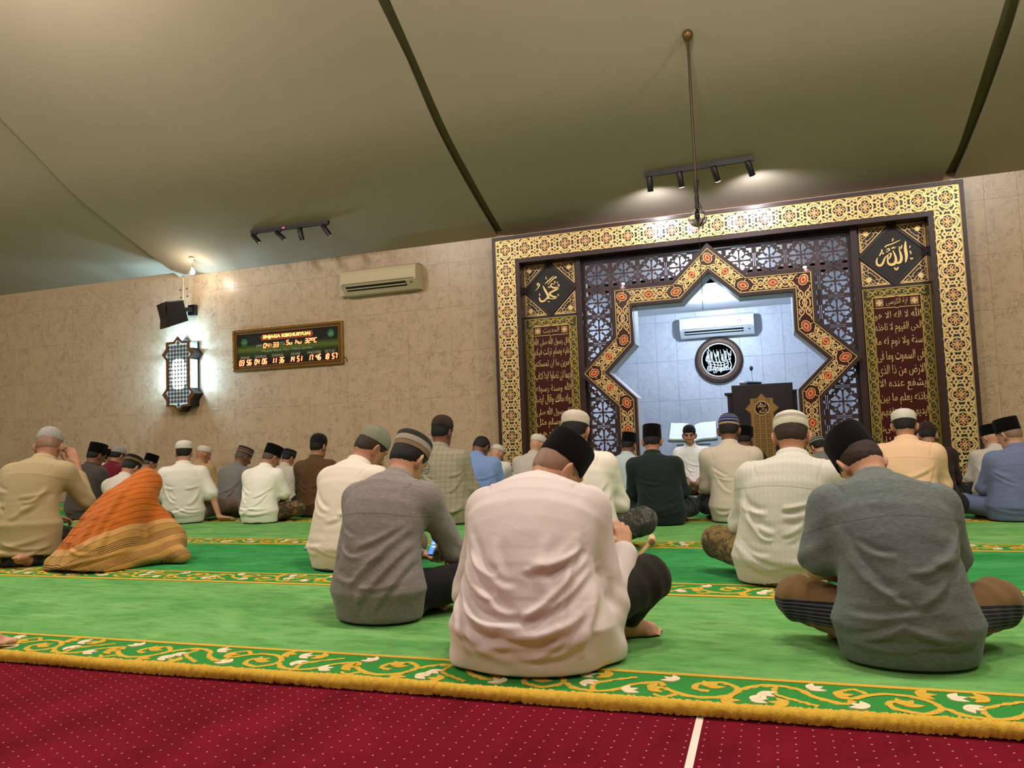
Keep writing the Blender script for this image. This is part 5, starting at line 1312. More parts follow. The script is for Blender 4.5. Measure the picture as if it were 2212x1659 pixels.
def capm(name, bands, knit=0.4, ks=160, rough=0.9):
    """bands: list of (height, colour) over cap height 0..0.1"""
    if name in MATS: return MATS[name]
    m = mat(name, bands[0][1], rough, spec=0.15, sheen=0.1); b = NB(m); v = b.coord('Object'); x, y, z = b.xyz(v)
    f = b.math('DIVIDE', z, 0.11); n = b.n.new('ShaderNodeValToRGB'); n.color_ramp.interpolation = 'CONSTANT'; b.link(f, n.inputs[0]); e = n.color_ramp.elements
    while len(e) < len(bands): e.new(0.5)
    for el, (h, c) in zip(e, bands): el.position = h/0.11; el.color = (*c, 1)
    nn = b.noise(v, ks, 2); b.color(b.mix(b.math('MULTIPLY', nn, 0.35), n.outputs[0], (0.02, 0.02, 0.02)))
    an = b.math('ARCTAN2', y, x)
    k1 = b.math('SINE', b.math('ADD', b.math('MULTIPLY', an, 46.0), b.math('MULTIPLY', z, 420.0))); k2 = b.math('SINE', b.math('SUBTRACT', b.math('MULTIPLY', an, 46.0), b.math('MULTIPLY', z, 420.0)))
    if knit: b.bump(b.math('MULTIPLY', k1, k2), knit, 0.004)
    return m
W_ = lin(232, 224, 208)
CAPS = {
 'peci': VELV,
 'white': capm('white_cap', [(0, lin(226, 220, 206))], 0.12), 'whitesew': capm('white_sewn_cap', [(0, lin(230, 214, 198))], 0.5, 120),
 'greyknit': capm('grey_knit_cap', [(0, lin(206, 198, 192))], 0.9), 'sage': capm('sage_knit_cap', [(0, lin(168, 166, 144)), (0.088, lin(140, 152, 130))], 0.9),
 'pattern': capm('brown_white_pattern_cap', [(0, lin(170, 140, 108)), (0.018, lin(120, 92, 74)), (0.024, lin(196, 180, 164)), (0.052, lin(58, 48, 46)), (0.062, lin(40, 34, 34)), (0.07, lin(64, 54, 50)), (0.08, lin(40, 34, 34))], 0.7),
 'brownbatik': capm('brown_batik_cap', [(0, lin(40, 28, 24)), (0.02, lin(70, 46, 36))], 0.9, 60), 'bluestripe': capm('blue_striped_cap', [(0, lin(196, 160, 110)), (0.016, lin(20, 42, 110)), (0.036, lin(196, 170, 130)), (0.042, lin(22, 46, 118)), (0.06, lin(190, 170, 140)), (0.064, lin(22, 46, 118)), (0.076, lin(180, 160, 130)), (0.08, lin(24, 44, 100))], 0.4),
 'whiteband': capm('white_cap_black_band', [(0, lin(228, 218, 198)), (0.034, lin(64, 58, 54)), (0.036, lin(214, 204, 186)), (0.042, lin(96, 88, 80)), (0.046, lin(214, 204, 186)), (0.054, lin(64, 58, 54)), (0.056, lin(230, 222, 204))], 0.25),
 'blackgold': capm('black_gold_cap', [(0, lin(18, 16, 16)), (0.02, lin(168, 130, 60)), (0.026, lin(70, 52, 26)), (0.036, lin(168, 130, 60)), (0.042, lin(18, 16, 16))], 0.4), 'stripes': capm('brown_cream_striped_cap', [(0, lin(60, 38, 30)), (0.012, lin(196, 168, 130)), (0.018, lin(70, 34, 28)), (0.03, lin(196, 168, 130)), (0.034, lin(52, 30, 28)), (0.05, lin(180, 150, 120)), (0.055, lin(48, 30, 28))], 0.4),
 'blackgrey': capm('black_grey_cap', [(0, lin(20, 20, 22)), (0.02, lin(70, 70, 74)), (0.034, lin(20, 20, 22))], 0.3), 'brown': capm('brown_cap', [(0, lin(52, 30, 26))], 0.3), 'greystripe': capm('grey_striped_cap', [(0, lin(60, 58, 58)), (0.02, lin(190, 186, 180)), (0.03, lin(52, 50, 50)), (0.045, lin(170, 166, 160)), (0.055, lin(60, 58, 58))], 0.3), 'black': capm('soft_black_cap', [(0, lin(18, 17, 18))], 0.2)}
def cap_mesh(kind):
    mb = MB(); n = 40
    def ring(a, bb, z, tilt=0.0, dent=0.0): return [(a*math.cos(2*math.pi*k/n), bb*math.sin(2*math.pi*k/n), z+tilt*math.sin(2*math.pi*k/n)-dent*abs(math.cos(2*math.pi*k/n))**3) for k in range(n)]
    if kind == 'peci':
        prof = [(.083, .104, -.012), (.084, .105, -.008), (.083, .104, .045), (.082, .104, .098), (.079, .101, .106), (.060, .084, .1065), (.03, .055, .104), (.004, .02, .1025)]
        mb.loft([ring(a, b_, z) for a, b_, z in prof], 0, True, True, True)
    elif kind == 'tall':    # patterned flat-topped cap
        prof = [(.084, .103, 0), (.086, .105, .006), (.087, .106, .05), (.086, .104, .076), (.080, .098, .084), (.055, .07, .090), (.02, .03, .095), (.003, .004, .096)]
        mb.loft([ring(a, b_, z) for a, b_, z in prof], 0, True, True, True)
    elif kind == 'round':   # knitted skull cap
        prof = [(.083, .102, 0), (.085, .104, .008), (.084, .102, .030), (.078, .095, .058), (.066, .081, .080), (.046, .058, .096), (.022, .03, .105), (.003, .004, .108)]
        mb.loft([ring(a, b_, z) for a, b_, z in prof], 0, True, True, True)
    else:                   # 'kufi': upright band, domed crown
        prof = [(.084, .102, 0), (.086, .104, .006), (.087, .105, .040), (.084, .101, .054), (.074, .090, .070), (.055, .068, .082), (.028, .036, .090), (.003, .004, .092)]
        mb.loft([ring(a, b_, z) for a, b_, z in prof], 0, True, True, True)
    return mb.mesh('cap')
CAPME = {k: cap_mesh(k) for k in ('peci', 'tall', 'round', 'kufi')}
# ---- anatomy
def hand(wrist, d, up, side, curl=0.5, s=1.0, spread=0.12, thumb_in=0.5):
    """palm along d, back of the hand towards up; side=+1 right hand"""
    d = np.array(d, float); d /= np.linalg.norm(d); up = np.array(up, float); up -= d*(up@d); up /= np.linalg.norm(up); x = np.cross(d, up)*side   # x towards the thumb side... little finger = -x
    x = -x; w = np.array(wrist, float); pr = []
    L = [0.075, 0.082, 0.076, 0.060]; xs_ = [0.030, 0.010, -0.011, -0.030]
    for i in range(4):
        kn = w+d*(0.088-0.004*abs(i-1))*s+x*xs_[i]*s; pr.append(p_cone(w+x*xs_[i]*0.55*s, kn, 0.016*s, 0.0115*s, 0.014))
        p = kn; a = 0.25*curl; yw = xs_[i]*spread*6
        for j, fr in enumerate((0.46, 0.30, 0.24)):
            dirv = d*math.cos(a)-up*math.sin(a)+x*yw*0.6; dirv /= np.linalg.norm(dirv)
            q = p+dirv*L[i]*fr*s; pr.append(p_cone(p, q, (0.0098-0.0007*j)*s, (0.0091-0.0007*j)*s, 0.005)); p = q; a += curl*1.15
    t0 = w+d*0.022*s+x*0.026*s; t1 = t0+(x*0.75+d*0.65-up*0.25*thumb_in)*0.042*s; t2 = t1+(d*0.9+x*(0.35-0.6*thumb_in)-up*0.35*thumb_in)*0.032*s; t3 = t2+(d*0.9-x*0.3*thumb_in-up*0.3*thumb_in)*0.024*s
    pr += [p_cone(w+d*0.01*s, t1, 0.016*s, 0.0125*s, 0.012), p_cone(t1, t2, 0.0115*s, 0.0105*s, 0.006), p_cone(t2, t3, 0.0105*s, 0.009*s, 0.005)]
    return pr
def foot(ankle, d, up, s=1.0, side=1):
    d = np.array(d, float); d /= np.linalg.norm(d); up = np.array(up, float); up -= d*(up@d); up /= np.linalg.norm(up); x = np.cross(d, up)*side; a = np.array(ankle, float)
    h = a-up*0.035-d*0.045; pr = [p_cone(a, h, 0.034, 0.032, 0.03), p_cone(h, a-up*0.035+d*0.11, 0.030, 0.028, 0.03), p_cone(a, a-up*0.03+d*0.11, 0.034, 0.022, 0.03)]
    b0 = a-up*0.04+d*0.115
    for i in range(5):
        k = b0+x*(0.030-0.015*i); L = (0.055, 0.05, 0.046, 0.04, 0.034)[i]; r = 0.0135 if i == 0 else 0.0095
        pr += [p_cone(k-d*0.03, k+d*(0.01-0.004*i), r*1.15, r, 0.014), p_cone(k+d*(0.01-0.004*i), k+d*(L-0.004*i)-up*0.004, r, r*0.95, 0.004)]
    return pr
SMALLCAP = {'peci': 'peci', 'pattern': 'tall', 'blackgold': 'tall', 'stripes': 'tall', 'blackgrey': 'tall', 'greystripe': 'kufi', 'white': 'kufi', 'whitesew': 'kufi', 'whiteband': 'kufi', 'greyknit': 'round', 'sage': 'round', 'brownbatik': 'round', 'bluestripe': 'round', 'brown': 'round', 'black': 'round'}
NFACE = [0]
def person(label, xy, top=None, yaw=0, s=1.0, th=(-8, 34), sway=0.0, head=(10, 0, 0), hoff=(0, 0, 0), wide=1.0, deep=1.0, shoulder=1.0, shirt=None, sleeve='long', trousers=None, legs='sila', cap='peci', cap_off=(0, 0, 0), cap_tilt=6, hair=HB, skinm=SK1,
           elbows=None, wrists=None, hands=None, feet=True, res=0.010, bres=None, folds=(), seed=1, collar=True, flare=1.0, neck_show=0.0, face=False, nfold=8, famp=0.010, kneelift=0.0, extra_shirt=(), L=0.56, cuff=0.055, neck=0.0, maxsway=0.14, kw=0.31, knees=None, yawlim=(-6, 8)):
    root = empty('person', (xy[0], xy[1], CT+0.004), (0, 0, math.radians(yaw)), s); tagp(root, label, 'person', 'seated worshippers')
    rng = np.random.RandomState(seed)
    z0 = 0.20 if legs == 'kneel' else 0.05
    n = 15; t0, t1 = math.radians(th[0]), math.radians(th[1]); tl = t1; tdir = np.array([0, math.sin(tl), math.cos(tl)]); fr = np.linspace(0, 1, n)
    hp, hy, hr = (math.radians(q) for q in head); Rh = _rot(-(tl*0.55+hp), hr, hy)
    def frame(sway):
        pts = [np.array([0, 0, z0])]
        for i in range(n-1):
            f = i/(n-2); a = t0+(t1-t0)*f**1.25; pts.append(pts[-1]+np.array([sway*L/(n-1)*f*2, math.sin(a), math.cos(a)])*np.array([1, L/(n-1), L/(n-1)]))
        SP = np.array(pts); N = SP[-1]
        return SP, N, N+np.array([0, math.sin(tl*0.6), math.cos(tl*0.6)])*(0.055-neck)+Rh@np.array([0, 0.030, 0.085])+np.array(hoff)
    SP, N, hc = frame(sway)
    if top is not None:      # scale so that the crown reaches the height seen in the photograph, lean so that the head stands under it
        ck_ = SMALLCAP[cap] if cap else ''
        cand = [(0, -0.108, 0.126), (0, -0.09, 0.141), (0, 0.085, 0.149), (0, -0.01, 0.144)] if ck_ == 'peci' else [(0, -0.09, 0.10), (0, -0.01, 0.136 if ck_ != 'kufi' else 0.128), (0, 0.07, 0.11)] if cap else [(0, -0.012, 0.116), (0, -0.07, 0.09)]
        tloc = max((Rh@np.array(q) for q in cand), key=lambda q: q[2]); d_ = ray(*top); hd_ = math.hypot(d_[0], d_[1]); ya = math.radians(yaw)
        def miss(ya, hc, x0):
            global _S
            tp = hc+tloc
            for _ in range(3):
                ss = _S; w = (x0+ss*(tp[0]*math.cos(ya)-tp[1]*math.sin(ya)), xy[1]+ss*(tp[0]*math.sin(ya)+tp[1]*math.cos(ya))); _S = (CAM_H+d_[2]*math.hypot(*w)/hd_-root.location.z)/tp[2]
            return w[0]-d_[0]*math.hypot(*w)/hd_
        globals()['_S'] = 0.9; x0 = xy[0]
        for _ in range(100):
            m_ = miss(ya, hc, x0)
            if abs(m_) < 0.004: break
            ny = ya+(0.01 if m_ > 0 else -0.01)
            if not math.radians(yaw+yawlim[0]) <= ny <= math.radians(yaw+yawlim[1]): break
            ya = ny
        for _ in range(100):
            m_ = miss(ya, hc, x0)
            if abs(m_) < 0.004: break
            ns = sway-(0.006 if m_ > 0 else -0.006)
            if abs(ns) > maxsway: break
            sway = ns; SP, N, hc = frame(sway)
        m_ = miss(ya, hc, x0); x0 -= m_; miss(ya, hc, x0); s = _S
        root.location.x = x0; root.rotation_euler[2] = ya; root.scale = (s, s, s)
        print('PERSON %-46s s=%.2f shift=%.2f yaw=%.0f sway=%.2f loc=%.2f,%.2f' % (label[:46], s, -m_, math.degrees(ya), sway, x0, xy[1]))
    Hd = lambda p: hc+Rh@np.array(p, float)
    he = lambda c, r, k=0.02, R2=None, op='u': p_ell(Hd(c), r, Rh if R2 is None else Rh@R2, k, op)
    A0 = np.interp(fr, [0, .1, .3, .5, .72, .86, .95, 1], [.185, .19, .168, .160, .178, .165, .105, .062])*wide
    B0 = np.interp(fr, [0, .1, .3, .5, .72, .86, .95, 1], [.125, .13, .118, .108, .112, .10, .080, .058])*deep
    def sp(f): return np.array([np.interp(f, fr, SP[:, k]) for k in range(3)])
    sh = sp(0.87); sw = 0.172*shoulder*wide**0.5
    SJ = {1: sh+np.array([sw, 0.005, -0.022]), -1: sh+np.array([-sw, 0.005, -0.022])}
    el = dict(elbows or {}); wr = dict(wrists or {})
    for sg in (1, -1):
        el.setdefault(sg, (sg*0.222*wide+sh[0]*0.6, sh[1]+0.065, sh[2]-0.262)); wr.setdefault(sg, (sg*0.09, max(0.26, sh[1]+0.12), 0.19))
    # ---------------- body
    pr = [p_tube(SP, A0*0.72, B0*0.72, 0.03)]
    pr += [p_cone(N-tdir*0.03, Hd((0, -0.022, -0.062)), 0.060, 0.054, 0.03)]
    for sg in (1, -1):
        e_, w_ = np.array(el[sg]), np.array(wr[sg])
        pr += [p_cone(N-tdir*0.05, SJ[sg], 0.05, 0.045, 0.05), p_cone(SJ[sg], e_, 0.046, 0.038, 0.03), p_cone(e_, w_, 0.036, 0.025, 0.02)]
        hs = (hands or {}).get(sg, {})
        fd = np.array(hs.get('d', (w_-e_)+np.array([-sg*0.06, 0.02, -0.03]))); pr += hand(w_, fd, hs.get('up', (0, -0.2, 1)), sg, hs.get('curl', 0.7), 1.0, hs.get('spread', 0.12), hs.get('thumb', 0.5))
    LG = {}
    for sg in (1, -1):
        if legs == 'kneel': hp_, kn, an = (sg*0.09, 0.02, 0.19), (sg*0.17, 0.38, 0.10), (sg*0.10, -0.09, 0.030); fd_, fu = (sg*0.05, -1, -0.02), (0, 0.02, -1)
        elif legs == 'kneeup' and sg > 0: hp_, kn, an = (0.09, 0.03, 0.11), (0.36, 0.34, 0.27), (0.27, 0.40, 0.06); fd_, fu = (0.75, 0.5, -0.12), (0, 0, 1)
        elif legs == 'side': hp_, kn, an = (sg*0.09, 0.02, 0.11), ((0.42, 0.22, 0.14) if sg > 0 else (0.18, 0.34, 0.13)), ((0.62, 0.30, 0.06) if sg > 0 else (0.50, 0.36, 0.06)); fd_, fu = (1, 0.2, 0), (0, 0, 1)
        else: hp_, kn, an = (sg*0.09, 0.03, 0.11), (sg*(kw+0.02*wide), 0.22, 0.125+kneelift), (-sg*0.09, 0.34 if sg > 0 else 0.29, 0.065); fd_, fu = (-sg*0.9, -0.35, -0.12), (0, 0.25, 1)
        if knees and sg in knees: kn = knees[sg]
        LG[sg] = (np.array(hp_), np.array(kn), np.array(an))
        pr += [p_cone(hp_, kn, 0.06, 0.045, 0.03), p_cone(kn, an, 0.042, 0.030, 0.02)]
        if feet: pr += foot(an, fd_, fu, 1.0, -sg if legs != 'kneel' else sg)
    # head
    pr += [he((0, -0.012, 0.030), (.074, .094, .084), 0.02), he((0, 0.022, -0.030), (.060, .070, .092), 0.03), he((0, 0.046, -0.092), (.040, .040, .030), 0.03), he((0, -0.045, -0.02), (.060, .055, .06), 0.03)]
    pr += [p_cone(Hd((0, .090, .012)), Hd((0, .110, -.028)), .009, .0135, .012), p_cone(Hd((-.012, .098, -.033)), Hd((.012, .098, -.033)), .009, .009, .008), p_cone(Hd((-.036, .080, .032)), Hd((.036, .080, .032)), .012, .012, .015)]
    for sg in (1, -1):
        Re = _rot(0, sg*0.12, sg*0.72)
        pr += [he((sg*.081, -.012, -.012), (.0095, .024, .037), .007, Re), he((sg*.076, .000, -.038), (.008, .011, .015), .006, Re), p_ell(Hd((sg*.090, -.001, -.006)), (.006, .014, .022), Rh@Re, .004, 's')]
    if face:
        for sg in (1, -1): pr += [p_ell(Hd((sg*.032, .098, .008)), (.017, .014, .010), Rh, .008, 's'), p_ell(Hd((sg*.045, .070, -.025)), (.022, .02, .018), Rh, .015)]
        pr += [p_cone(Hd((-.020, .094, -.062)), Hd((.020, .094, -.062)), .006, .006, .005), p_cone(Hd((-.016, .093, -.073)), Hd((.016, .093, -.073)), .007, .007, .005), p_cone(Hd((-.022, .103, -.0675)), Hd((.022, .103, -.0675)), .003, .003, .002)]
        pr[-1] = (*pr[-1][:5], 's', .003)
    bb = np.concatenate([SP, np.array(list(el.values())), np.array(list(wr.values())), [hc], [q for t in LG.values() for q in t]]); lo, hi = bb.min(0)-0.2, bb.max(0)+0.2; lo[2] = -0.03
    V, F = mesh_sdf(pr, lo, hi, bres or res*0.85)
    V[:, 2] = np.maximum(V[:, 2], 0.002)
    body = linko('body', np_mesh('body', V, F), root, skinm)
    if face:
        for sg in (1, -1):
            mb = MB(); c_ = Hd((sg*.032, .086, .008)); 
            mb.lathe([(0, -.0115), (.007, -.009), (.0115, 0), (.007, .009), (0, .0115)], 12, center=tuple(c_)); mb.build('eye', mat('eye_dark', lin(38, 26, 22), 0.3), root)
            mb = MB(); mb.tube([Hd((sg*.016, .100, .026)), Hd((sg*.034, .101, .031)), Hd((sg*.052, .090, .026))], [.003, .0042, .002], 6); mb.build('eyebrow', HB, root)
    # ---------------- shirt
    if shirt is not None:
        A1 = np.interp(fr, [0, .12, .3, .5, .72, .86, .94, 1], [.190*flare, .226*flare, .198, .186, .202, .182, .125, .076])*wide; B1 = np.interp(fr, [0, .12, .3, .5, .72, .86, .94, 1], [.130, .162, .140, .128, .128, .116, .092, .072])*deep
        SQ = SP.copy(); SQ[0, 2] = (0.10 if legs == 'kneel' else -0.02); sq = [p_tube(SQ, A1, B1, 0.03)]
        if legs == 'kneel': sq += [p_tube(np.array([(0, -0.02, 0.06), (0, 0, 0.26)]), [.21*wide*flare, .20*wide], [.17, .15], 0.05)]
        for sg in (1, -1):
            e_, w_ = np.array(el[sg]), np.array(wr[sg])
            sq += [p_cone(N-tdir*0.075, SJ[sg], 0.070, 0.070, 0.06)]
            if sleeve == 'short':
                q = SJ[sg]+(e_-SJ[sg])*0.80; sq += [p_cone(SJ[sg], q, 0.072, 0.078, 0.05)]
            else: sq += [p_cone(SJ[sg], e_, 0.070, 0.058, 0.05), p_cone(e_, e_+(w_-e_)*0.94, 0.057, cuff*0.72, 0.03)]
        sq += list(extra_shirt)
        if not neck_show: pass
        sq += [p_plane(N+tdir*0.028, tdir, 'i', 0.008), p_plane((0, 0, 0.004), (0, 0, -1), 'i', 0.01)]
        lo, hi = bb.min(0)-0.26, bb.max(0)+0.2; lo[2] = -0.03; hi[2] = N[2]+0.14; lo[0] -= 0.06; hi[0] += 0.06
        V, F = mesh_sdf(sq, lo, hi, res); V = relax(V, F, 1, 0.4); Nn = normals(V, F)
        fl_ = list(folds); hh = sh[2]
        for k in range(nfold):
            sg = 1 if k % 2 else -1
            if k < nfold*0.55: p0 = (sg*rng.uniform(.15, .19)*wide, hh-rng.uniform(.08, .16)); p2 = (sg*rng.uniform(-.02, .07), hh-rng.uniform(.14, .34))
            else: p0 = (sg*rng.uniform(.16, .21)*wide, rng.uniform(.08, .24)); p2 = (sg*rng.uniform(-.08, .05), rng.uniform(.05, .20))
            p1 = ((p0[0]+p2[0])/2+rng.uniform(-.03, .03), min(p0[1], p2[1])-rng.uniform(0, .035)); fl_.append((p0, p1, p2, famp*rng.uniform(.5, 1.1), rng.uniform(.010, .018)))
        d = fold_disp(V, Nn, fl_, not face)+noise3(V, seed, 22)*0.0022+noise3(V, seed+7, 48)*0.0012
        # creases gathered round the elbows and armpits
        for sg in (1, -1):
            c_ = np.array(el[sg]); r = np.linalg.norm(V-c_, axis=1); d += np.exp(-(r/0.10)**2)*0.004*np.sin((V@np.array([sg*30, 40, 70]))+seed)
            if res < 0.0092:     # armhole seam
                ad = np.array(SJ[sg])-N; ad[2] *= 0.3; ad /= np.linalg.norm(ad); q = V-(np.array(SJ[sg])-ad*0.012); t = q@ad; rr = np.linalg.norm(q-t[:, None]*ad, axis=1)
                d += (-0.0035*np.exp(-(t/0.006)**2)+0.002*np.exp(-((t+0.012)/0.006)**2))*np.clip((0.135-rr)/0.03, 0, 1)
        edge = np.clip((V[:, 2]-0.01)/0.03, 0, 1); V = V+Nn*(d*edge)[:, None]
        V[:, 2] = np.maximum(V[:, 2], 0.003)
        so = linko('shirt', np_mesh('shirt', V, F), root, shirt)
        if collar:
            mb = MB(); rings = []
            for (rr, dz) in ((0.074, -0.012), (0.079, 0.004), (0.075, 0.034), (0.070, 0.036), (0.068, 0.0)):
                ring = []
                ux = np.array([1, 0, 0]); uy = np.cross(tdir, ux)*1.0
                for k in range(24):
                    a = 2*math.pi*k/24; ring.append(tuple(N+tdir*(dz-0.004)+ux*math.cos(a)*rr*1.0*min(1.1, wide)+uy*math.sin(a)*rr*0.95))
                rings.append(ring)
            mb.loft(rings, 0, False, False, True); mb.build('collar', shirt, so)
    # ---------------- legs covering
    if trousers is not None:
        tq = [p_tube(np.array([(0, 0, 0.0), (0, 0.0, z0+0.12)]), [.19*wide, .17*wide], [.14, .12], 0.04)]
        for sg in (1, -1):
            hp_, kn, an = LG[sg]
            tq += [p_cone(hp_, kn, 0.098, 0.082, 0.05), p_cone(kn, kn+(an-kn)*(0.86 if legs != 'kneel' else 0.95), 0.078, 0.052, 0.04)]
        if legs == 'sila': tq += [p_ell((0, 0.24, 0.075), (.20, .12, .06), None, 0.05)]
        tq += [p_plane((0, 0, 0.004), (0, 0, -1), 'i', 0.01)]
        allp = np.array([q for t in LG.values() for q in t]+[(0, -.2, 0), (0, 0, .3)]); lo, hi = allp.min(0)-0.13, allp.max(0)+0.13; lo[2] = -0.03
        V, F = mesh_sdf(tq, lo, hi, res*1.1); Nn = normals(V, F); d = noise3(V, seed+3, 30)*0.003+noise3(V, seed+4, 60)*0.002
        for sg in (1, -1):
            hp_, kn, an = LG[sg]; ax = (kn-hp_)/np.linalg.norm(kn-hp_); r = np.linalg.norm(V-kn, axis=1); d += np.exp(-(r/0.13)**2)*0.0035*np.sin(V@(ax*95)+seed*2)
        V = V+Nn*d[:, None]; V[:, 2] = np.maximum(V[:, 2], 0.002)
        linko('trousers' if 'sarong' not in trousers.name else 'sarong', np_mesh('trousers', V, F), root, trousers)
    # ---------------- hair and cap
    co = np.array(cap_off); cz = 0.036; tilt = math.radians(cap_tilt)
    Rc = Rh@_rot(tilt, 0, 0); cp = Hd((0+co[0], -0.010+co[1], cz+co[2]))
    if hair is not None:
        hq = [p_ell(Hd((0, -0.014, 0.026)), (.0795, .098, .088), Rh, .01), p_ell(Hd((0, -0.050, -0.022)), (.063, .053, .055), Rh, .025)]
        nrm = Rh@np.array([0, 0.80, -0.60]); hq += [p_plane(Hd((0, 0.052, 0.005)), nrm, 'i', .01), p_plane(Hd((0, 0, -0.060)), Rh@np.array([0, 0.25, -1.0])/1.03, 'i', .012)]
        for sg in (1, -1): hq.append(p_ell(Hd((sg*.086, -.004, -.012)), (.016, .028, .040), Rh@_rot(0, sg*.12, sg*.72), .006, 's'))
        hres = min(res, 0.009)*0.8
        V, F = mesh_sdf(hq, hc-0.16, hc+0.16, hres); V = V+normals(V, F)*(noise3(V, seed, 160)*0.0014)[:, None]
        linko('hair', np_mesh('hair', V, F), root, hair)
    if cap:
        o = linko('cap', CAPME[SMALLCAP[cap]].copy(), root, CAPS[cap]); M = Matrix(Rc.tolist()).to_4x4(); M.translation = Vector(cp); o.matrix_local = M
    root['_h'] = 0; del root['_h']
    return dict(root=root, H=Hd, R=Rh, N=N, hc=hc, spine=SP, SJ=SJ, top=Hd((0, 0, 0.15)))
def at(px, py, fwd=0.15):
    """floor point under a pixel, moved fwd metres further along the view"""
    q = onZ(px, py, CT); d = np.array(q[:2]); d = d/np.linalg.norm(d); return (q[0]+d[0]*fwd, q[1]+d[1]*fwd)
# ================================================================== PEOPLE: the congregation
TR_BLACK = cloth('black_trousers', lin(22, 21, 22), wr=0.3); TR_OLIVE = cloth('olive_trousers', lin(32, 30, 21), wr=0.3); TR_NAVY = cloth('navy_sarong', lin(26, 30, 44), kind='sarong', col2=lin(44, 46, 52)); TR_BROWN = cloth('brown_grey_trousers', lin(112, 94, 82)); TR_GREY = cloth('dark_grey_sarong', lin(54, 54, 52), kind='sarong', col2=lin(84, 84, 80))
SA_BR = cloth('brown_batik_sarong', lin(64, 50, 34), kind='sarong', col2=lin(120, 96, 56)); SA_ST = cloth('striped_brown_sarong', lin(112, 84, 52), kind='stripe'); SA_OL = cloth('olive_brown_sarong', lin(116, 96, 52), kind='sarong', col2=lin(60, 50, 40)); SA_DK = cloth('dark_pattern_sarong', lin(36, 32, 36), kind='sarong', col2=lin(64, 60, 64))
SH = {
 'pinkwhite': cloth('pinkish_white_shirt', lin(210, 196, 192), 0.7, 0.03, wr=0.1), 'greyheather': cloth('grey_heather_shirt', lin(124, 116, 112), 0.85, 0.22, kind='heather', wr=0.25, seam=(0.475, 0.7, 0.10)),
 'greygreen': cloth('grey_green_heather_shirt', lin(92, 100, 96), 0.85, 0.26, kind='heather', wr=0.2, seam=(0.50, 0.9, 0.12)), 'khaki': cloth('khaki_shirt', lin(168, 148, 110), 0.8, 0.05, seam=(0.62, 0.8, 0.1)),
 'cream': cloth('cream_shirt', lin(222, 207, 193), 0.85, 0.05), 'creamw': cloth('cream_white_shirt', lin(226, 218, 204), 0.75, 0.04), 'stone': cloth('pale_stone_shirt', lin(198, 194, 182), 0.8, 0.04, kind='dobby', seam=(0.47, 0.7, 0.1)),
 'beige': cloth('beige_shirt', lin(198, 185, 167), 0.85, 0.05), 'bottle': cloth('dark_green_shirt', lin(22, 36, 34), 0.85, 0.15), 'aqua': cloth('pale_aqua_shirt', lin(186, 202, 200), 0.8, 0.04), 'plaid': cloth('grey_plaid_shirt', lin(158, 148, 126), 0.85, 0.1, kind='plaid', col2=lin(110, 104, 90)),
 'blue': cloth('sky_blue_shirt', lin(124, 150, 200), 0.85, 0.06), 'denim': cloth('blue_chambray_shirt', lin(98, 108, 138), 0.85, 0.2, kind='heather', seam=(0.47, 0.5, 0.1)), 'peach': cloth('peach_shirt', lin(228, 188, 150), 0.8, 0.04, seam=(0.49, 0.5, 0.1)), 'maroon': cloth('dark_maroon_shirt', lin(48, 28, 28), 0.85, 0.12),
 'white': cloth('white_shirt', lin(222, 216, 204), 0.8, 0.03), 'whiteb': cloth('bright_white_shirt', lin(232, 228, 214), 0.8, 0.03), 'batik': cloth('brown_batik_shirt', lin(84, 58, 30), 0.8, 0.1, kind='batik', col2=lin(176, 136, 74)), 'slate': cloth('slate_grey_shirt', lin(116, 112, 108), 0.85, 0.1), 'charcoal': cloth('charcoal_shirt', lin(70, 60, 58), 0.85, 0.2, kind='heather'),
 'wine': cloth('wine_red_sweater', lin(104, 24, 38), 0.9, 0.08), 'tan': cloth('tan_shirt', lin(176, 146, 100), 0.85, 0.05), 'palegrey': cloth('pale_grey_shirt', lin(196, 186, 174), 0.85, 0.04), 'lilac': cloth('pale_lilac_shirt', lin(196, 182, 184), 0.85, 0.04), 'lecture': cloth('lecturer_white_shirt', lin(236, 232, 232), 0.75, 0.03)}
PP = {}
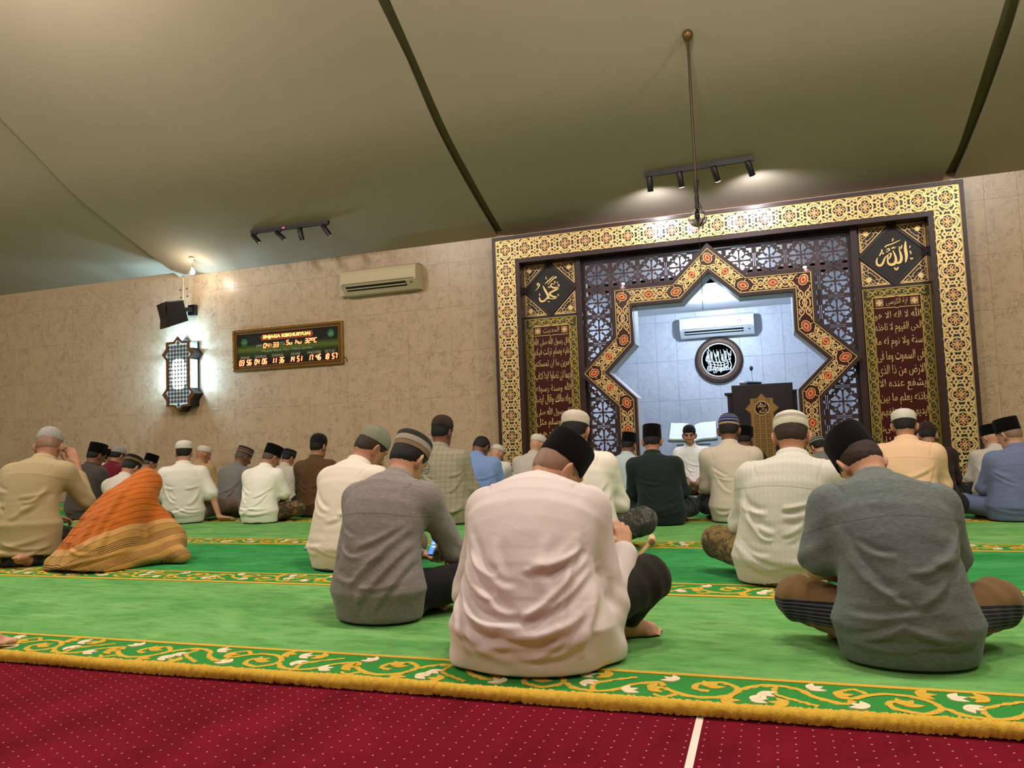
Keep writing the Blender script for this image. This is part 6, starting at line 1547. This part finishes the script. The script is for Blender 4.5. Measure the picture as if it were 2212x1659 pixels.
# front rows -------------------------------------------------------
PP['pink'] = person('man in pinkish-white long shirt and black velvet cap, nearest the camera, bowing over a bookrest', at(1150, 1488, 0.20), (1205, 927), yaw=2, yawlim=(0, 0), maxsway=0.3, neck=0.02, knees={-1: (-0.24, 0.30, 0.12), 1: (0.37, 0.36, 0.23)}, th=(-2, 60), head=(14, -46, -8), wide=1.22, deep=1.15, shirt=SH['pinkwhite'], trousers=TR_OLIVE, legs='kneeup', hair=BUZZ, skinm=SK2, cap_off=(0, 0.0, 0.0), cap_tilt=2,
    res=0.0065, bres=0.006, nfold=12, famp=0.011, flare=1.06, seed=4, L=0.62, extra_shirt=[p_cone((0.13, 0.02, 0.19), (0.235, 0.11, 0.04), 0.11, 0.085, 0.06), p_cone((-0.14, 0.0, 0.12), (-0.21, -0.02, 0.02), 0.09, 0.06, 0.06)],
    wrists={1: (0.29, 0.34, 0.33), -1: (0.06, 0.42, 0.30)}, elbows={1: (0.262, 0.16, 0.165), -1: (-0.29, 0.20, 0.20)}, hands={1: dict(d=(-0.12, 0.45, 0.85), up=(0.6, -0.6, 0.3), curl=1.25)}, cuff=0.075,
    folds=[((.20, .40), (.14, .33), (.02, .34), .013, .011), ((.21, .36), (.12, .24), (.02, .19), .016, .013), ((.19, .42), (.15, .30), (.13, .16), .012, .012), ((.22, .33), (.16, .22), (.02, .20), .016, .014), ((-.22, .36), (-.17, .27), (-.09, .24), .012, .011), ((-.23, .30), (-.18, .18), (-.06, .15), .014, .013), ((-.20, .22), (-.1, .15), (.06, .17), .018, .016), ((.21, .20), (.12, .13), (-.04, .14), .018, .015),
           ((-.22, .15), (-.1, .09), (.08, .11), .014, .014), ((.22, .13), (.16, .07), (.05, .07), .012, .014), ((.10, .45), (.06, .36), (.10, .27), .008, .02), ((-.08, .44), (-.10, .36), (-.04, .30), .007, .02), ((-.24, .25), (-.21, .14), (-.16, .06), .014, .014), ((.245, .28), (.24, .18), (.20, .06), .016, .016)])
PP['greyg'] = person('man in grey-green heathered shirt and black velvet cap, seated at the right front', at(1965, 1474, 0.19), (1835, 913), yaw=7, th=(-4, 52), sway=-0.12, head=(22, 16, -8), wide=1.06, deep=1.1, shirt=SH['greygreen'], sleeve='short', trousers=SA_ST, hair=HBR, skinm=SK2, cap_tilt=4, res=0.0065, bres=0.006, nfold=14, famp=0.010, seed=9, L=0.60, flare=1.04, kneelift=0.03,
    wrists={1: (0.14, 0.34, 0.17), -1: (-0.17, 0.22, 0.24)}, elbows={1: (0.19, 0.18, 0.28), -1: (-0.27, 0.10, 0.29)}, hands={-1: dict(d=(0.9, -0.1, -0.15), up=(-0.1, -0.3, 1), curl=0.5)})
PP['greyh'] = person('man in grey heathered shirt and brown-white patterned cap, looking at a phone', at(820, 1362, 0.18), (880, 935), yaw=-2, kw=0.27, th=(-4, 46), head=(14, -8, 0), wide=1.05, deep=1.08, shirt=SH['greyheather'], trousers=TR_BLACK, cap='pattern', hair=HB, skinm=SK2, res=0.0068, bres=0.0065, nfold=5, famp=0.008, seed=12, L=0.60, folds=[((.17, .40), (.06, .28), (-.06, .16), .012, .016), ((.19, .34), (.10, .22), (.0, .10), .013, .015), ((.20, .28), (.14, .16), (.06, .06), .012, .014), ((.16, .43), (.08, .36), (-.04, .33), .008, .014), ((-.18, .40), (-.15, .33), (-.16, .26), .010, .014), ((.04, .20), (.0, .12), (-.02, .04), .007, .016)],
    elbows={1: (0.26, 0.26, 0.26), -1: (-0.27, 0.18, 0.24)}, wrists={1: (0.11, 0.40, 0.24), -1: (0.0, 0.40, 0.22)}, hands={1: dict(d=(-0.35, 0.7, 0.5), up=(0.8, 0.3, 0.3), curl=0.6)})
PP['sage'] = person('man in cream shirt and sage knitted cap, behind the grey heathered shirt', at(740, 1240, 0.18), (800, 922), yaw=-8, th=(-4, 40), head=(18, -20, 0), wide=1.02, shirt=SH['cream'], trousers=TR_BROWN, cap='sage', hair=HBR, skinm=SK1, res=0.008, nfold=7, famp=0.008, seed=15)
PP['stone'] = person('man in pale stone shirt and white cap with dark patterned band', at(1690, 1278, 0.18), (1706, 888), yaw=0, th=(-6, 34), head=(8, 4, 0), wide=1.05, shirt=SH['stone'], trousers=SA_OL, cap='whiteband', hair=HBR, skinm=SK1, res=0.0075, bres=0.007, nfold=14, famp=0.011, seed=18, kneelift=0.03)
PP['khaki'] = person('man in khaki shirt and grey knitted cap at far left, hand at his face', at(52, 1228, 0.20), (104, 925), yaw=20, yawlim=(-4, 4), maxsway=0.2, th=(-2, 36), head=(10, 14, 0), wide=1.12, shirt=SH['khaki'], trousers=SA_DK, legs='kneel', cap='greyknit', hair=BUZZ, skinm=SK1, res=0.008, bres=0.006, nfold=14, famp=0.011, seed=21, L=0.52,
    elbows={1: (0.28, 0.25, 0.40), -1: (-0.26, 0.14, 0.32)}, wrists={1: (0.17, 0.31, 0.67), -1: (-0.05, 0.36, 0.28)}, hands={1: dict(d=(-0.45, 0.0, 1), up=(0.7, -0.5, 0.1), curl=0.7)})
PP['whitecap'] = person('man in cream-white shirt and white sewn cap, between the nearest man and the lattice', at(1262, 1205, 0.16), (1236, 887), yaw=-4, th=(-6, 30), head=(4, -6, 0), wide=1.05, shirt=SH['creamw'], trousers=TR_GREY, cap='whitesew', hair=HB, skinm=SK1, res=0.008, nfold=7, famp=0.009, seed=24, kneelift=0.03)
# middle rows ------------------------------------------------------
PP['bottle'] = person('man in dark green shirt and black velvet cap, left of the lecturer', at(1432, 1139, 0.16), (1406, 914), yaw=0, th=(-8, 24), head=(4, -4, 0), wide=1.0, kw=0.23, shirt=SH['bottle'], trousers=TR_NAVY, hair=HB, skinm=SK1, res=0.009, nfold=5, seed=27)
PP['beige'] = person('man in beige shirt and blue striped cap, right of the lecturer', at(1592, 1133, 0.16), (1574, 895), yaw=-4, th=(-8, 26), head=(4, -8, 0), wide=0.95, kw=0.21, shirt=SH['beige'], trousers=TR_NAVY, cap='bluestripe', hair=HB, skinm=SK3, res=0.009, nfold=8, seed=30)
PP['denim'] = person('man in blue chambray shirt and black velvet cap at the right edge', at(2165, 1131, 0.16), (2186, 898), yaw=12, th=(-8, 26), head=(6, 34, 0), wide=1.04, shirt=SH['denim'], trousers=SH['denim'], hair=BUZZ, skinm=SK2, res=0.009, nfold=8, seed=33)
PP['peach'] = person('man in peach shirt and plain white cap before the verse panel', at(1962, 1139, 0.16), (1952, 884), yaw=0, th=(-8, 28), head=(6, 2, 0), wide=1.08, shirt=SH['peach'], trousers=TR_BLACK, cap='white', hair=HB, skinm=SK1, res=0.009, nfold=6, seed=36)
PP['whites'] = person('man in white short-sleeved shirt and white cap, leaning on his straight right arm', at(398, 1133, 0.15), (398, 951), yaw=28, th=(-14, 16), head=(2, -2, 0), wide=1.0, shirt=SH['white'], sleeve='short', trousers=TR_BROWN, legs='side', cap='white', hair=HB, skinm=SK2, res=0.009, bres=0.007, nfold=8, famp=0.011, seed=39,
    elbows={1: (0.30, -0.06, 0.24), -1: (-0.25, 0.0, 0.26)}, wrists={1: (0.36, -0.08, 0.045), -1: (-0.20, 0.10, 0.08)}, hands={1: dict(d=(1, 0.1, -0.15), up=(0.1, 0, 1), curl=0.12), -1: dict(d=(-0.2, 1, 0), up=(0, 0, 1), curl=0.2)})
PP['whiteb'] = person('man in bright white shirt and black velvet cap with brown batik sarong by the wall', at(562, 1133, 0.15), (585, 957), yaw=-4, th=(-6, 34), head=(12, -24, 0), wide=1.06, shirt=SH['whiteb'], sleeve='short', trousers=SA_BR, hair=HG, skinm=SK1, res=0.009, nfold=9, famp=0.012, seed=42)
PP['plaid'] = person('man in grey plaid shirt and brown batik cap in front of the marble wall', at(968, 1136, 0.16), (958, 898), yaw=-6, th=(-8, 20), head=(2, -14, 0), wide=0.98, shirt=SH['plaid'], trousers=TR_BLACK, cap='brownbatik', hair=HB, skinm=SK3, res=0.009, nfold=8, seed=45)
PP['charcoal'] = person('man in charcoal shirt and black cap behind the khaki shirt', at(180, 1124, 0.15), (204, 954), yaw=8, th=(-8, 30), head=(6, -14, 0), shirt=SH['charcoal'], trousers=TR_BLACK, cap='peci', hair=HB, skinm=SK3, res=0.010, seed=48)
PP['wine'] = person('man in wine-red sweater and grey knitted cap behind the orange shawl', at(233, 1103, 0.15), (249, 965), yaw=-2, kw=0.24, th=(-2, 30), head=(8, -10, 0), shirt=SH['wine'], trousers=TR_BLACK, cap='greyknit', hair=HB, skinm=SK1, res=0.010, seed=51)
PP['gold'] = person('man in pale grey shirt and black cap with gold pattern behind the orange shawl', at(275, 1158, 0.15), (274, 984), yaw=0, th=(-8, 38), head=(14, -6, 0), shirt=SH['palegrey'], trousers=SA_ST, cap='blackgold', hair=HB, skinm=SK1, res=0.010, seed=54)
PP['tan'] = person('man in tan shirt, glasses and black velvet cap beside the orange shawl', at(312, 1103, 0.15), (321, 978), yaw=-4, kw=0.24, th=(-2, 30), head=(10, -30, 0), shirt=SH['tan'], trousers=TR_BLACK, hair=HG, skinm=SK1, res=0.010, seed=57)
PP['tancap'] = person('man in tan shirt and white cap half hidden by the white short-sleeved shirt', at(432, 1096, 0.15), (433, 963), yaw=-4, kw=0.24, th=(-2, 26), head=(8, -24, 0), shirt=SH['tan'], trousers=TR_BLACK, cap='white', hair=None, skinm=SK1, res=0.010, seed=60)
PP['slate'] = person('man in slate grey shirt and brown-cream striped cap by the wall', at(500, 1115, 0.15), (522, 965), yaw=-4, th=(-8, 34), head=(12, -18, 0), shirt=SH['slate'], trousers=TR_BROWN, cap='stripes', hair=HG, skinm=SK3, res=0.010, seed=63)
PP['lilacb'] = person('man in white shirt and black-grey cap half hidden behind the batik sarong', at(612, 1098, 0.15), (619, 971), yaw=-4, kw=0.24, th=(-2, 30), head=(10, -20, 0), shirt=SH['palegrey'], trousers=TR_BLACK, cap='blackgrey', hair=HB, skinm=SK1, res=0.010, seed=66)
PP['batik'] = person('man in brown batik shirt and soft black cap in front of the marble wall', at(684, 1118, 0.15), (690, 937), yaw=-4, th=(-8, 18), head=(0, -12, 0), shirt=SH['batik'], trousers=TR_BLACK, cap='black', hair=HB, skinm=SK1, res=0.0095, seed=69)
PP['blue'] = person('man in sky blue shirt, bare black hair, head bowed beside the mihrab', at(1046, 1118, 0.15), (1040, 943), yaw=-6, kw=0.24, th=(-2, 38), head=(22, -20, 0), shirt=SH['blue'], trousers=TR_BLACK, cap=None, hair=HB, skinm=SK3, res=0.010, seed=72)
PP['aqua'] = person('man in pale aqua shirt and black velvet cap beside the dark green shirt', at(1350, 1100, 0.15), (1354, 932), yaw=-6, kw=0.24, th=(-2, 24), head=(6, -6, 0), shirt=SH['aqua'], trousers=TR_BLACK, hair=HB, skinm=SK3, res=0.010, seed=75)
PP['hidwhite'] = person('man in pale grey shirt mostly hidden behind the nearest black velvet cap', at(1138, 1098, 0.15), (1156, 938), yaw=-4, kw=0.24, th=(-2, 30), head=(8, -20, 0), shirt=SH['palegrey'], trousers=TR_BLACK, cap='white', hair=None, skinm=SK2, res=0.011, seed=78)
PP['hidblue'] = person('man with a white cap mostly hidden behind the sky blue shirt', at(1066, 1093, 0.12), (1072, 960), yaw=-4, kw=0.24, th=(-2, 34), head=(14, -20, 0), shirt=SH['white'], trousers=TR_BLACK, cap='white', hair=None, skinm=SK2, res=0.011, seed=81)
PP['lilac'] = person('man in pale lilac shirt mostly hidden behind the white sewn cap', at(1258, 1113, 0.15), (1246, 940), yaw=-4, kw=0.24, th=(-2, 26), head=(8, -10, 0), shirt=SH['lilac'], trousers=TR_BLACK, cap='white', hair=HB, skinm=SK2, res=0.011, seed=84)
PP['dark25'] = person('man with a black velvet cap mostly hidden behind the blue striped cap', at(1606, 1095, 0.15), (1606, 918), yaw=-4, kw=0.24, th=(-2, 24), head=(6, -8, 0), shirt=SH['maroon'], trousers=TR_BLACK, hair=HB, skinm=SK3, res=0.011, seed=87)
PP['greystr'] = person('man with a grey striped cap peeping beside the white cap with dark band', at(1770, 1098, 0.15), (1768, 942), yaw=4, kw=0.24, th=(-2, 34), head=(12, 30, 0), shirt=SH['slate'], trousers=TR_BLACK, cap='greystripe', hair=HB, skinm=SK2, res=0.011, seed=90)
PP['maroon'] = person('man in dark maroon shirt and brown cap between the peach and chambray shirts', at(2020, 1100, 0.15), (2000, 913), yaw=2, kw=0.24, th=(-2, 28), head=(8, -4, 0), shirt=SH['maroon'], trousers=TR_BLACK, cap='brown', hair=HB, skinm=SK1, res=0.010, seed=93)
PP['hidright'] = person('man with a black velvet cap partly hidden behind the chambray shirt', at(2140, 1089, 0.12), (2143, 914), yaw=8, kw=0.24, th=(-2, 26), head=(4, 26, 0), shirt=SH['palegrey'], trousers=SA_DK, hair=None, skinm=SK2, res=0.010, seed=96)
PP['sliver'] = person('man with a black velvet cap, a sliver seen between charcoal shirt and wine sweater', at(216, 1089, 0.10), (224, 968), yaw=-2, kw=0.24, th=(-2, 26), head=(6, -10, 0), shirt=SH['white'], trousers=TR_BLACK, hair=HB, skinm=SK1, res=0.011, seed=99)
# someone seated just outside the left edge: only a heel shows
oq = onZ(-2, 1408, CT)
PP['edge'] = person('person just outside the left edge, only a bare heel showing', (oq[0]-0.79, oq[1]-0.30), None, yaw=0, s=1.0, shirt=SH['slate'], trousers=TR_BLACK, legs='side', hair=HB, skinm=SK2, res=0.012, bres=0.009, seed=120)
# lecturer, facing the congregation
lq = onZ(1492, 1069, CT)
PP['lect'] = person('lecturer in white shirt and black cap facing the congregation with a headset microphone', (lq[0]-0.02, lq[1]+0.30), (1488, 918), yaw=188, cap='black', th=(-4, 10), head=(2, 0, 0), wide=0.96, shirt=SH['lecture'], trousers=SA_BR, hair=HB, skinm=SK1, res=0.008, bres=0.0045, seed=101, face=True, nfold=16, famp=0.010,
    elbows={1: (0.27, 0.10, 0.26), -1: (-0.27, 0.10, 0.26)}, wrists={1: (0.17, 0.30, 0.19), -1: (-0.10, 0.32, 0.20)}, hands={1: dict(d=(-0.3, 0.7, -0.35), up=(0.3, 0.3, 1), curl=0.6), -1: dict(d=(0.5, 0.6, -0.3), up=(-0.2, 0.3, 1), curl=0.6)})
# person wrapped in the orange shawl
def shawl():
    q = at(222, 1236, 0.20); r = empty('person', (q[0], q[1], CT), (0, 0, math.radians(-8)), 0.86); tagp(r, 'person wrapped head to floor in an orange striped shawl, bowing low', 'person', 'seated worshippers')
    hc = np.array((0.04, 0.30, 0.52)); pr = [p_ell((0, 0.0, 0.14), (.13, .12, .12), None, .06), p_cone((0, 0.02, .15), (.06, .22, .40), .10, .09, .06), p_cone((.04, .20, .40), hc, .06, .055, .03), p_ell(hc+(0.0, .0, .02), (.072, .085, .09), None, .02), p_ell(hc+(0, .06, -.04), (.055, .05, .06), None, .02)]
    for sg in (1, -1): pr += [p_cone((sg*.09, .02, .12), (sg*.2, .38, .09), .06, .045, .03), p_cone((sg*.2, .38, .09), (sg*.1, -.05, .05), .04, .03, .03), p_cone((sg*.1, -.05, .05), (sg*.1, -.15, .04), .03, .022, .03)]+[p_cone((.03+sg*.10, .20, .36), (sg*.14, .28, .2), .04, .034, .03), p_cone((sg*.14, .28, .2), (sg*.06, .38, .14), .034, .025, .02)]+hand((sg*.06, .38, .14), (-sg*.2, .5, -.6), (0, 0, 1), sg)
    V, F = mesh_sdf(pr, (-.4, -.4, -.03), (.5, .7, .75), 0.009); V[:, 2] = np.maximum(V[:, 2], .002); linko('body', np_mesh('body', V, F), r, SK1)
    sq = [p_tube(np.array([(-.02, -.03, -.02), (0, .0, .12), (.02, .05, .27), (.03, .14, .40), (.04, .24, .49), (.045, .30, .535)]), [.30, .265, .225, .19, .145, .10], [.255, .225, .175, .15, .125, .105], .06), p_ell(hc+(0, 0.01, .025), (.098, .112, .112), None, .035),
          p_cone((.06, .24, .40), (.24, .34, .14), .10, .12, .07), p_cone((.02, .24, .40), (-.20, .26, .12), .10, .12, .07), p_cone((.20, .28, .09), (.46, .26, .055), .11, .055, .08), p_cone((-.1, .02, .08), (-.27, -.16, .03), .14, .07, .08), p_ell((0, .2, .06), (.36, .30, .10), None, .06), p_plane((0, 0, .004), (0, 0, -1), 'i', .01)]
    V, F = mesh_sdf(sq, (-.55, -.55, -.03), (.7, .75, .78), 0.0075); V = relax(V, F, 1, .4); Nn = normals(V, F)
    fo = [((.10, .56), (.16, .40), (.12, .16), .014, .018), ((.02, .55), (-.10, .36), (-.24, .08), .012, .022), ((.06, .42), (.08, .22), (.02, .05), .012, .018), ((-.12, .34), (-.18, .2), (-.28, .04), .011, .018), ((.16, .34), (.2, .2), (.18, .05), .012, .016), ((-.04, .30), (-.03, .18), (-.10, .05), .010, .016), ((.3, .14), (.2, .08), (.05, .06), .012, .014), ((.22, .10), (.1, .05), (-.1, .04), .012, .012), ((-.02, .16), (.06, .11), (.2, .12), .010, .012)]
    V = V+Nn*((fold_disp(V, Nn, fo)+noise3(V, 5, 18)*.004+noise3(V, 6, 40)*.0018)*np.clip((V[:, 2]-.01)/.03, 0, 1))[:, None]; V[:, 2] = np.maximum(V[:, 2], .003)
    linko('shawl', np_mesh('shawl', V, F), r, cloth('orange_striped_shawl', lin(186, 98, 30), 0.85, 0.08, kind='shawl', wr=0.25))
shawl()

# ================================================================== THINGS PEOPLE HOLD OR WEAR
def wpt(P, loc): return P['root'].matrix_world @ Vector(loc)
bpy.context.view_layer.update()
def glasses(P):
    mb = MB(); H = P['H']
    for sg in (1, -1):
        mb.tube([H((sg*.033+.021*math.cos(t), .106, .008+.016*math.sin(t))) for t in np.linspace(0, 2*math.pi, 13)[:-1]], .0014, 5, closed=True)
        mb.tube([H((sg*.054, .104, .012)), H((sg*.082, .06, .012)), H((sg*.084, -.01, .008)), H((sg*.082, -.03, -.006))], .0016, 5)
    mb.tube([H((-.012, .108, .01)), H((.012, .108, .01))], .0014, 5)
    mb.build('glasses', mat('dark_glasses_frame', lin(30, 26, 24), 0.3), P['root'])
for k in ('tan', 'greyh'): glasses(PP[k])
# lecturer's headset microphone
P = PP['lect']; H = P['H']
mb = MB(); mb.tube([H((.078, -.01, .0)), H((.080, .03, -.03)), H((.062, .085, -.060)), H((.045, .105, -.066))], .0022, 6); mb.build('headset_boom', BLACK, P['root'])
mb = MB(); mb.tube([H((.052, .103, -.066)), H((.040, .110, -.066)), H((.030, .112, -.066))], [.006, .0095, .006], 10); mb.build('headset_tip', BLACK, P['root'])
# phone in the hands of the man in grey
P = PP['greyh']; w = P['root'].matrix_world
ph = empty('phone', wpt(P, (0.075, 0.455, 0.275))); tagp(ph, 'smartphone with blue lit screen held by the man in grey heathered shirt', 'phone')
ph.rotation_euler = (math.radians(-48), 0, P['root'].rotation_euler[2]+math.radians(10))
mb = MB(); mb.box((-.036, -.004, -.075), (.036, .004, .075)); bevel(mb.build('case', BLACKP, ph), .003)
scr = mat('phone_screen', lin(20, 50, 110), 0.2, emit=(0.10, 0.30, 0.9), estr=1.3); b = NB(scr)
mb = MB(); mb.box((-.033, -.0052, -.070), (.033, -.0042, .070)); mb.build('screen', scr, ph)
mb = MB()
for i in range(5): mb.box((-.026, -.0058, .045-i*.02), (.012+.003*(i%3), -.0053, .052-i*.02))
mb.build('screen_text', mat('screen_white', lin(190, 210, 240), .4, emit=(.6, .75, 1), estr=1.2), ph)['kind'] = 'stuff'
# folding book rest with a book before the man in the pinkish shirt
bq = onZ(1374, 1238, CT)
rh = empty('book_rest', (bq[0], bq[1], CT), (0, 0, math.radians(8)), 0.74); tagp(rh, 'carved pale wooden folding book rest beside the right hand of the nearest man', 'book rest')
PW = speckled('pale_carved_wood', lin(206, 176, 124), 0.6, 0, 60, 0.25)
for s in (-1, 1):
    mb = MB(); ring = []
    for (xx, zz) in ((s*0.10, 0.0), (s*0.085, 0.0), (-s*0.105, 0.205), (-s*0.115, 0.22), (-s*0.125, 0.21)): ring.append((xx, zz))
    for y0, y1 in ((-0.09, -0.055), (-0.02, 0.02), (0.055, 0.09)):
        mb.prism(ring if s > 0 else ring[::-1], y0+(0.004 if s > 0 else 0), y1+(0.004 if s > 0 else 0))
    mb.tube([(-s*0.112, -0.10, 0.212), (-s*0.112, 0.10, 0.212)], 0.024, 12)
    mb.tube([(s*0.094, -0.09, 0.010), (s*0.094, 0.09, 0.010)], 0.010, 10)
    mb.build('leaf_panel', PW, rh)
mb = MB()
for s in (-1, 1): mb.lathe([(0.0, 0), (0.020, 0), (0.020, 0.003), (0.010, 0.004)], 14, axis='y', center=(s*0.112, -0.100, 0.212))
mb.build('end_roundel', mat('carved_dark', lin(130, 96, 58), 0.6), rh)['kind'] = 'stuff'
# folded pale blue cloth on the carpet
cq = onZ(684, 1189, CT); mb = MB()
rings = []
for t in np.linspace(-1, 1, 13):
    w_ = 0.075*(1-abs(t)**3)**0.5+0.004; h_ = 0.012*(1-t*t)**0.5+0.003
    rings.append([(t*0.11, w_*math.cos(a), 0.010+h_*math.sin(a)*(1+0.2*math.sin(7*t))-0.0) for a in np.linspace(0, 2*math.pi, 13)[:-1]])
mb.loft(rings); o = mb.build('folded_cloth', cloth('pale_blue_cloth', lin(150, 190, 196), 0.9)); o.location = (cq[0], cq[1]+0.05, CT+0.006); tagp(o, 'small folded pale blue cloth on the carpet beside the cream shirt', 'cloth')
